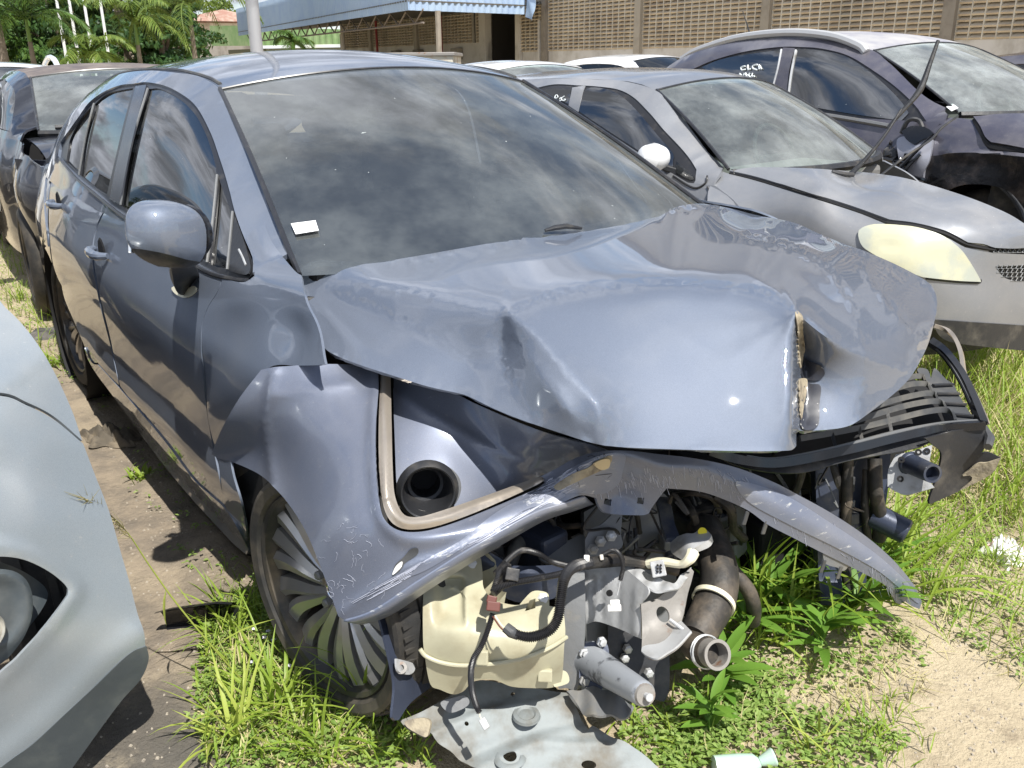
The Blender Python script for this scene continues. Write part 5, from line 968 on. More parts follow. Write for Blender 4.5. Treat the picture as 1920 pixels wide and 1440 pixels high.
# inner liner behind the front wheel and sill end
slab('rear_liner', [(428, 872, 1), (470, 868), (500, 900, 1), (488, 960), (486, 1040, 1), (466, 1046), (462, 1020), (448, 940), (440, 900)], [(428, 872, tuple(car.side(-.03)([(428, 872)])[0])), (500, 900, tuple(car.side(-.05)([(500, 900)])[0])), (486, 1040, tuple(car.side(-.05)([(486, 1040)])[0])), (462, 1020, tuple(car.side(-.02)([(462, 1020)])[0]))], M['plastic'], th=.02, step=12)
MB().lathe([(0, .33), (.18, .33), (.18, .0)], (-.05, -.70, .31), (0, 1, 0), 28).out('wheel_housing', M['dark'], S, True)
MB().beam((-.2, .45, .35), (.45, .52, .38), .08, .12).out('frame_rail', M['steel_blue'], S, bevel=.01)
MB().beam((-.2, -.45, .35), (.30, -.40, .36), .08, .12).out('frame_rail', M['steel_blue'], S, bevel=.01)
MB().box((-.12, 0, .50), (.40, .85, .40)).out('engine_block', M['dark'], S, bevel=.04)
MB().box((-.30, 0, .78), (.06, 1.35, .35)).out('bulkhead', M['dark'], S, bevel=.02)
# ================================================================== NEIGHBOURING CARS
def basecar(c_, e, mt, glass_m, x_ws_b, x_ws_t, x_roof_r, x_tail, ws_y, dash=True, nose=None, roofm=None, wheels=None, crown=.05, name='body', wr=.30):
    "roof, glass, tail and tub for a neighbouring car, from its own side profile; local x forwards"
    ze, yt = c_.ze, c_.yt
    def rf(U, V):
        y = U*2-1; x = x_ws_t+.06*(1-y**2)+(x_roof_r-x_ws_t)*V; z = ze(x)+crown*(1-y**2); return c_.wld(np.stack([x, y*yt(x), z], 1))
    grid('roof', rf, 21, 20, roofm or mt, e, .01, toward=c_.wld([[-2, 0, 9]])[0])
    def wf(U, V):
        y = U*2-1; xt = x_ws_t+.06*(1-y**2); zt = ze(x_ws_t)+crown*(1-y**2)-.004; xb = x_ws_b+.20*(1-y**2); zb = ze(x_ws_b)+.01
        b = .03*np.sin(np.pi*V)*(1-.6*y**2); yy = y*(yt(x_ws_t)-.015)*(1-V)+y*ws_y*V; return c_.wld(np.stack([xt+(xb-xt)*V+b*.6, yy, zt+(zb-zt)*V+b], 1))
    grid('windscreen', wf, 25, 18, glass_m, e, 0, toward=c_.wld([[4, 0, 4]])[0])
    for s_ in (0., 1.): MB().tube(wf(np.full(14, s_), np.linspace(0, 1, 14))+np.array([0, 0, .003]), .008, 6).out('windscreen_seal', M['trim'], e, True)
    MB().tube(wf(np.linspace(0, 1, 18), np.zeros(18))+np.array([0, 0, .002]), .006, 6).out('windscreen_seal', M['trim'], e, True)
    MB().tube(wf(np.linspace(0, 1, 18), np.ones(18))+c_.R@np.array([.02, 0, -.015]), .022, 6).out('cowl_panel', M['plastic'], e, True)
    def tf(U, V):
        y = U*2-1; x = x_roof_r+(x_tail-x_roof_r)*V; z = ze(x)+crown*.6*(1-y**2)*(1-V); return c_.wld(np.stack([x, y*yt(x), z], 1))
    grid('rear_window', tf, 13, 10, M['glass_dark'], e, 0, toward=c_.wld([[-6, 0, 4]])[0])
    zt = float(ze(x_tail))
    def bf(U, V):
        y = U*2-1; x = x_tail-.10-.06*np.sin(V*3)+.10*np.abs(y)**3; z = zt-(zt-.28)*V; return c_.wld(np.stack([x, y*(c_.W-.06), z], 1))
    grid('tailgate', bf, 13, 12, mt, e, .01, toward=c_.wld([[-9, 0, .5]])[0])
    db = MB(); db.box(c_.wld([[x_ws_b-.15, 0, c_.belt-.08]])[0], (.5, 1.25*c_.W/.89, .12), c_.R); db.out('dashboard', M['interior_grey'], e, bevel=.03)
    a = np.linspace(0, 6.283, 22); c0 = c_.wld([[x_ws_b-.42, .34, c_.belt-.0]])[0]; ex = c_.R@np.array([-.42, 0, .90]); ey = c_.R@np.array([0, 1, 0])
    MB().tube([c0+.18*(ex*math.cos(t)+ey*math.sin(t)) for t in a], .014, 7, cap=False).beam(c0-ey*.17, c0+ey*.17, .03, .02).out('steering_wheel', M['interior'], e, True)
    for yy in (-.35, .35):
        sb_ = MB(); sb_.box(c_.wld([[x_ws_b-1.25, yy, c_.belt-.05]])[0], (.14, .45, .55), c_.R); sb_.box(c_.wld([[x_ws_b-1.30, yy, c_.belt+.29]])[0], (.09, .24, .15), c_.R); sb_.out('seat', M['interior_grey'], e, bevel=.04)
    c_.inner(e, x_tail, nose if nose is not None else x_ws_b+.3, .20, c_.belt-.03, M['dark'], .03)
    for wx in (wheels or ()):
        for s_ in (-1, 1): wheel(e, c_.wld([[wx, s_*(c_.W-.13), wr]])[0], c_.R@np.array([0, s_, 0]), r=wr, rim=wr*.68, wd=.19, full=False)
def quadcar(c_, e, mt, doors, fr):
    pass
# ------------------------------------------------------------------ silver grey hatchback on the right
c2 = Car((-.723, 2.424, 0), math.radians(4.56), .81, .90,
    yb=[(-3.3, .70), (-2.8, .745), (-2.0, .765), (-1.0, .765), (-.5, .745), (0, .73), (.6, .66)],
    yt=[(-3.3, .62), (-2.9, .56), (-2.3, .53), (-1.5, .525), (-1.05, .52), (-.75, .575), (-.45, .655), (0, .66), (.6, .5)],
    ze=[(-3.3, .95), (-2.95, 1.16), (-2.6, 1.27), (-2.0, 1.315), (-1.5, 1.32), (-1.05, 1.272), (-.8, 1.12), (-.47, .925), (0, .88), (.6, .80)], zs=.95)
H2 = c2.empty('silver_hatchback', 'silver grey hatchback with yellowed headlamp and raised wiper, right of the crushed sedan', 'car')
s2 = c2.side()
basecar(c2, H2, M['silver'], M['glass_clear'], -.47, -1.05, -2.75, -3.25, .65, wheels=(0, -2.44), nose=-.55)
D2 = [(1000, 166, 1), (1040, 158), (1085, 160), (1120, 162), (1160, 168), (1190, 184), (1218, 212), (1245, 244), (1270, 270), (1290, 293), (1306, 318, 1), (1304, 338), (1294, 344), (1262, 326), (1200, 288), (1120, 236), (1050, 192)]
dx2 = uv2xz(D2, c2)
fo2 = [(-.47, .86, 1)]+[(x, float(c2.ze(x))) + ((1,) if i == 0 else ()) for i, x in enumerate((-.47, -.6, -.75, -.9, -1.05, -1.3, -1.6, -2.0, -2.4, -2.7, -2.95, -3.2))]+[(-3.25, .93, 1), (-3.2, .86, 1), (-2.0, .86), (-1.0, .86)]
panel('side_frame', fo2, c2.xz(), M['silver'], H2, holes=[dx2], step=.05, edge=.03, th=.01)
panel('window_trim', D2, c2.side(-.008), M['trim'], H2, step=10, th=.004)
G2a = [(1088, 176, 1), (1108, 164), (1140, 168), (1170, 184), (1200, 214), (1235, 256), (1262, 288), (1262, 300, 1), (1262, 322, 1), (1200, 284), (1120, 232), (1082, 206, 1)]
panel('side_window', G2a, c2.side(-.003), M['glass_side'], H2, step=12, th=0)
panel('side_window', [(1268, 302, 1), (1284, 316), (1300, 330), (1296, 338), (1268, 324, 1)], c2.side(-.003), M['glass_dark'], H2, step=9, th=0)
panel('side_window', [(1008, 170, 1), (1040, 166), (1070, 168, 1), (1068, 196, 1), (1040, 184)], c2.side(-.003), M['glass_side'], H2, step=9, th=0)
panel('pillar_cover', [(1073, 164, 1), (1098, 160, 1), (1092, 176), (1084, 210, 1), (1066, 198, 1)], c2.side(-.001), M['silver'], H2, step=8, th=.003)
lo = [(-.46, .875, 1), (-1.5, .875), (-3.2, .875, 1), (-3.28, .6), (-3.2, .25, 1), (-2.80, .25, 1)]+arch(-2.44, .36, 11, .29, 187, -7)+[(-2.08, .22, 1), (-.37, .22, 1)]+arch(0, .37, 7, .29, 187, 110)+[(-.16, .66, 1), (-.30, .80)]
panel('door_side', lo, c2.xz(-1), M['silver'], H2, step=.07, edge=.04, th=.01, toward=(-2, -5, .5))
q = c2.side(.002)(cat([(1326, 350), (1330, 362), (1326, 376), (1318, 384)], False, n=5)); MB().tube(q, .004, 6).out('door_gap', M['trim'], H2, True)
MB().tube(c2.side(.002)(cat([(1262, 330), (1300, 352), (1322, 344), (1326, 330)], False, n=5)), .005, 6).out('belt_moulding', M['trim'], H2, True)
for nm in ('side_frame', 'window_trim', 'side_window', 'door_side'):
    for o_ in [k for k in H2.children if k.name.split('.')[0] == nm]: mirror(o_, H2)
# door handle scribble
def scrib(fn, strokes, par, r_=.003, name='marker_writing'):
    mb = MB()
    for s_ in strokes: mb.tube(fn(cat(s_, False, n=4)), r_, 5)
    return mb.out(name, M['chalk'], par, True)
scrib(c2.side(.004), [[(1039, 190), (1041, 180), (1044, 178), (1046, 182), (1041, 185), (1047, 190)], [(1049, 186), (1052, 183), (1053, 188), (1049, 189)], [(1058, 180), (1052, 185), (1057, 189), (1060, 186), (1057, 186)]], H2, .0025)
# front field of the hatchback: bonnet, wing, headlamp, bumper
lc = lambda x, y, z: tuple(c2.wld([[x, y, z]])[0])
def ap(x, y, z):
    X = c2.wld([[x, y, z]])[0]; p, _ = prj(X); return (p[0, 0], p[0, 1], tuple(X))
AN2 = [ap(-.47, -.655, .925), ap(-.30, 0, .965), ap(-.47, .655, .925), ap(0, -.64, .90), ap(0, 0, .945), ap(0, .5, .92), ap(.35, -.55, .84), ap(.35, 0, .895), ap(.62, -.30, .79), ap(.66, 0, .79), ap(.35, .5, .85), ap(.25, -.745, .74), ap(.45, -.70, .70), ap(.58, -.55, .66), ap(.66, -.40, .60), ap(.72, -.1, .60), ap(0, -.765, .72), ap(-.2, -.77, .72), ap(.15, -.78, .60), ap(.40, -.735, .50), ap(.66, -.45, .45), ap(.76, -.1, .45), ap(.40, -.72, .30), ap(.66, -.43, .28), ap(.75, -.1, .28), ap(0, -.73, .83), ap(-.3, -.75, .83)]
F2 = Field(AN2, 2e-6)
hb2 = [(1368, 324, 1), (1420, 318), (1500, 320), (1572, 324), (1640, 330), (1700, 340), (1800, 370), (1880, 402), (1925, 428, 1), (1935, 462, 1), (1900, 466), (1862, 465, 1), (1838, 460), (1812, 456, 1), (1770, 436), (1715, 422), (1668, 416, 1), (1600, 392), (1500, 360), (1420, 336)]
panel('bonnet', hb2, F2, M['silver'], H2, step=14, th=.012, push=.012, bump=lambda uv, X: (.006*np.exp(-(seg(uv, cat([(1480, 340), (1650, 370), (1780, 420), (1840, 452)], False, n=5))[0]/14.)**2))[:, None]*np.array([.2, -.2, .95]))
wg2 = [(1352, 320, 1), (1368, 326), (1420, 339), (1500, 364), (1600, 396), (1664, 419, 1), (1640, 422), (1618, 430, 1), (1610, 446), (1618, 466), (1622, 480, 1), (1560, 500), (1480, 470), (1380, 420), (1326, 380, 1), (1330, 352)]
panel('front_wing', wg2, F2, M['silver'], H2, step=12, th=.01)
bu2 = [(1610, 440), (1616, 432, 1), (1660, 424), (1715, 430), (1770, 444), (1810, 464, 1), (1835, 468), (1862, 474, 1), (1900, 476), (1940, 478, 1), (1950, 640, 1), (1860, 636), (1760, 622), (1700, 560), (1640, 520), (1600, 480)]
lamp = [(1610, 440), (1617, 430), (1640, 424), (1680, 425), (1720, 430), (1765, 444), (1797, 466), (1815, 490), (1833, 522), (1835, 528, 1), (1790, 526), (1736, 520), (1720, 516), (1680, 500), (1640, 478), (1618, 462)]
grl = [(1862, 470, 1), (1868, 464), (1900, 458), (1945, 452, 1), (1945, 478, 1), (1900, 478), (1862, 474)]; grl2 = [(1866, 500, 1), (1945, 496, 1), (1945, 530, 1), (1900, 526), (1880, 518)]
F2d = lambda uv: F2(uv)
panel('front_bumper', bu2, F2, M['silver'], H2, holes=[lamp, grl2], step=12, th=.01, push=.0)
panel('headlamp', lamp, F2, mat('yellowed headlamp lens', (.56, .54, .37), .22, 0, (.40, .42, .36), 4.5, .38, .62, coat=1., rough2=.4), H2, step=9, th=.03, push=.012, bump=lambda uv, X: (-(.014*np.exp(-(((uv[:, 0]-1670)/30)**2+((uv[:, 1]-462)/16)**2))+.010*np.exp(-(((uv[:, 0]-1750)/34)**2+((uv[:, 1]-485)/24)**2))))[:, None]*np.array([.7, -.4, .3]), label='hazy yellowed headlamp')
MB().tube(F2(cat([(1736, 522), (1790, 528), (1834, 530), (1838, 524)], False, n=5)), .005, 6).out('lamp_seal', M['trim'], H2, True)
MB().tube(F2(cat([(1664, 420), (1715, 426), (1770, 440), (1812, 460), (1862, 470)], False, n=5))+np.array([0, 0, .004]), .008, 6).out('bonnet_gap', M['dark'], H2, True)
MB().tube(F2(cat([(1368, 325), (1420, 338), (1500, 362), (1600, 394), (1664, 419)], False, n=5)), .005, 6).out('bonnet_gap', M['dark'], H2, True)
for nm, pl, (u0, u1, v0, v1) in (('upper_grille', grl, (1866, 1945, 462, 476)), ('lower_grille', grl2, (1872, 1945, 500, 530))):
    g_ = panel(nm, pl, F2, M['dark'], H2, step=14, th=.004, push=-.012)
    mb = MB()
    for i, u in enumerate(np.arange(u0, u1, 9)):
        for j, v in enumerate(np.arange(v0, v1, 8)):
            if pip(np.array([[u, v]]), cat(pl, True, 12))[0]: a = F2([(u-4, v+3.5), (u, v-3.5), (u+4, v+3.5)]); mb.tube([a[0], a[1], a[2], a[0]], .0022, 4)
    if mb.V: mb.out('honeycomb', M['steel_dark'], g_)['kind'] = 'stuff'
panel('lower_bumper', [(1745, 598, 1), (1830, 604), (1950, 612, 1), (1950, 660, 1), (1850, 650), (1770, 636)], F2, M['plastic'], H2, step=14, th=.01, push=.006)
# far half and front of the hatchback
def nose(c_, e, mt, x0, x1, ztop, zbot, y0=None):
    def nf(U, V):
        a = (U*2-1)*1.25; y = (c_.W-.04)*np.sin(a)/math.sin(1.25); x = x0+(x1-x0)*(np.cos(a)-math.cos(1.25))/(1-math.cos(1.25)); z = ztop-(ztop-zbot)*V; return c_.wld(np.stack([x-.05*V-.04, y*.97, z], 1))
    return grid('nose_shell', nf, 21, 8, mt, e, .01, toward=c_.wld([[6, 0, .5]])[0])
nose(c2, H2, M['plastic'], .1, .68, .56, .22)
# mirror and raised wipers
mr = MB(); a = P(1225, 296, y=1.52); mr.lathe([(-.075, .02), (-.06, .055), (0, .068), (.05, .06), (.075, .03), (.08, 0)], a, (.25, -1, .05), 20); m_ = mr.out('door_mirror', M['white_paint'], H2, True); m_.data.transform(Matrix.Identity(4))
MB().beam(P(1240, 312, y=1.60), P(1272, 322, y=1.66), .04, .03).out('mirror_foot', M['plastic'], H2, bevel=.006)
def armw(pl, r_, name, mt='plastic'): return MB().tube(cat3(pd(*pl), 6), r_, 8).out(name, M[mt], H2, True)
dw = 4.05
armw([(1596, 326, 4.0), (1625, 296, 3.98), (1660, 252, 3.96), (1690, 205, 3.95)], [.014, .010, .007, .006], 'wiper_arm')
armw([(1664, 240, 3.97), (1695, 205, 3.95), (1725, 168, 3.94), (1744, 118, 3.93), (1759, 76, 3.92)], [.007, .010, .015, .010, .008], 'wiper_blade')
armw([(1650, 330, 4.25), (1700, 292, 4.25), (1745, 262, 4.25), (1765, 240, 4.25), (1797, 217, 4.25)], [.007, .006, .006, .007, .004], 'wiper_arm')
armw([(1560, 322, 3.9), (1580, 326, 3.9), (1600, 328, 3.92)], .010, 'wiper_spindle')
# ------------------------------------------------------------------ dark crossover behind it
c3 = Car((-.979, 4.672, 0), math.radians(-5.48), .92, 1.07,
    yb=[(-3.6, .72), (-3.2, .80), (-2.6, .85), (-1.5, .87), (-.7, .84), (-.3, .80), (.3, .76), (.7, .6)],
    yt=[(-3.6, .66), (-3.2, .66), (-2.7, .66), (-2.0, .65), (-1.5, .64), (-1.06, .60), (-.7, .67), (-.3, .74), (.3, .72), (.7, .55)],
    ze=[(-3.6, 1.10), (-3.3, 1.25), (-3.0, 1.40), (-2.6, 1.50), (-2.1, 1.55), (-1.6, 1.545), (-1.06, 1.46), (-.7, 1.27), (-.3, 1.085), (.3, 1.04), (.7, .95)], zs=1.12)
M['rail'] = mat('pale roof rail', (.50, .50, .50), .4, .3)
H3 = c3.empty('dark_crossover', 'dark mauve grey crossover with roof rails and scraped black front wing, behind the silver hatchback', 'car')
basecar(c3, H3, M['suvpaint'], M['glass_haze'], -.3, -1.06, -2.9, -3.55, .70, roofm=mat('chalky sun faded roof', (.42, .41, .40), .6, .1, (.22, .22, .28), 3, .35, .75), wheels=(-2.62,), nose=-.45, wr=.35)
D3 = [(1300, 129, 1), (1340, 112), (1400, 96), (1462, 88), (1500, 88), (1540, 91), (1590, 104), (1640, 134), (1690, 172), (1722, 205), (1740, 232), (1748, 244, 1), (1700, 240), (1650, 237), (1560, 222), (1500, 210), (1440, 195), (1360, 160)]
dx3 = uv2xz(D3, c3)
f3 = [(-.30, 1.03, 1)]+[(x, float(c3.ze(x)))+((1,) if i == 0 else ()) for i, x in enumerate((-.3, -.5, -.7, -.9, -1.06, -1.3, -1.6, -2.1, -2.6, -3.0, -3.3, -3.55))]+[(-3.6, 1.1, 1), (-3.58, 1.03, 1), (-2, 1.03), (-1, 1.03)]
panel('side_frame', f3, c3.xz(), M['suvpaint'], H3, holes=[dx3], step=.06, edge=.04, th=.01)
panel('window_trim', D3, c3.side(-.010), M['trim'], H3, step=12, th=.004)
panel('side_window', [(1316, 126, 1), (1350, 112), (1400, 102), (1462, 94, 1), (1456, 130), (1444, 170), (1442, 186, 1), (1380, 162)], c3.side(-.003), M['glass_side'], H3, step=12, th=0)
panel('side_window', [(1494, 92, 1), (1540, 95), (1590, 108), (1640, 142), (1685, 185), (1704, 212, 1), (1690, 226, 1), (1600, 214), (1510, 198), (1478, 192, 1), (1482, 150)], c3.side(-.003), M['glass_side'], H3, step=14, th=0)
panel('pillar_cover', [(1468, 89, 1), (1490, 90, 1), (1480, 130), (1474, 190, 1), (1446, 186, 1), (1458, 130)], c3.side(.002), M['suvpaint'], H3, step=10, th=.003)
MB().tube(c3.side(.002)(cat([(1492, 94), (1483, 140), (1477, 190)], False, n=5)), .009, 6).out('window_bead', M['steel'], H3, True)
MB().tube(c3.side(.002)(cat([(1465, 93), (1458, 130), (1445, 178)], False, n=5)), .009, 6).out('window_bead', M['steel'], H3, True)
MB().tube(c3.side(.004)(cat([(1505, 210), (1560, 218), (1620, 228), (1665, 236)], False, n=5)), .016, 6).out('belt_moulding', M['steel_dark'], H3, True)
rl = cat3([c3.wld([[x, -.63, float(c3.ze(x))+h]])[0] for x, h in ((-2.95, .0), (-2.75, .015), (-2.3, .03), (-1.8, .035), (-1.4, .03), (-1.15, .005), (-1.08, -.02))], 5); MB().tube(rl, .030, 8).out('roof_rail', M['rail'], H3, True)
lo3 = [(-.32, 1.04, 1), (-2.0, 1.04), (-3.55, 1.04, 1), (-3.62, .7), (-3.5, .30, 1), (-3.02, .30, 1)]+arch(-2.62, .41, 11, .34, 187, -7)+[(-2.2, .28, 1), (-.45, .28, 1), (-.47, .5), (-.40, .80), (-.36, .95)]
panel('door_side', lo3, c3.xz(), M['suvpaint'], H3, step=.08, edge=.05, th=.01, toward=(-2, -5, .5))
for nm in ('side_frame', 'window_trim', 'side_window', 'door_side'):
    for o_ in [k for k in H3.children if k.name.split('.')[0] == nm]: mirror(o_, H3)
scrib(c3.side(.006), [[(1397, 124), (1390, 126), (1391, 131), (1398, 130)], [(1402, 122), (1403, 130), (1408, 129)], [(1420, 121), (1412, 123), (1412, 128), (1420, 131)], [(1424, 130), (1423, 122), (1428, 130)], [(1389, 146), (1387, 138), (1392, 144), (1396, 137)], [(1399, 142), (1398, 137), (1401, 144), (1406, 137)], [(1402, 140), (1408, 145)], [(1411, 137), (1410, 143), (1415, 143)]], H3, .0065)
def ap3(x, y, z):
    X = c3.wld([[x, y, z]])[0]; p, _ = prj(X); return (p[0, 0], p[0, 1], tuple(X))
F3 = Field([ap3(-.3, -.78, 1.06), ap3(0, -.74, 1.06), ap3(0, 0, 1.10), ap3(.5, -.6, .98), ap3(.5, 0, 1.02), ap3(-.3, -.90, .85), ap3(.2, -.92, .80), ap3(.6, -.80, .75), ap3(-.3, -.92, .6), ap3(.3, -.93, .62), ap3(.8, -.6, .7), ap3(-.3, .78, 1.06)], 2e-6)
wv3 = lambda uv, X: (.012*np.sin(uv[:, 0]/37.)*np.sin(uv[:, 1]/21.)+.03*np.exp(-(seg(uv, [(1780, 288), (1860, 292), (1925, 300)])[0]/9.)**2))[:, None]*np.array([.3, -.8, .4])
panel('front_wing', [(1742, 222, 1), (1790, 222), (1830, 226, 1), (1838, 246), (1850, 270), (1862, 280, 1), (1890, 286), (1935, 292, 1), (1935, 318, 1), (1880, 310), (1800, 330), (1768, 352), (1740, 350, 1), (1738, 290), (1746, 250)], F3, M['suvpaint'], H3, step=12, th=.012, bump=wv3)
panel('scraped_wing', [(1742, 294, 1), (1790, 288), (1850, 290), (1935, 300, 1), (1935, 412, 1), (1900, 362), (1860, 348), (1810, 348), (1776, 360, 1), (1750, 400), (1728, 420, 1), (1734, 350)], F3, M['burnt'], H3, step=12, th=.01, push=.015, bump=wv3, label='scraped and blackened front wing')
panel('bonnet', [(1826, 226, 1), (1880, 222), (1935, 222, 1), (1935, 286, 1), (1890, 276), (1862, 272, 1), (1850, 262), (1840, 244)], F3, M['suvpaint'], H3, step=12, th=.012, push=.03)
MB().tube(F3(cat([(1828, 228), (1840, 250), (1852, 272), (1870, 282), (1935, 288)], False, n=5))+np.array([0, 0, .01]), .018, 6).out('bonnet_gap', M['dark'], H3, True)
MB().lathe([(.02, .395), (.035, .40), (.035, .415), (.0, .42)], c3.wld([[0, -.90, .36]])[0], c3.R@np.array([0, -1, 0]), 40).out('wheel_arch_edge', M['plastic'], H3, True, 40)
MB().lathe([(-.3, .0), (-.3, .38), (.0, .40)], c3.wld([[0, -.90, .36]])[0], c3.R@np.array([0, -1, 0]), 30).out('wheel_housing', M['dark'], H3)
wheel(H3, c3.wld([[.05, -.70, .34]])[0], c3.R@np.array([0, -1, 0]), r=.34, rim=.22, full=False)
# smashed mirror and torn bracket of the crossover
F3d = lambda u, v: c3.side(.03)([(u, v)])[0]
panel('torn_door_skin', [(1641, 330), (1645, 305), (1655, 285), (1668, 266, 1), (1674, 276), (1690, 290), (1712, 300), (1716, 320), (1700, 345), (1670, 345)], c3.side(.02), M['plastic'], H3, step=9, th=.02, bump=lambda uv, X: (.03*np.sin(uv[:, 0]/6.)*np.sin(uv[:, 1]/5.))[:, None]*np.array([.2, -.9, .2]))
panel('mirror_base', [(1690, 246, 1), (1710, 236), (1738, 240), (1750, 250, 1), (1742, 256), (1728, 262), (1714, 270), (1700, 262)], c3.side(.08), M['gloss_black'], H3, step=8, th=.05)
panel('mirror_shell', [(1682, 262), (1700, 256), (1716, 268), (1742, 256), (1748, 262), (1744, 300), (1734, 322), (1728, 344), (1700, 344), (1690, 320), (1684, 290)], c3.side(.05), paint('grey pearl shell', (.35, .36, .42), dust_haze=.2), H3, step=8, th=.03, bump=lambda uv, X: (.03*np.exp(-(((uv[:, 0]-1722)/22)**2+((uv[:, 1]-300)/40)**2)))[:, None]*np.array([.2, -.9, .2]))
mb = MB()
for k in range(16):
    u, v = R3.uniform(1652, 1712), R3.uniform(284, 340); a = F3d(u, v)+np.array([.03, -.05, 0]); mb.tube([a, a+R3.normal(0, .05, 3), a+R3.normal(0, .07, 3)], R3.uniform(.006, .014), 6)
mb.out('broken_bits', M['gloss_black'], H3, True)
MB().tube(cat3([F3d(1690, 250), F3d(1700, 225)+[.03, -.03, 0], F3d(1722, 226), F3d(1730, 240)], 5), .014, 6).out('mirror_bracket', M['plastic'], H3, True)
nose(c3, H3, M['plastic'], .15, .85, .95, .3)
MB().tube(c3.wld([[-2.5, -.3, 1.57], [-2.56, -.3, 1.68], [-2.62, -.3, 1.78]]), [.008, .005, .003], 6).out('roof_aerial', M['plastic'], H3, True)
panel('sticker', [(1774, 200, 1), (1786, 194, 1), (1797, 202, 1), (1784, 208, 1)], Field([(u, v, {'d': d}) for u, v, d in ((1774, 200, 5.45), (1797, 202, 5.35), (1784, 208, 5.32))]), M['paper'], H3, step=20, th=.002, smooth_outline=False)
# ------------------------------------------------------------------ dark car parked behind the sedan, left
c4 = Car((-4.202, .06, 0), math.radians(-3.5), .90, 1.02,
    yb=[(-3.6, .72), (-3.2, .80), (-2.6, .82), (-1.5, .83), (-.7, .80), (-.41, .74), (.3, .76), (.7, .6)],
    yt=[(-3.6, .62), (-3.2, .62), (-2.7, .62), (-2.0, .61), (-1.5, .60), (-1.15, .58), (-.7, .61), (-.4, .645), (.3, .70), (.7, .55)],
    ze=[(-3.6, 1.06), (-3.3, 1.18), (-3.0, 1.28), (-2.6, 1.35), (-2.1, 1.385), (-1.6, 1.385), (-1.15, 1.345), (-.8, 1.20), (-.41, 1.03), (.3, .98), (.7, .9)], zs=1.06)
H4 = c4.empty('black_hatchback', 'glossy black car with dusty roof, parked behind the tail of the crushed sedan at left', 'car')
basecar(c4, H4, M['black_paint'], M['glass_clear'], -.41, -1.15, -2.9, -3.55, .64, roofm=M['roofdust'], wheels=(0, -2.62), nose=-.5, wr=.33)
D4 = [(2, 160, 1), (12, 146), (22, 140), (34, 146), (40, 162), (42, 190), (42, 225), (40, 248, 1), (28, 250), (0, 236), (-30, 225), (-60, 210), (-50, 180), (-20, 150)]
panel('side_frame', [(-.41, .98, 1)]+[(x, float(c4.ze(x)))+((1,) if i == 0 else ()) for i, x in enumerate((-.41, -.6, -.8, -1.0, -1.15, -1.4, -2.0, -2.6, -3.0, -3.3, -3.55))]+[(-3.6, .98, 1), (-2, .98)], c4.xz(), M['black_paint'], H4, holes=[[(-.66, 1.03, 1), (-.80, 1.12), (-1.0, 1.235), (-1.2, 1.29), (-1.6, 1.325), (-2.2, 1.32), (-2.8, 1.25), (-3.1, 1.15), (-3.2, 1.06, 1), (-2.2, 1.04), (-1.2, 1.03)]], step=.06, edge=.04, th=.012)
panel('window_trim', [(-.68, 1.03, 1), (-.80, 1.12), (-1.0, 1.235), (-1.2, 1.29), (-1.6, 1.325), (-2.2, 1.32), (-2.8, 1.25), (-3.1, 1.15), (-3.2, 1.06, 1), (-2.2, 1.04), (-1.2, 1.03)], c4.xz(-1, -.012), M['glass_dark'], H4, step=.08, edge=.05, th=0)
MB().beam(c4.xz(-1, -.004)([(-1.62, 1.03)])[0], c4.xz(-1, -.004)([(-1.66, 1.33)])[0], .05, .01).out('window_post', M['steel_dark'], H4)
lo4 = [(-.38, .985, 1), (-2.0, .985), (-3.55, .985, 1), (-3.62, .7), (-3.5, .28, 1), (-3.0, .28, 1)]+arch(-2.62, .39, 11, .33, 187, -7)+[(-2.2, .26, 1), (-.40, .26, 1)]+arch(0, .39, 11, .33, 187, -7)+[(.45, .28, 1), (.62, .4), (.66, .6), (.6, .85), (.3, .955, 1)]
panel('door_side', lo4, c4.xz(), M['black_paint'], H4, step=.07, edge=.05, th=.01, bump=lambda uv, X: (.006*np.sin(X[:, 2]*14+X[:, 0]*3))[:, None]*np.array([0, 1., 0]), toward=(-5, -8, .5))
def bn4(U, V):
    y = U*2-1; x = -.41+.2*(1-y**2)*(1-V)+(.80-.12*y**2)*V; z = 1.03-.02*V-.10*V**3-.03*y**2; return c4.wld(np.stack([x, y*(.72-.05*V), z], 1))
grid('bonnet', bn4, 17, 12, M['black_paint'], H4, .01, toward=c4.wld([[0, 0, 9]])[0]); nose(c4, H4, M['black_paint'], .2, .72, .93, .28)
MB().lathe([(-.06, .02), (-.05, .06), (0, .07), (.05, .06), (.07, .02)], c4.wld([[-.52, -.98, 1.06]])[0], (.2, -1, .1), 16).out('door_mirror', M['black_paint'], H4, True)
MB().tube(c4.wld([[-.35, -.55, 1.06], [-.28, -.3, 1.07], [-.26, -.1, 1.075]]), .016, 6).out('wiper_arm', M['plastic'], H4, True)
for nm in ('side_frame', 'window_trim', 'door_side'):
    for o_ in [k for k in H4.children if k.name.split('.')[0] == nm]: mirror(o_, H4)
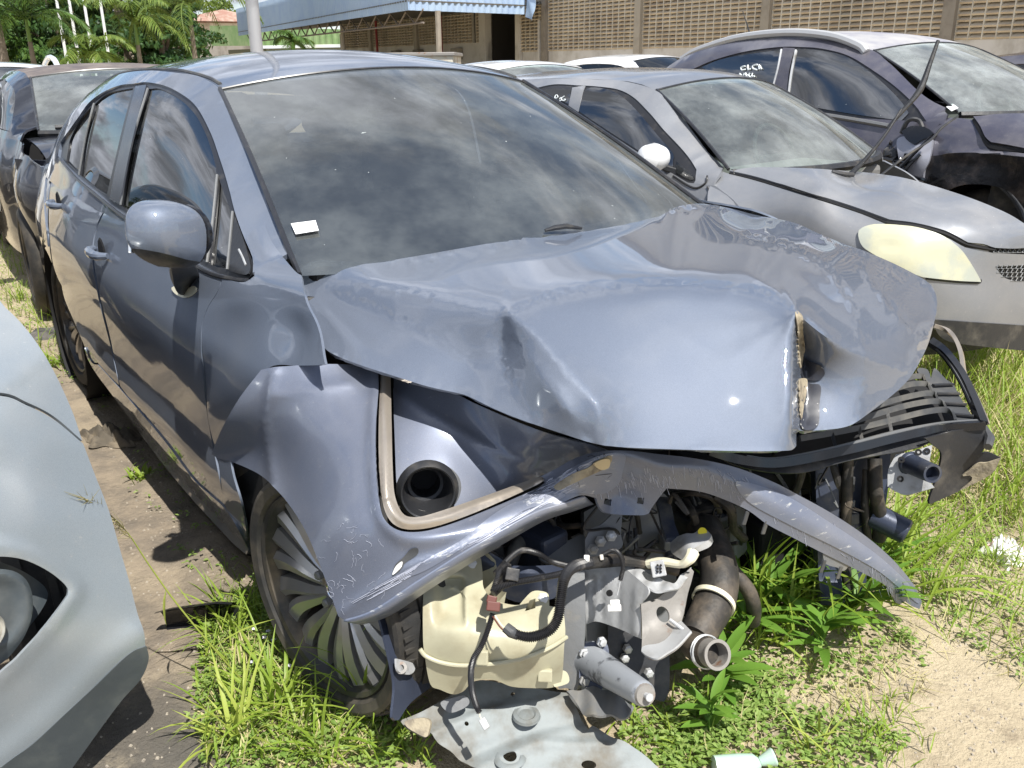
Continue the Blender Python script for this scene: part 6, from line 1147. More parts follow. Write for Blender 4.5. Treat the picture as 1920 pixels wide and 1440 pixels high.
# ------------------------------------------------------------------ far cars: mostly roofs
def farcar(name, label, base, yaw, mt, h=1.45, gl='glass_dark', rails=False, group=None, mts=None):
    k = h/1.44
    c_ = Car(base, yaw, .88, .95*k, yb=[(-3.5, .74), (-2.6, .81), (-1.5, .82), (-.5, .79), (.1, .76), (.8, .55)], yt=[(-3.5, .60), (-2.4, .60), (-1.4, .585), (-1.1, .57), (-.4, .68), (.8, .55)],
        ze=[(-3.5, 1.03*k), (-3.2, 1.2*k), (-2.8, 1.32*k), (-2.2, 1.39*k), (-1.6, 1.395*k), (-1.1, 1.35*k), (-.75, 1.17*k), (-.4, .99*k), (.8, .82*k)], zs=k)
    e = c_.empty(name, label, 'car', group); basecar(c_, e, M[mt], M[gl], -.4, -1.1, -2.85, -3.45, .66, wheels=(0, -2.6), nose=.3)
    win = [(-.62, .98*k, 1), (-.8, 1.08*k), (-1.0, 1.20*k), (-1.2, 1.28*k), (-1.6, 1.315*k), (-2.2, 1.305*k), (-2.7, 1.22*k), (-2.95, 1.06*k), (-2.9, .98*k, 1)]
    panel('side_frame', [(-.4, .92*k, 1)]+[(x, float(c_.ze(x)))+((1,) if i == 0 else ()) for i, x in enumerate((-.4, -.75, -1.1, -1.6, -2.2, -2.8, -3.2, -3.45))]+[(-3.5, .92*k, 1)], c_.xz(), M[mt], e, holes=[win], step=.12, edge=.06, th=.01)
    panel('side_window', win, c_.xz(-1, -.012), M['glass_dark'], e, step=.15, edge=.08, th=0)
    lo_ = [(-.38, .93*k, 1), (-3.45, .93*k, 1), (-3.5, .6), (-3.4, .26, 1), (-2.98, .26, 1)]+arch(-2.6, .38, 9, .31, 187, -7)+[(-2.2, .24, 1), (-.4, .24, 1)]+arch(0, .38, 9, .31, 187, -7)+[(.42, .26, 1), (.7, .5), (.66, .75, 1), (.2, .90*k)]
    panel('door_side', lo_, c_.xz(), M[mt], e, step=.12, edge=.07, th=.01, toward=c_.wld([[-1, -9, .5]])[0])
    for nm in ('side_frame', 'side_window', 'door_side'):
        for o_ in [q_ for q_ in e.children if q_.name.split('.')[0] == nm]: mirror(o_, e)
    def bn(U, V):
        y = U*2-1; x = -.4+.2*(1-y**2)*(1-V)+(1.12-.25*y**2)*V; z = .985*k-.06*V-.12*V**3-.03*y**2; return c_.wld(np.stack([x, y*(.72-.08*V), z], 1))
    grid('bonnet', bn, 13, 9, M[mt], e, .01, toward=c_.wld([[0, 0, 9]])[0]); nose(c_, e, M[mt], .2, .82, .82*k, .26)
    if rails:
        for s_ in (-1, 1): MB().tube(cat3([c_.wld([[x, s_*.60, float(c_.ze(x))+hh]])[0] for x, hh in ((-2.8, .0), (-2.6, .05), (-2.0, .085), (-1.5, .07), (-1.2, 0))], 4), .028, 8).out('roof_rail', M['white_paint'], e, True)
    return e
def base_at(u, d): q = at(u, d); return (q[0], q[1], 0)
farcar('white_car', 'white car whose roof shows just above the right end of the sedan windscreen', tuple(np.array(base_at(985, 10.4))+np.array([.9, .2, -.04])), math.radians(-8), 'white_paint', 1.46, 'glass_clear')
farcar('white_van', 'white car behind the silver hatchback, only its roof edge and a dark window showing', tuple(np.array(base_at(1165, 14.5))+np.array([1.6, .3, 0])), math.radians(-3), 'white_paint', 1.50)
farcar('white_wagon', 'white car with roof rails behind the black car at the left edge', tuple(np.array(base_at(10, 11.2))+np.array([1.8, -.3, 0])), math.radians(-4), 'white_paint', 1.46, rails=True)
farcar('grey_car', 'dark grey car showing at the right edge beyond the crossover', (-.9, 8.6, 0), math.radians(-6), 'suvpaint', 1.47)
farcar('white_car', 'tall white car seen only mirrored in the rear side windows of the sedan', (-4.3, -3.05, 0), math.radians(3), 'white_paint', 1.62)
farcar('dark_car', 'dark grey car seen only as a reflection in the front door of the crushed sedan', (-2.3, -5.3, 0), math.radians(-4), 'suvpaint', 1.45)
farcar('silver_car', 'silver car added out of frame, seen only as a reflection in the side of the black car', (-9.2, -3.2, 0), math.radians(3), 'silver', 1.45)  # unseen car added for its reflection
pk_ = at(800, 14.); t_ = root('cargo_trailer', tuple(np.array([pk_[0], pk_[1], 0])), math.radians(52), 'low cream cargo bed with a rusty top edge between the cars and the warehouse', 'trailer')
MB().box((pk_[0], pk_[1], 1.05), (.9, 1.9, .9), rotz(math.radians(54))).out('cargo_bed', mat('cream cargo bed', (.62, .58, .48), .7, 0, (.45, .3, .18), 6, .5, .75), t_, bevel=.01)
MB().box((pk_[0], pk_[1], 1.52), (.96, 1.96, .05), rotz(math.radians(54))).out('top_rail', M['rust'], t_, bevel=.01)
for s_ in (-1, 1): wheel(t_, np.array([pk_[0], pk_[1], .32])+rotz(math.radians(54))@np.array([s_*.5, 0, 0]), rotz(math.radians(54))@np.array([s_, 0, 0]), r=.32, rim=.2, full=False)
# ------------------------------------------------------------------ pale car in the left foreground (only its front corner is in the picture)
H5 = root('pale_hatchback', (-.9, -2.05, 0), 0, 'pale grey green car cut off by the left edge, only its front corner visible', 'car')
PL = F(*[(u, v, {'x': x}) for u, v, x in ((0, 570, -.42), (40, 606, -.38), (75, 650, -.32), (120, 730, -.26), (160, 830, -.20), (205, 950, -.15), (240, 1080, -.10), (268, 1200, -.07), (271, 1240, -.07), (0, 740, -.15), (0, 900, -.05), (60, 860, -.10), (60, 1000, -.04), (150, 1050, -.07), (0, 1050, 0), (120, 1110, -.04), (0, 1240, .0), (100, 1200, -.02), (200, 1150, -.06), (0, 1380, -.03), (120, 1400, -.05), (200, 1320, -.07), (-200, 600, -.30), (-200, 800, -.02), (-200, 1100, .06), (-200, 1400, .02), (-260, 1540, .0), (60, 1540, -.06))], reg=1e-6)
bo5 = [(-260, 740, 1), (-120, 742), (0, 742), (50, 760), (100, 786), (156, 832, 1), (178, 890), (205, 960), (225, 1030), (245, 1100), (262, 1170), (271, 1215), (272, 1240, 1), (262, 1262), (240, 1290), (200, 1335), (160, 1390), (130, 1440), (90, 1500), (60, 1540, 1), (-260, 1540, 1)]
rec5 = [(-260, 1060, 1), (-100, 1050), (-20, 1046), (14, 1046), (50, 1054), (90, 1074), (120, 1098), (126, 1112), (118, 1128), (80, 1180), (30, 1236), (0, 1262), (-80, 1330), (-260, 1480, 1)]
def b5(uv, X):
    h = .012*np.exp(-(seg(uv, cat([(262, 1190), (200, 1240), (100, 1340), (0, 1425)], False, n=5))[0]/26.)**2)+.010*np.exp(-(seg(uv, cat([(-40, 1030), (20, 1034), (80, 1056), (138, 1100), (128, 1130), (80, 1190), (0, 1274)], False, n=5))[0]/16.)**2)
    return h[:, None]*np.array([.55, .30, .55])
pb = panel('front_bumper', bo5, PL, M['pale'], H5, holes=[rec5], step=13, edge=10, th=.006, bump=b5, split=60)
panel('front_wing', [(-260, 470, 1), (-60, 520), (0, 568), (40, 606), (75, 652), (105, 704), (135, 770), (154, 826, 1), (100, 780), (50, 754), (0, 736), (-120, 736), (-260, 734, 1)], PL, M['pale'], H5, step=13, th=.006)
low5 = [(272, 1210, 1), (276, 1235), (262, 1270), (230, 1306), (196, 1350), (160, 1400), (120, 1456), (60, 1540, 1), (-120, 1540, 1), (0, 1436), (60, 1392), (120, 1336), (180, 1280), (240, 1224)]
panel('lower_valance', low5, PL, mat('weathered grey plastic', (.055, .065, .07), .5, 0, (.12, .13, .12), 8, .4, .8, .2, 50), H5, step=12, th=.01, push=.006)
PLr = lambda uv: PL(uv)+np.array([-.05, -.035, -.02])
M['recess'] = mat('blue grey recess plastic', (.07, .085, .095), .38, 0, (.14, .15, .15), 9, .4, .8)
panel('lamp_recess', [(-260, 1050, 1), (-100, 1042), (14, 1040), (54, 1050), (96, 1070), (130, 1100), (124, 1132), (80, 1190), (0, 1272), (-80, 1340), (-260, 1490, 1)], PLr, M['recess'], H5, step=12, th=.01, bump=lambda uv, X: (.0*uv[:, 0])[:, None]*np.ones(3))
panel('fog_shroud', [(-60, 1070), (10, 1066), (46, 1074), (66, 1096), (72, 1130), (66, 1170), (46, 1210), (10, 1246), (-40, 1260)], lambda uv: PL(uv)+np.array([-.012, -.01, -.004]), M['recess'], H5, step=8, th=.04, bump=lambda uv, X: (.016*np.exp(-(seg(uv, cat([(-20, 1084), (30, 1084), (56, 1110), (58, 1160), (30, 1206), (-20, 1226)], False, n=5))[0]/12.)**2))[:, None]*np.array([.6, .3, .5]))
fc = PL([(-30, 1186)])[0]; MB().lathe([(-.01, .036), (.004, .036), (.007, .033), (.004, .030), (.006, .0)], fc, (.85, .35, .2), 30).out('fog_lamp', mat('dusty fog lamp lens', (.15, .145, .13), .2, .2, (.42, .40, .34), 12, .4, .7, coat=.5), H5, True, 40)
tw = P(232, 1300, y=-1.36); wheel(H5, (-.44, -1.345, .305), (0, 1, 0), r=.305, rim=.19, wd=.195, full=False)
def h5(U, V):
    a = V; x = -.48-2.6*a; y = -1.33-.9*U; z = .93+.03*a*2-.0*U+.05*np.sin(U*3.1)-0*a; return np.stack([x, y, z], 1)
def lw(U, V): x = -.44-3.2*U; y = -1.285-.02*np.sin(U*3); z = .92-.68*V; y = y-.05*(V-.3)**2*2; return np.stack([x, y+0*V, z], 1)
grid('side_body', lw, 30, 10, M['pale'], H5, .01, toward=(-2, 5, .5)); grid('bonnet', h5, 10, 14, M['pale'], H5, .01, toward=(-2, -2, 9))
def lw2(U, V): X = lw(U, V); X[:, 1] = -4.1-X[:, 1]+.85*0-.55; return X
def gh(U, V):
    a = V*math.pi; x = -1.6-2.1*U; r_ = .52*np.sin(np.clip(U, .0, 1)*math.pi)**.35; return np.stack([x, -1.95+.66*np.cos(a), .93+r_*np.sin(a)**.6], 1)
grid('cabin', gh, 24, 16, M['glass_dark'], H5, 0, toward=(-2, -2, 9)); MB().box((-2.3, -2.0, .55), (3.0, 1.35, .60)).out('inner_body', M['dark'], H5)
for cx_, yy in ((-3.1, -1.38), (-.36, -2.65), (-3.1, -2.65)): wheel(H5, (cx_, yy, .305), (0, 1, 0), r=.305, rim=.19, full=False)
# ================================================================== GROUND
def hgt(x, y):
    x = np.asarray(x, float); y = np.asarray(y, float)
    return .012*np.sin(x*2.3+y*1.1)*np.sin(y*2.9-x*.7)+.006*np.sin(x*7.1+1)*np.sin(y*6.3)+.003*np.sin(x*19+y*5)*np.sin(y*17-x*8)-.012
def soil():
    m, t, N_, L_, b = newmat('sandy trampled soil')
    n1 = noise(t, .9, 8, .62); n2 = noise(t, 7, 8, .7); n3 = noise(t, 60, 5, .7); n4 = noise(t, 2.3, 6, .6, dist=.4)
    c_ = mixc(t, mrange(t, n1, .35, .7), (.50, .42, .29), (.38, .31, .21)); c_ = mixc(t, mrange(t, n2, .5, .75, 0, .7), c_, (.22, .17, .12))
    c_ = mixc(t, mrange(t, n4, .56, .70, 0, .55), c_, (.20, .175, .14)); c_ = mixc(t, mrange(t, n3, .60, .74, 0, .75), c_, (.60, .53, .41)); c_ = mixc(t, mrange(t, noise(t, 130, 3, .7), .62, .72, 0, .6), c_, (.13, .10, .07))
    # darker grey strip between the two cars at lower left
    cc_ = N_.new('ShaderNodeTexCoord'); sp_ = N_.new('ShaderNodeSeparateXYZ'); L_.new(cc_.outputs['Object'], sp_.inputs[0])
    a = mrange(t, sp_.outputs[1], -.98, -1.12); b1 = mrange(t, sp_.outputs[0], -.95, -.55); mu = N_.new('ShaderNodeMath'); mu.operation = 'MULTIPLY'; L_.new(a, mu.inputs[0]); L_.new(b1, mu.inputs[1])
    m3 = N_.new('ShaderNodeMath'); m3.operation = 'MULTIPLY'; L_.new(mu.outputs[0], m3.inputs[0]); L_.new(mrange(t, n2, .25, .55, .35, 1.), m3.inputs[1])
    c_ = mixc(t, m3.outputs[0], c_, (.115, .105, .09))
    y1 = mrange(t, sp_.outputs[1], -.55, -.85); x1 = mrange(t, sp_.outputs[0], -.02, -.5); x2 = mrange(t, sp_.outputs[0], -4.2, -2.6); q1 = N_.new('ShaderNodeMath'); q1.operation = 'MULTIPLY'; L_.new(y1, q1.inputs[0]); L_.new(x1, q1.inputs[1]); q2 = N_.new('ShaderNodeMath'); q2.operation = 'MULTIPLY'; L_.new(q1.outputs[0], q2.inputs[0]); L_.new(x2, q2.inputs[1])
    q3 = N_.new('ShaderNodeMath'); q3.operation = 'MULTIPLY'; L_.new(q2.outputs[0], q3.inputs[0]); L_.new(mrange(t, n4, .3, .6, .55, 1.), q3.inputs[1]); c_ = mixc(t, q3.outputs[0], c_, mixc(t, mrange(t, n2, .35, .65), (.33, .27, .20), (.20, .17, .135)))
    L_.new(c_, b.inputs['Base Color']); b.inputs['Roughness'].default_value = .92; b.inputs['Specular IOR Level'].default_value = .2
    ad = N_.new('ShaderNodeMath'); ad.operation = 'MULTIPLY_ADD'; L_.new(n2, ad.inputs[0]); ad.inputs[1].default_value = 2.2; L_.new(n3, ad.inputs[2]); L_.new(bumpn(t, ad.outputs[0], .9, .012), b.inputs['Normal']); return m
gx = np.concatenate([-np.geomspace(400, 5.2, 18), np.arange(-5, 3.01, .06), np.geomspace(3.2, 300, 16)]); gy = np.concatenate([-np.geomspace(300, 3.2, 16), np.arange(-3, 6.01, .06), np.geomspace(6.3, 400, 18)])
GX, GY = np.meshgrid(gx, gy); GZ = hgt(GX, GY)*((np.abs(GX) < 6) & (np.abs(GY) < 7)); n_ = len(gx); V = np.stack([GX.ravel(), GY.ravel(), GZ.ravel()], 1)
idx = np.arange((len(gy)-1)*(n_-1)); r_, c_ = idx//(n_-1), idx % (n_-1); Fc = np.stack([r_*n_+c_, r_*n_+c_+1, (r_+1)*n_+c_+1, (r_+1)*n_+c_], 1)
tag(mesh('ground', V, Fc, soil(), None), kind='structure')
# ------------------------------------------------------------------ vegetation
def leafmat(name, c1, c2, rough=.5, trans=.5):
    m = bpy.data.materials.new(name); m.use_nodes = True; t = m.node_tree; N_ = t.nodes; L_ = t.links; b = N_['Principled BSDF']; o = N_['Material Output']
    gi = N_.new('ShaderNodeNewGeometry'); c_ = mixc(t, gi.outputs['Random Per Island'], c1, c2); L_.new(c_, b.inputs['Base Color']); b.inputs['Roughness'].default_value = rough; b.inputs['Specular IOR Level'].default_value = .35
    tr = N_.new('ShaderNodeBsdfTranslucent'); L_.new(mixc(t, .5, c_, (.30, .42, .04)), tr.inputs[0]); ms_ = N_.new('ShaderNodeMixShader'); ms_.inputs[0].default_value = trans*.7
    L_.new(b.outputs[0], ms_.inputs[1]); L_.new(tr.outputs[0], ms_.inputs[2]); L_.new(ms_.outputs[0], o.inputs[0]); return m
LG = leafmat('fresh grass blade', (.20, .32, .035), (.33, .42, .07), .45, .55); LG2 = leafmat('lance leaf', (.10, .22, .03), (.17, .32, .05), .45, .5); LD = leafmat('dry straw blade', (.42, .36, .17), (.58, .52, .28), .7, .3)
LM = leafmat('ground cover leaf', (.14, .24, .045), (.32, .42, .12), .55, .45); LY = leafmat('yellow green blade', (.36, .44, .07), (.45, .50, .12), .5, .5)
def blades(mb, pos, rg_, hmin, hmax, wd, lean=.5, curve=.6, seg_=4, dirv=None, fold=True):
    "arched, pointed, folded blades"
    for p_ in pos:
        h = rg_.uniform(hmin, hmax); a = rg_.uniform(0, 6.283) if dirv is None else dirv+rg_.normal(0, .4); d = np.array([math.cos(a), math.sin(a), 0]); s_ = np.array([-d[1], d[0], 0]); ln = rg_.uniform(.1, lean); cv = rg_.uniform(.1, curve); w_ = wd*rg_.uniform(.6, 1.3); V = []; c_ = np.array(p_, float); ang = ln
        for i in range(seg_+1):
            u = i/seg_; ww = w_*(1-u**2.2)*(.55+.45*min(1, u*3)) if i < seg_ else 0
            V += [c_-s_*ww/2, c_+np.array([0, 0, -ww*.18]) if fold else c_, c_+s_*ww/2]; ang = ln+cv*2.2*u; c_ = c_+(d*math.sin(ang)+np.array([0, 0, math.cos(ang)]))*h/seg_
        Fc = [(i*3+j, i*3+j+1, i*3+j+4, i*3+j+3) for i in range(seg_) for j in range(2)]; mb.add(V, Fc)
def leaf(mb, base, d, up, L_, W_, seg_=4, droop=.4):
    d = np.array(d, float); d /= np.linalg.norm(d); s_ = np.cross(d, up); s_ /= np.linalg.norm(s_)+1e-9; n = np.cross(s_, d); V = []; c_ = np.array(base, float)
    for i in range(seg_+1):
        u = i/seg_; w_ = W_*math.sin(math.pi*min(1, u*.92+.08))**.8 if 0 < i < seg_ else W_*(.12 if i == 0 else 0)
        V += [c_-s_*w_/2+n*w_*.12, c_, c_+s_*w_/2+n*w_*.12]; dd = d-n*droop*u*1.3; dd /= np.linalg.norm(dd); c_ = c_+dd*L_/seg_
    mb.add(V, [(i*3+j, i*3+j+1, i*3+j+4, i*3+j+3) for i in range(seg_) for j in range(2)])
rg = np.random.RandomState(21)
def gp(u, v): p_ = P(u, v, z=0.0); p_[2] = float(hgt(p_[0], p_[1])) if abs(p_[0]) < 5 else 0; return p_
def scatter(poly, n):
    "random ground points inside an outline given on the ground"
    q = np.array([P(u, v, z=0)[:2] for u, v in poly]); lo_, hi_ = q.min(0), q.max(0); out_ = []
    while len(out_) < n:
        c_ = rg.uniform(lo_, hi_, (n, 2)); c_ = c_[pip(c_, q)]; out_ += [(x, y, float(hgt(x, y)) if (abs(x) < 6 and abs(y) < 7) else 0.) for x, y in c_]
    return out_[:n]
def clover(mb, pos, smin=.006, smax=.014, up=.03):
    for p_ in pos:
        for k in range(rg.randint(3, 7)):
            a = rg.uniform(0, 6.283); d = np.array([math.cos(a), math.sin(a), rg.uniform(-.1, .7)]); b = np.array(p_)+np.array([rg.normal(0, .012), rg.normal(0, .012), rg.uniform(.002, up)]); leaf(mb, b, d, (0, 0, 1), rg.uniform(smin, smax)*1.6, rg.uniform(smin, smax), 2, .3)
def stuff(name, mb, mt, lab=None): o_ = mb.out(name, mt, None, False); tag(o_, kind='stuff'); 
mb = MB(); A1 = [(400, 1130), (540, 1100), (580, 1180), (640, 1290), (740, 1330), (820, 1440), (380, 1440), (370, 1300)]
clover(mb, scatter(A1, 800)); clover(mb, scatter([(1240, 1340), (1300, 1290), (1420, 1240), (1480, 1300), (1300, 1440), (1240, 1440)], 330)); clover(mb, scatter([(1150, 1360), (1350, 1300), (1560, 1330), (1700, 1380), (1650, 1440), (1200, 1440)], 260))
clover(mb, scatter([(1330, 1180), (1700, 1160), (1740, 1240), (1560, 1290), (1380, 1300)], 150)); clover(mb, scatter([(1680, 900), (1920, 900), (1930, 1300), (1760, 1180)], 200)); clover(mb, scatter([(0, 440), (60, 440), (120, 620), (150, 720), (60, 700), (0, 560)], 420)); clover(mb, scatter([(480, 1080), (560, 1080), (590, 1240), (500, 1240)], 380), .004, .009, .09)
clover(mb, scatter([(160, 700), (450, 1000), (520, 1130), (380, 1120), (240, 900)], 40)); stuff('ground_cover', mb, LM)
mb = MB(); blades(mb, scatter(A1, 420), rg, .04, .16, .006, .9, .8)
blades(mb, scatter([(1690, 640), (1920, 600), (1960, 1000), (1800, 960), (1680, 900)], 1300), rg, .12, .42, .007, .7, .7); blades(mb, scatter([(1640, 920), (1930, 960), (1930, 1240), (1760, 1200)], 420), rg, .04, .17, .005, .9, .7)
blades(mb, scatter([(1280, 1000), (1700, 990), (1740, 1150), (1400, 1230)], 520), rg, .10, .34, .010, .8, .9); blades(mb, scatter([(1330, 1020), (1680, 1000), (1720, 1130), (1400, 1200)], 170), rg, .22, .44, .015, .8, 1.0, 7); blades(mb, scatter([(0, 470), (70, 470), (150, 690), (90, 690), (0, 560)], 260), rg, .05, .20, .006, .8, .8)
blades(mb, scatter([(1560, 1330), (1700, 1290), (1760, 1400), (1680, 1450)], 60), rg, .03, .10, .004, 1., .8); blades(mb, scatter([(380, 1060), (520, 1070), (520, 1130), (400, 1140)], 90), rg, .02, .07, .003, .9, .6)
blades(mb, scatter([(1150, 1330), (1330, 1290), (1330, 1440), (1200, 1440)], 110), rg, .03, .11, .005, .9, .8); stuff('grass', mb, LG)
mb = MB(); blades(mb, scatter([(1690, 640), (1930, 600), (1960, 980), (1700, 940)], 1700), rg, .08, .36, .005, 1.1, .6); blades(mb, scatter([(400, 1180), (640, 1220), (720, 1440), (380, 1440)], 1100), rg, .02, .09, .004, 1.4, .3)
blades(mb, scatter([(1650, 950), (1930, 940), (1930, 1300), (1700, 1210)], 420), rg, .02, .12, .003, 1.4, .3); blades(mb, scatter([(0, 500), (150, 700), (60, 720), (0, 600)], 90), rg, .02, .1, .004, 1.4, .3); blades(mb, scatter([(1240, 1290), (1700, 1180), (1750, 1300), (1260, 1440)], 500), rg, .02, .08, .003, 1.4, .3); stuff('dry_grass', mb, LD)
# pebbles and bits of straw on the open soil
mb = MB()
for p_ in scatter([(1250, 1440), (1930, 1440), (1930, 1150), (1500, 1230)], 420)+scatter([(120, 700), (420, 1000), (520, 1150), (380, 1440), (150, 1440), (240, 900)], 300):
    s_ = rg.uniform(.001, .0045); mb.box(np.array(p_)+np.array([0, 0, s_*.3]), (s_*2, s_*1.6, s_), rotz(rg.uniform(0, 6)), taper=.6)
stuff('pebbles', mb, mat('pebble', (.40, .35, .28), .9, 0, (.25, .22, .18), 30))
# individual plants
def plant(name, label, pos, n, Lm, W_, elev=.6, mt=None, stem=0, group=None, seg_=6, droop=.5, seedn=0):
    e = root(name, tuple(pos), 0, label, 'plant', group); rr = np.random.RandomState(int(abs(pos[0]*991+pos[1]*577)) % 9999); mb = MB()
    for k in range(n):
        a = k*2.4+rr.uniform(-.4, .4); el_ = elev*rr.uniform(.5, 1.4); d = np.array([math.cos(a)*math.cos(el_), math.sin(a)*math.cos(el_), math.sin(el_)]); h = stem*rr.uniform(.1, 1)
        leaf(mb, np.array(pos)+np.array([0, 0, .005+h]), d, (0, 0, 1), Lm*rr.uniform(.65, 1.2), W_*rr.uniform(.75, 1.15), seg_, droop)
    if name == 'grass_clump':
        mb = MB(); blades(mb, [np.array(pos)+np.array([rr.normal(0, .026), rr.normal(0, .026), -.005]) for _ in range(int(n*2.4))], rr, Lm*.35, Lm*1.1, W_*.58, .9, .8, 7)
    mb.out('foliage', mt or LG2, e, True)
    if stem: MB().tube(np.array(pos)+np.array([[0, 0, -.01], [rr.normal(0, .01), rr.normal(0, .01), stem*.5], [rr.normal(0, .02), rr.normal(0, .02), stem]]), [.004, .003, .002], 6).out('stem', LG2, e, True)
    return e
for u, v, n, l_, w_, el_, lab in ((1440, 1150, 13, .20, .026, .75, 'long leaved green weed spreading out left of the torn bumper tip'), (1600, 1160, 11, .19, .030, .7, 'broad leaved weed under the drooping end of the torn bumper'), (1540, 1220, 9, .14, .026, .6, 'low rosette weed at the edge of the bare sand below the torn bumper'), (1390, 1200, 10, .16, .024, .7, 'bushy weed just right of the loose radiator hose'), (1350, 1290, 9, .13, .03, .6, 'leafy weed below the open end of the radiator hose'), (1500, 1080, 10, .24, .018, 1.0, 'narrow leaved weed behind the arch of the torn bumper'), (1640, 1100, 8, .18, .018, .9, 'narrow leaved weed beneath the dark hoses of the front end'), (1330, 1370, 9, .09, .022, .8, 'small leafy sprout in front of the lower crash tube')):
    plant('weed', lab, gp(u, v), n+8, l_, w_, el_, LG2, stem=.10)
for u, v, n, l_, w_, el_, lab, mt_ in ((265, 885, 9, .07, .022, .5, 'small sprout in the sunny gap between the sill and the pale car', LG), (520, 1330, 9, .30, .018, 1.0, 'tall bright grass clump beside the front wheel', LG), (440, 1380, 8, .26, .016, .9, 'bright grass clump at the bottom edge left of the front wheel', LY), (430, 1180, 10, .22, .012, .9, 'arching grass clump in front of the black plastic scrap', LG), (610, 1400, 7, .20, .016, .9, 'grass clump at the bottom edge below the front tyre', LG), (700, 1330, 8, .26, .016, 1.15, 'upright grass tuft growing against the front tyre', LG), (1760, 1110, 9, .13, .010, .9, 'thin grass tuft beside the tip of the torn bumper', LG), (1640, 1370, 8, .10, .008, .7, 'sparse grass tuft on the sand at lower right', LG), (1530, 1400, 6, .14, .010, .8, 'pale grass tuft near the plastic bottle scrap', LY), (1850, 1050, 9, .14, .010, .9, 'grass tuft on the sand left of the white plastic bag', LG), (1900, 760, 12, .34, .011, 1.15, 'tall grass clump at the right edge under the silver bumper', LG), (1830, 700, 11, .32, .010, 1.2, 'tall grass clump between the grille corner and the silver bumper', LG), (100, 680, 9, .12, .02, .8, 'leafy weed beside the rear wheel', LG), (40, 560, 8, .20, .010, 1.1, 'tall weed stalk at the left edge below the black car', LG)):
    plant('grass_clump', lab, gp(u, v), n+5, l_, w_, el_, mt_)
# the long seeding stalk in the left foreground
e = root('seed_stalk', tuple(gp(470, 1290)), 0, 'long yellow green grass stalk with feathery seed head leaning up to the left', 'plant'); a = gp(470, 1290); q = cat3([a, P(400, 1215, z=.14), P(330, 1130, z=.27), P(280, 1060, z=.37), P(240, 1000, z=.46), P(200, 960, z=.54), P(160, 938, z=.60)], 6)
MB().tube(q, [.0022, .0020, .0016, .0010, .0006], 6).out('stem', LY, e, True); mb = MB()
for k in range(46):
    t_ = rg.uniform(.62, 1); c_ = q[min(int(t_*(len(q)-1)), len(q)-2)]; d_ = (q[-1]-q[-8]); d_ /= np.linalg.norm(d_); mb.tube([c_, c_+d_*.03+rg.normal(0, .004, 3), c_+d_*.065+rg.normal(0, .010, 3)], [.0010, .0008, .0003], 4)
mb.out('seed_head', LD, e); mb = MB(); leaf(mb, q[14], (.1, -.2, -.6), (0, 0, 1), .09, .008); leaf(mb, q[6], (.2, .4, .3), (0, 0, 1), .16, .008); mb.out('leaf', LY, e)
# stalk leaning over the front tyre
e = root('grass_stalk', tuple(gp(722, 1345)), 0, 'single tall grass stalk standing in front of the front tyre with two flat leaves', 'plant'); a = gp(722, 1345); q = cat3([a, P(702, 1250, z=.13), P(705, 1150, z=.27), P(722, 1110, z=.34), P(760, 1080, z=.39)], 5)
MB().tube(q, [.0025, .002, .0012], 6).out('stem', LG, e, True); mb = MB(); leaf(mb, q[6], (.3, .9, .25), (0, 0, 1), .12, .016); leaf(mb, q[9], (.2, .8, .5), (0, 0, 1), .09, .012); leaf(mb, q[14], (.0, -.4, -.8), (0, 1, 0), .09, .010); mb.out('leaf', LG, e)
mb = MB()
for u, v in ((478, 1270), (506, 1210), (500, 1222), (545, 1278), (480, 1205), (516, 1228)):
    c_ = gp(u, v)+np.array([0, 0, .05])
    for k in range(5): a = k*1.257; leaf(mb, c_, (math.cos(a), math.sin(a), .3), (0, 0, 1), .008, .006, 2)
stuff('tiny_flowers', mb, mat('pale lilac petal', (.72, .68, .80), .6))
# ------------------------------------------------------------------ litter
def crumple(name, label, cat_, c_, rx, ry, h, mt, seed=1, rough=.6, n=26, ang=0.):
    rr = np.random.RandomState(seed); V = []; k1 = rr.uniform(3, 9, 6); ph = rr.uniform(0, 6, 6)
    for j in range(n):
        for i in range(n):
            x, y = i/(n-1)*2-1, j/(n-1)*2-1; r_ = math.hypot(x, y); ed = 1+.18*math.sin(5*math.atan2(y, x)+ph[0])+.1*math.sin(9*math.atan2(y, x)+ph[1]); s_ = 1/max(1, max(abs(x), abs(y))/max(r_, 1e-6)) if r_ > 0 else 1
            sx, sy = x*math.sqrt(1-y*y/2)*ed, y*math.sqrt(1-x*x/2)*ed
            z = abs(math.sin(k1[0]*sx+k1[1]*sy+ph[2]))*.5+abs(math.sin(k1[2]*sx-k1[3]*sy+ph[3]))*.4+.2*math.sin(k1[4]*2*sx+ph[4])*math.sin(k1[5]*2*sy); z = max(z*(1-r_**3*.85), 0)*h+.003
            q_ = rotz(ang)@np.array([sx*rx, sy*ry, 0]); V.append((c_[0]+q_[0], c_[1]+q_[1], c_[2]+z))
    Fc = [(j*n+i, j*n+i+1, (j+1)*n+i+1, (j+1)*n+i) for j in range(n-1) for i in range(n-1)]; o_ = mesh(name, V, Fc, mt, None, True); o_.modifiers.new('t', 'SOLIDIFY').thickness = .0015; e_ = o_.modifiers.new('s', 'EDGE_SPLIT'); e_.split_angle = math.radians(35); tag(o_, label, cat_); return o_
crumple('plastic_bag', 'crumpled white and pink plastic bag lying on the sand at the right edge', 'bag', gp(1885, 1035), .085, .06, .055, mat('white pink plastic film', (.80, .78, .76), .25, 0, (.80, .42, .40), 9, .55, .68, coat=.5), 4, ang=2.2)
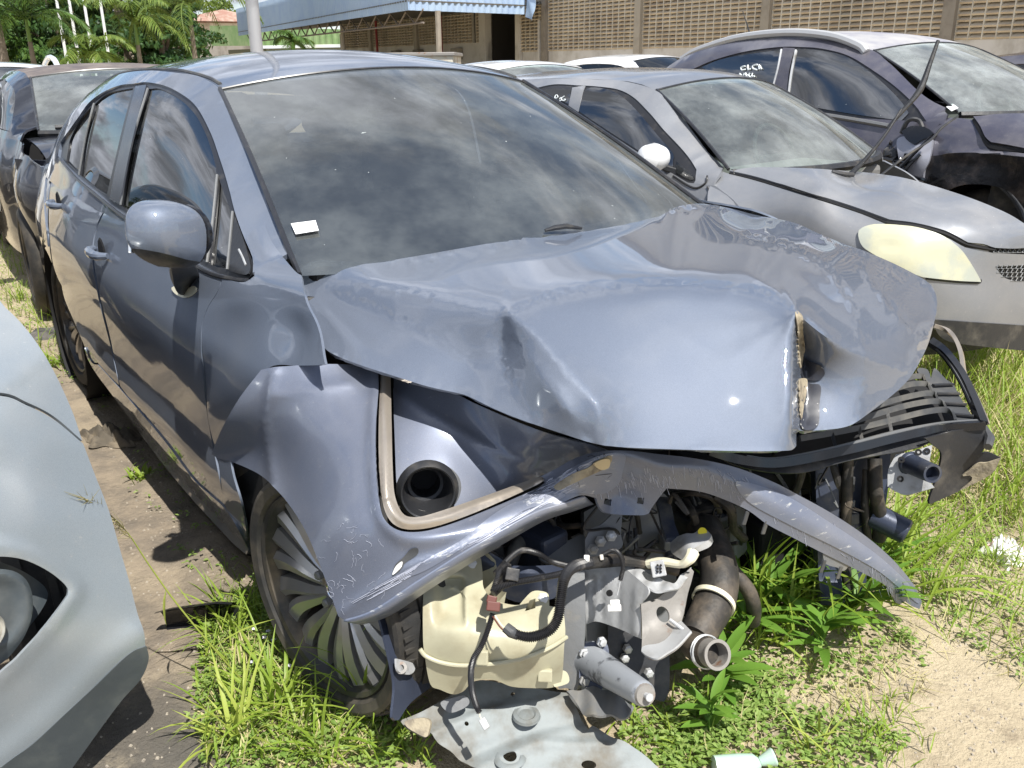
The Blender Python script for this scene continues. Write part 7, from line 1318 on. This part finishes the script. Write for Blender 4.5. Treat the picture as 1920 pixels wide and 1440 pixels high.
crumple('cloth_rag', 'crumpled brown rag on the soil beside the sill', 'rag', gp(205, 815), .14, .085, .06, mat('muddy brown cloth', (.10, .085, .065), .9, 0, (.19, .155, .11), 12), 9, ang=.4)
crumple('dark_rag', 'flattened dark grey rag among weeds by the rear wheel', 'rag', gp(92, 622), .22, .09, .04, mat('dark grey cloth', (.06, .058, .055), .85, 0, (.14, .13, .12), 10), 12, ang=2.0)
bs = gp(372, 1195); e = root('plastic_scrap', tuple(bs), 0, 'curved black plastic scrap half hidden in the grass left of the front wheel', 'scrap')
MB().lathe([(-.10, .055), (-.06, .060), (.06, .060), (.10, .052)], bs+np.array([0, 0, .035]), (.5, .8, .1), 20, a0=.4, a1=4.6).out('shell', M['gloss_black'], e, True)
bb = gp(1395, 1432); e = root('bottle_scrap', tuple(bb), 0, 'pale green translucent plastic bottle scrap lying on the ground at the bottom edge', 'scrap'); gb = mat('pale green plastic', (.42, .60, .50), .3, 0, (.52, .62, .54), 8, coat=.4)
dv = (gp(1450, 1428)-gp(1340, 1436)); dv /= np.linalg.norm(dv)
MB().lathe([(-.055, .0), (-.055, .022), (.0, .023), (.03, .021), (.045, .010)], bb+np.array([0, 0, .02])-dv*.01, dv, 18).out('bottle_body', gb, e, True, 40); MB().lathe([(0, .010), (.03, .020), (.034, .016)], bb+np.array([0, 0, .025])+dv*.035, dv+np.array([.2, .3, .5]), 14).out('bottle_neck', gb, e, True, 40)
# ================================================================== WAREHOUSE
WA = np.array([-5.13016886, 3.97276475]); WB = np.array([0.99731157, -0.07327781]); LB = 6.0
O0 = CP[:2]+LB*WA; wn = np.array([WB[1], -WB[0]])      # towards the yard
if wn@(CP[:2]-O0) < 0: wn = -wn
def wp(k, z, out_=0.0): q = O0+LB*WB*k+wn*out_; return np.array([q[0], q[1], z])
RW = np.stack([np.r_[WB, 0], np.r_[-wn, 0], [0, 0, 1]], 1)
wh = root('warehouse', tuple(wp(0, 0)), 0, 'long warehouse wall of pale vent blocks between concrete columns over a white base', 'building')
m_wall = mat('whitewashed plaster', (.62, .60, .57), .85, 0, (.42, .39, .34), 1.6, .45, .8, .3, 20); m_conc = mat('weathered concrete', (.28, .25, .21), .9, 0, (.17, .145, .12), 2.5, .4, .75, .4, 14); m_blk = mat('beige vent block', (.60, .51, .38), .9, 0, (.42, .34, .25), 1.3, .4, .7); m_mul = mat('pale block web', (.60, .57, .50), .9, 0, (.44, .40, .33), 1.6, .4, .7); 
def wallmat(m_, amt=.5):
    t = m_.node_tree; b = t.nodes['Principled BSDF']; lk = b.inputs['Base Color'].links; src = lk[0].from_socket if lk else None; g = t.nodes.new('ShaderNodeNewGeometry'); n_ = t.nodes.new('ShaderNodeTexNoise'); n_.inputs['Scale'].default_value = .55; n_.inputs['Detail'].default_value = 8; n_.inputs['Roughness'].default_value = .65; mp = t.nodes.new('ShaderNodeMapping'); mp.inputs['Scale'].default_value = (1, 1, .35); t.links.new(g.outputs['Position'], mp.inputs[0]); t.links.new(mp.outputs[0], n_.inputs['Vector'])
    oi = t.nodes.new('ShaderNodeObjectInfo'); c1 = mixc(t, mrange(t, n_.outputs[0], .48, .70, 0, amt), src, (.16, .135, .105)); c2 = mixc(t, mrange(t, oi.outputs['Random'], .0, 1., 0, .30), c1, (.75, .68, .55)); t.links.new(c2, b.inputs['Base Color'])
for m__ in (m_wall, m_conc, m_blk, m_mul): wallmat(m__)
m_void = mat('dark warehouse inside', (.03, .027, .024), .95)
ZB = 1.80; H_ = 6.0
def wbox(name, k0, k1, z0, z1, o0, o1, mt, par=wh, bevel=None):
    c_ = (wp(k0, z0, o0)+wp(k1, z1, o1))/2; return MB().box(c_, (abs(k1-k0)*LB, abs(o1-o0), z1-z0), RW).out(name, mt, par, bevel=bevel)
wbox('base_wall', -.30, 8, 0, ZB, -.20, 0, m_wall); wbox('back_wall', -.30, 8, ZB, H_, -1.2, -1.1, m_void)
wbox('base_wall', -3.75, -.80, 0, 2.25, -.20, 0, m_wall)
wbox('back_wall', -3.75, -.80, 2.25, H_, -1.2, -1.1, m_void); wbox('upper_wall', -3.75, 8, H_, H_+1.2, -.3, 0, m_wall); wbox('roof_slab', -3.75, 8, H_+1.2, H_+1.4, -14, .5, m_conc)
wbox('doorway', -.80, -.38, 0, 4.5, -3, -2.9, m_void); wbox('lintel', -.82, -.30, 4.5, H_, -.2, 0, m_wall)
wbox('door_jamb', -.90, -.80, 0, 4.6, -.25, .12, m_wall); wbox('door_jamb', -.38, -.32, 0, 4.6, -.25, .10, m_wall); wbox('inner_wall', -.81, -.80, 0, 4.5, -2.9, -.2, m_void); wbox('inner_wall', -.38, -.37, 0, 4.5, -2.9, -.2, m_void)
cols = [k for k in range(-3, 8) if k != -1]
for k in cols: wbox('column', k-.028, k+.028, 0, H_, -.25, .16, m_conc)
wbox('downpipe', -.075, -.050, 0, 3.0, .02, .14, m_wall)
slat_n = [0]; webmb = MB(); farslat = MB(); sm = None
nx = 17; rowh = .135
cells = []
bays = [(k, k+1) for k in range(0, 7)]+[(-.32, 0)]+[(-3.7, -3), (-3, -2)]+[(-2, -1), (-1, -.9)]
for k0, k1 in bays:
    z0 = ZB if k0 > -.5 else 2.25; a0 = k0+(.028 if k0 == int(k0) else 0); a1 = k1-(.028 if k1 == int(k1) else 0); n = max(1, int(round((a1-a0)*nx)))
    for i in range(n+1):
        kk = a0+(a1-a0)*i/n; webmb.box((wp(kk, z0, -.03)+wp(kk, H_, -.03))/2, (.035, .12, H_-z0), RW)
    for j in range(int((H_-z0)/rowh)):
        for i in range(n): cells.append(((a0+(a1-a0)*(i+.5)/n), z0+rowh*(j+.5), (a1-a0)*LB/n-.034))
vis = []
for c_ in cells:
    q = wp(c_[0], c_[1], 0); p_, z_ = prj(q)
    if z_[0] > 0 and -20 < p_[0, 0] < 1940 and -10 < p_[0, 1] < 130: vis.append((z_[0], c_))
vis.sort(key=lambda t: t[0]); near = {id(c_[1]) for c_ in vis[:300]}
ca, sa = math.cos(.62), math.sin(.62); RT = np.stack([RW[:, 0], RW[:, 1]*ca+RW[:, 2]*sa, -RW[:, 1]*sa+RW[:, 2]*ca], 1)
me_cache = {}
for c_ in cells:
    q = wp(c_[0], c_[1], -.035)
    if id(c_) in near:
        key = round(c_[2], 3)
        if key not in me_cache:
            o_ = MB().box(q, (c_[2], .15, .052), RT).out('vent_slat', m_blk, wh); o_.data.transform(Matrix.Translation(-Vector(q)+Vector(wp(0, 0)))); o_.location = Vector(q)-Vector(wp(0, 0)); me_cache[key] = o_
        else:
            o_ = me_cache[key].copy(); link(o_, wh); o_.location = Vector(q)-Vector(wp(0, 0))
    elif c_[1] < 4.8: farslat.box(q, (c_[2], .15, .052), RT)
webmb.out('block_webs', m_mul, wh)['kind'] = 'stuff'; farslat.out('vent_slats', m_blk, wh)['kind'] = 'stuff'
# low dark fittings on the wall under the canopy
for u in (905-120, 745, 845, 710): pass
red = mat('red painted pipe', (.30, .03, .03), .5)
for k in (-1.45, -2.75): MB().tube([wp(k, 0, .35), wp(k, 4.0, .35)], .07, 8).out('red_pipe', red, wh, True)
for k in (-1.25, -1.95, -2.4): wbox('wall_box', k-.05, k+.06, 1.55, 2.05, .02, .35, m_conc, bevel=.03)
# ------------------------------------------------------------------ blue corrugated canopy
can = root('loading_canopy', tuple(at(770, 27)*np.array([1, 1, 0])), 0, 'pale blue corrugated sheet metal canopy jutting out in front of the warehouse', 'canopy')
m_cor = mat('pale blue corrugated sheet', (.42, .54, .70), .45, .2, (.36, .48, .68), 1.2, .4, .7)
def zat(u, v, dist): return float(at(u, dist, v=v)[2])
def corr(name, pA, pB, zb0, zb1, zt0, zt1, par, mt, pitch=.28, amp=.05, thick=.01):
    "vertical corrugated fascia sheet between two ground points"
    d = pB-pA; Ln = np.linalg.norm(d); d = d/Ln; nn = np.array([-d[1], d[0]]); m_ = int(Ln/pitch*4); V = []
    prof = [0, 1, 1, 0]
    for i in range(m_+1):
        t = i/m_; q = pA+d*Ln*t+nn*amp*prof[i % 4]; V += [(q[0], q[1], zb0+(zb1-zb0)*t), (q[0], q[1], zt0+(zt1-zt0)*t)]
    o_ = mesh(name, V, [(2*i, 2*i+2, 2*i+3, 2*i+1) for i in range(m_)], mt, par, False); s_ = o_.modifiers.new('t', 'SOLIDIFY'); s_.thickness = thick; return o_
d0, d1, d2 = 67., 35.5, 38.5
A_ = at(452, d0)[:2]; B_ = at(770, d1)[:2]; C_ = at(985, d2)[:2]
zc0 = zat(452, 67, d0); zc1 = zat(770, 19, d1); zc2 = zat(985, 27, d2)
corr('fascia_sheet', A_, B_, zc0, zc1, zat(452, 17, d0), zc1+1.6, can, m_cor); corr('fascia_sheet', B_, C_, zc1, zc2, zc1+1.6, zc2+1.6, can, m_cor)
back = [np.array([*A_, zc0+.5])+np.array([*(-wn*14), .0]), np.array([*C_, zc2+.5])+np.array([*(-wn*4), 0])]
back = [np.array([*(A_+(C_-B_)*.9), zc0+.5]), np.array([*C_, zc2+.5])+np.array([*(-wn*1.5), 0])]
rfv = [(*A_, zc0+.25), (*B_, zc1+.35), (*C_, zc2+.35), tuple(back[1]), tuple(back[0])]
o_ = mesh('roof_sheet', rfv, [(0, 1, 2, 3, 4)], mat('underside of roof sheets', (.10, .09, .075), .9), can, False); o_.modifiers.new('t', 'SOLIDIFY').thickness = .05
tb = MB(); dAB = (B_-A_)
for i in range(18):
    a = A_+dAB*i/18; b = A_+dAB*(i+1)/18; za = zc0+(zc1-zc0)*i/18; zb_ = zc0+(zc1-zc0)*(i+1)/18; off = np.array([*(-wn*.6), 0])
    tb.tube([np.array([*a, za+.05])+off, np.array([*((a+b)/2), (za+zb_)/2-.42])+off, np.array([*b, zb_+.05])+off], .035, 5)
tb.tube([np.array([*(A_+dAB/36), zc0-.42])-np.array([*(wn*.6), 0]), np.array([*B_, zc1-.42])-np.array([*(wn*.6), 0])], .04, 5)
for t in (.3, .62, 1.): q = A_+dAB*t-wn*1.2; MB().tube([(q[0], q[1], 0), (q[0], q[1], zc0+(zc1-zc0)*t)], .11, 8).out('canopy_post', m_conc, can, True)
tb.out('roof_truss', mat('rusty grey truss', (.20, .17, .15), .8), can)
panel('torn_sheet', [(0, 0, 1), (.9, .05, 1), (.85, -.9), (.7, -1.35, 1), (.1, -1.2, 1)], lambda q: np.array([[C_[0]+WB[0]*p_[0]*.8, C_[1]+WB[1]*p_[0]*.8, zc2+1.1+p_[1]] for p_ in np.atleast_2d(q)]), m_cor, can, step=.15, th=.01, bump=lambda uv, X: (.06*np.sin(uv[:, 0]*9+uv[:, 1]*4))[:, None]*np.r_[wn, 0])
# ------------------------------------------------------------------ green building and red roofed house
gb_ = root('green_building', tuple(at(520, 62)*np.array([1, 1, 0])), 0, 'low building with a wide green fascia beyond the canopy', 'building'); m_gr = mat('faded green fascia', (.20, .33, .13), .7, 0, (.30, .40, .20), 1.2, .4, .7)
g0, g1, g2 = at(400, 80)[:2], at(470, 74)[:2], at(665, 70)[:2]
corr('green_fascia', g0, g1, zat(400, 86, 80), zat(470, 86, 74), zat(400, 48, 80), zat(470, 48, 74), gb_, m_gr, 4, .0); corr('green_fascia', g1, g2, zat(470, 86, 74), zat(665, 82, 70), zat(470, 48, 74), zat(665, 56, 70), gb_, m_gr, .5, .05)
for a, b, z in ((g0, g1, 0), (g1, g2, 0)):
    d = (b-a)/np.linalg.norm(b-a); nn = np.array([-d[1], d[0]]); nn = nn if nn@(a-CP[:2]) > 0 else -nn; c_ = (a+b)/2+nn*1.5
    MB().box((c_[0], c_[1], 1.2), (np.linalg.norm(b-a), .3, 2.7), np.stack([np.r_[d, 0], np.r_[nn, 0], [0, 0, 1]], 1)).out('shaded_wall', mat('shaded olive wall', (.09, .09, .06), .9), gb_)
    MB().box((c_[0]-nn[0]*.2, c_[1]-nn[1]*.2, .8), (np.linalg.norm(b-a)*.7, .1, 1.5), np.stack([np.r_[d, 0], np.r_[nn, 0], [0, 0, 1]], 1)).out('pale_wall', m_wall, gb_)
q = at(655, 62); MB().box((q[0], q[1], 1.6), (1.6, .5, 3.2), RW).out('white_pier', m_wall, gb_)
q = at(550, 60); MB().box((*q[:2], 1.75), (.6, .4, .5), RW).out('air_conditioner', m_wall, gb_, bevel=.03)
hs_ = root('red_roofed_house', tuple(at(415, 120)*np.array([1, 1, 0])), 0, 'distant house with a faded red tile roof above the green building', 'house'); q = at(415, 120)
MB().box((q[0], q[1], 3.), (6, 7, 6), RW).out('wall', m_wall, hs_)
rr_ = MB(); zt_ = zat(415, 20, 120); zb_ = zat(415, 44, 120); X_ = [np.array([q[0], q[1], 0])+RW@np.array(p_) for p_ in ((-6, -6, zb_), (6, -6, zb_), (6, 6, zb_), (-6, 6, zb_), (-3, 0, zt_), (3, 0, zt_))]
rr_.add(X_, [(0, 1, 5, 4), (1, 2, 5), (2, 3, 4, 5), (3, 0, 4)]).out('roof', mat('faded red tiles', (.30, .16, .12), .8, 0, (.38, .28, .22), 1.5), hs_)
gf = root('green_shed', tuple(at(20, 55)*np.array([1, 1, 0])), 0, 'low green shed with a dark blue roof edge at the left edge', 'shed'); q = at(12, 55); MB().box((q[0], q[1], zat(12, 100, 55)/1), (.3, 7.5, 1.3), RW@rotz(.7)).out('green_panel', m_gr, gf); MB().box((q[0]-.3, q[1], zat(12, 88, 55)), (.3, 9, 1.0), RW@rotz(.7)).out('roof_edge', mat('dark blue fascia', (.03, .04, .10), .7), gf)
# ------------------------------------------------------------------ poles
lp = at(483, 12.0); e = root('lamp_post', (lp[0], lp[1], 0), 0, 'thick galvanised lamp post standing behind the sedan roof', 'pole'); MB().lathe([(0, .12), (.02, .12), (.021, .082), (5.5, .065), (8.0, .05)], (lp[0], lp[1], 0), (0, 0, 1), 20).out('post', mat('grey galvanised post', (.42, .42, .43), .5, .3, (.33, .33, .34), 4), e, True, 40); MB().tube([(lp[0], lp[1], 7.9), (lp[0]-.5, lp[1]-.3, 8.2), (lp[0]-1.3, lp[1]-.8, 8.3)], .035, 8).out('arm', M['steel'], e, True)
for i, (u, lab) in enumerate(((125, 'leftmost of the four thin white flagpoles before the trees'), (148, 'second from left of the four thin white flagpoles'), (175, 'third from left of the four thin white flagpoles'), (205, 'rightmost of the four thin white flagpoles before the trees'))):
    q = at(u, 33, v=112); e = root('flagpole', (q[0], q[1], 0), 0, lab, 'flagpole', 'thin white flagpoles before the trees'); MB().lathe([(0, .05), (4, .042), (9, .03), (9.01, 0)], (q[0], q[1], 0), (0, 0, 1), 8).out('pole', M['white_paint'], e, True, 40); MB().lathe([(9.0, .0), (9.02, .07), (9.1, .07), (9.14, 0)], (q[0], q[1], 0), (0, 0, 1), 8).out('finial', M['white_paint'], e, True)
# ------------------------------------------------------------------ trees
LT = [leafmat('dark broad leaf', (.018, .05, .016), (.05, .11, .028), .5, .35), leafmat('mid green leaf', (.04, .095, .022), (.10, .18, .04), .5, .4), leafmat('light green leaf', (.09, .15, .03), (.19, .25, .06), .5, .45)]
bark = mat('brown bark', (.12, .09, .065), .9, 0, (.20, .17, .13), 6); palmbark = mat('grey palm trunk', (.24, .20, .16), .9, 0, (.16, .13, .10), 8)
def tree(label, u, dist, h, rad, mt, seed, n=5200, z0=.0, ls=.26):
    rr = np.random.RandomState(seed); q = at(u, dist); b = np.array([q[0], q[1], 0.]); e = root('broadleaf_tree', tuple(b), 0, label, 'tree', 'trees behind the car yard')
    tr = MB().tube([b, b+[rr.normal(0, .2), rr.normal(0, .2), h*.3], b+[rr.normal(0, .3), rr.normal(0, .3), h*.7]], [.22, .15, .06], 9); lobes = []
    for k in range(34):
        a = rr.uniform(0, 6.283); r_ = rad*rr.uniform(.1, .85); z = z0+.3+(h*.92-z0-.3)*rr.uniform(0, 1)**1.5; sc_ = max(.35, math.cos(max(0, (z-z0)/(h-z0))*1.35)); c_ = b+np.array([math.cos(a)*r_*sc_, math.sin(a)*r_*sc_, z]); lobes.append((c_, rad*rr.uniform(.22, .42)))
    for c_, r_ in lobes[:9]: tr.tube([b+[0, 0, h*.3], (b+c_)/2+[0, 0, h*.12], c_], [.12, .07, .02], 6)
    tr.out('trunk', bark, e, True); V = []; w_ = n//len(lobes)
    for c_, r_ in lobes:
        d = rr.normal(0, 1, (w_, 3)); d /= np.linalg.norm(d, axis=1)[:, None]; d[:, 2] = np.abs(d[:, 2])*.9-.25; rad_ = r_*rr.uniform(.65, 1.05, (w_, 1)); p_ = c_+d*rad_*[1, 1, .72]
        a1 = rr.normal(0, 1, (w_, 3)); a1 -= d*(a1*d).sum(1)[:, None]*.8; a1 /= np.linalg.norm(a1, axis=1)[:, None]; a2 = np.cross(a1, d+rr.normal(0, .5, (w_, 3))); a2 /= np.linalg.norm(a2, axis=1)[:, None]+1e-9; s_ = ls*rr.uniform(.5, 1.3, (w_, 1))
        V.append(np.stack([p_-a1*s_*.5, p_+a2*s_*.28-d*s_*.1, p_+a1*s_*.5, p_-a2*s_*.28-d*s_*.1], 1).reshape(-1, 3))
    V = np.concatenate(V); mesh('crown', V, np.arange(len(V)).reshape(-1, 4), LT[mt], e, False)
    return e
tree('mid green tree at the left edge of the tree line', -30, 46, 7, 3.6, 1, 1, 7000); tree('dark spreading tree behind the flagpoles', 120, 46, 8.5, 3.8, 0, 2, 11000); tree('darkest dense tree between the flagpoles and the palms', 235, 44, 8.5, 3.6, 0, 3, 11000)
tree('dense dark tree behind the tallest palm', 308, 48, 8, 2.7, 0, 4, 10000); tree('dark bushy tree right of the short windswept palm', 305, 41, 4.4, 2.0, 0, 5, 7000); tree('mid green tree behind the left palm', 50, 50, 5.6, 3.2, 1, 6, 7000); tree('light green tree behind the red roofed house', 425, 150, 11, 5.0, 2, 8, 3500, 4, .5)
tree('dark tree at the back of the tree line behind the flagpoles', 175, 62, 9, 5.5, 0, 41, 6000, .0, .4); tree('dark tree at the back of the tree line beside the lamp post', 330, 64, 7.5, 3.4, 0, 42, 6000, .0, .4); tree('dark tree at the back of the tree line at the left', 55, 64, 9, 4.6, 0, 43, 5000, .0, .4)
tree('low bush at the foot of the flagpoles', 175, 38, 2.6, 1.5, 1, 9, 5000, .1, .2); tree('light green bush behind the green shed', 30, 66, 7.5, 4.0, 2, 10, 5000, .1)
def palm(label, u, dist, h, fl, nf, mt, seed, trunk=.075, wind=-.5, leaflen=.55):
    rr = np.random.RandomState(seed); q = at(u, dist); b = np.array([q[0], q[1], 0.]); e = root('palm_tree', tuple(b), 0, label, 'palm', 'palms before the tree line')
    MB().tube([b, b+[0, 0, h*.5], b+[0, 0, h-.6]], [trunk*1.3, trunk*1.1, trunk*.8], 12).out('trunk', palmbark, e, True); MB().tube([b+[0, 0, h-.9], b+[0, 0, h-.4], b+[0, 0, h+.3]], [trunk*.8, trunk*.75, trunk*.3], 12).out('crownshaft', leafmat('green crownshaft '+str(seed), (.16, .26, .06), (.20, .30, .08), .4, .1), e, True)
    side = np.array([CR[0], CR[1], 0])
    for k in range(nf):
        a = 6.283*k/nf+rr.uniform(-.2, .2); d = np.array([math.cos(a), math.sin(a), 0]); el_ = rr.uniform(.1, 1.2); c_ = b+np.array([0, 0, h]); pts = [c_]; n = 12
        for i in range(n):
            u_ = i/n; ang = el_-2.1*u_**1.3; dd = d*math.cos(ang)+np.array([0, 0, math.sin(ang)])+side*(-wind)*u_*.5; dd /= np.linalg.norm(dd); c_ = c_+dd*fl/n; pts.append(c_)
        mb = MB().tube(pts, [.03, .02, .006], 5); pts = np.array(pts)
        for i in range(1, n):
            T = pts[i+1]-pts[i-1] if i+1 <= n else pts[i]-pts[i-1]; T /= np.linalg.norm(T); s_ = np.cross(T, [0, 0, 1]); s_ /= np.linalg.norm(s_)+1e-9
            for r2 in range(3):
                c0_ = pts[i]+(pts[min(i+1, n)]-pts[i])*r2/3.
                for sg_ in (-1, 1):
                    L3 = leaflen*math.sin(math.pi*(i/n*.85+.12))*rr.uniform(.8, 1.1); dd = s_*sg_+T*.7+np.array([0, 0, -.35+rr.normal(0, .15)])+side*(-wind)*.3; dd /= np.linalg.norm(dd); w3 = np.cross(dd, [0, 0, 1.])*.022
                    m3 = c0_+dd*L3*.5+np.array([0, 0, .02]); t3 = c0_+dd*L3+np.array([0, 0, -.18*L3]); mb.add([c0_-w3, c0_+w3, m3+w3, t3, m3-w3], [(0, 1, 2, 4), (4, 2, 3)])
        mb.out('frond', LT[mt], e)
palm('tall palm with a green shaft in front of the green building', 366, 32, 3.2, 2.9, 15, 2, 31); palm('short windswept palm in the middle of the dark trees', 262, 31, 2.6, 1.9, 12, 2, 32); palm('feathery palm at the left edge', 5, 30, 3.6, 2.6, 14, 2, 33, .14); palm('small palm right of the left edge palm', 62, 31, 2.7, 2.1, 12, 1, 34); palm('low palm at the foot of the flagpoles', 170, 30, 1.7, 1.5, 12, 2, 35); palm('little palm in front of the green building under the canopy', 552, 33, 2.1, .9, 10, 1, 36, .1, leaflen=.35)
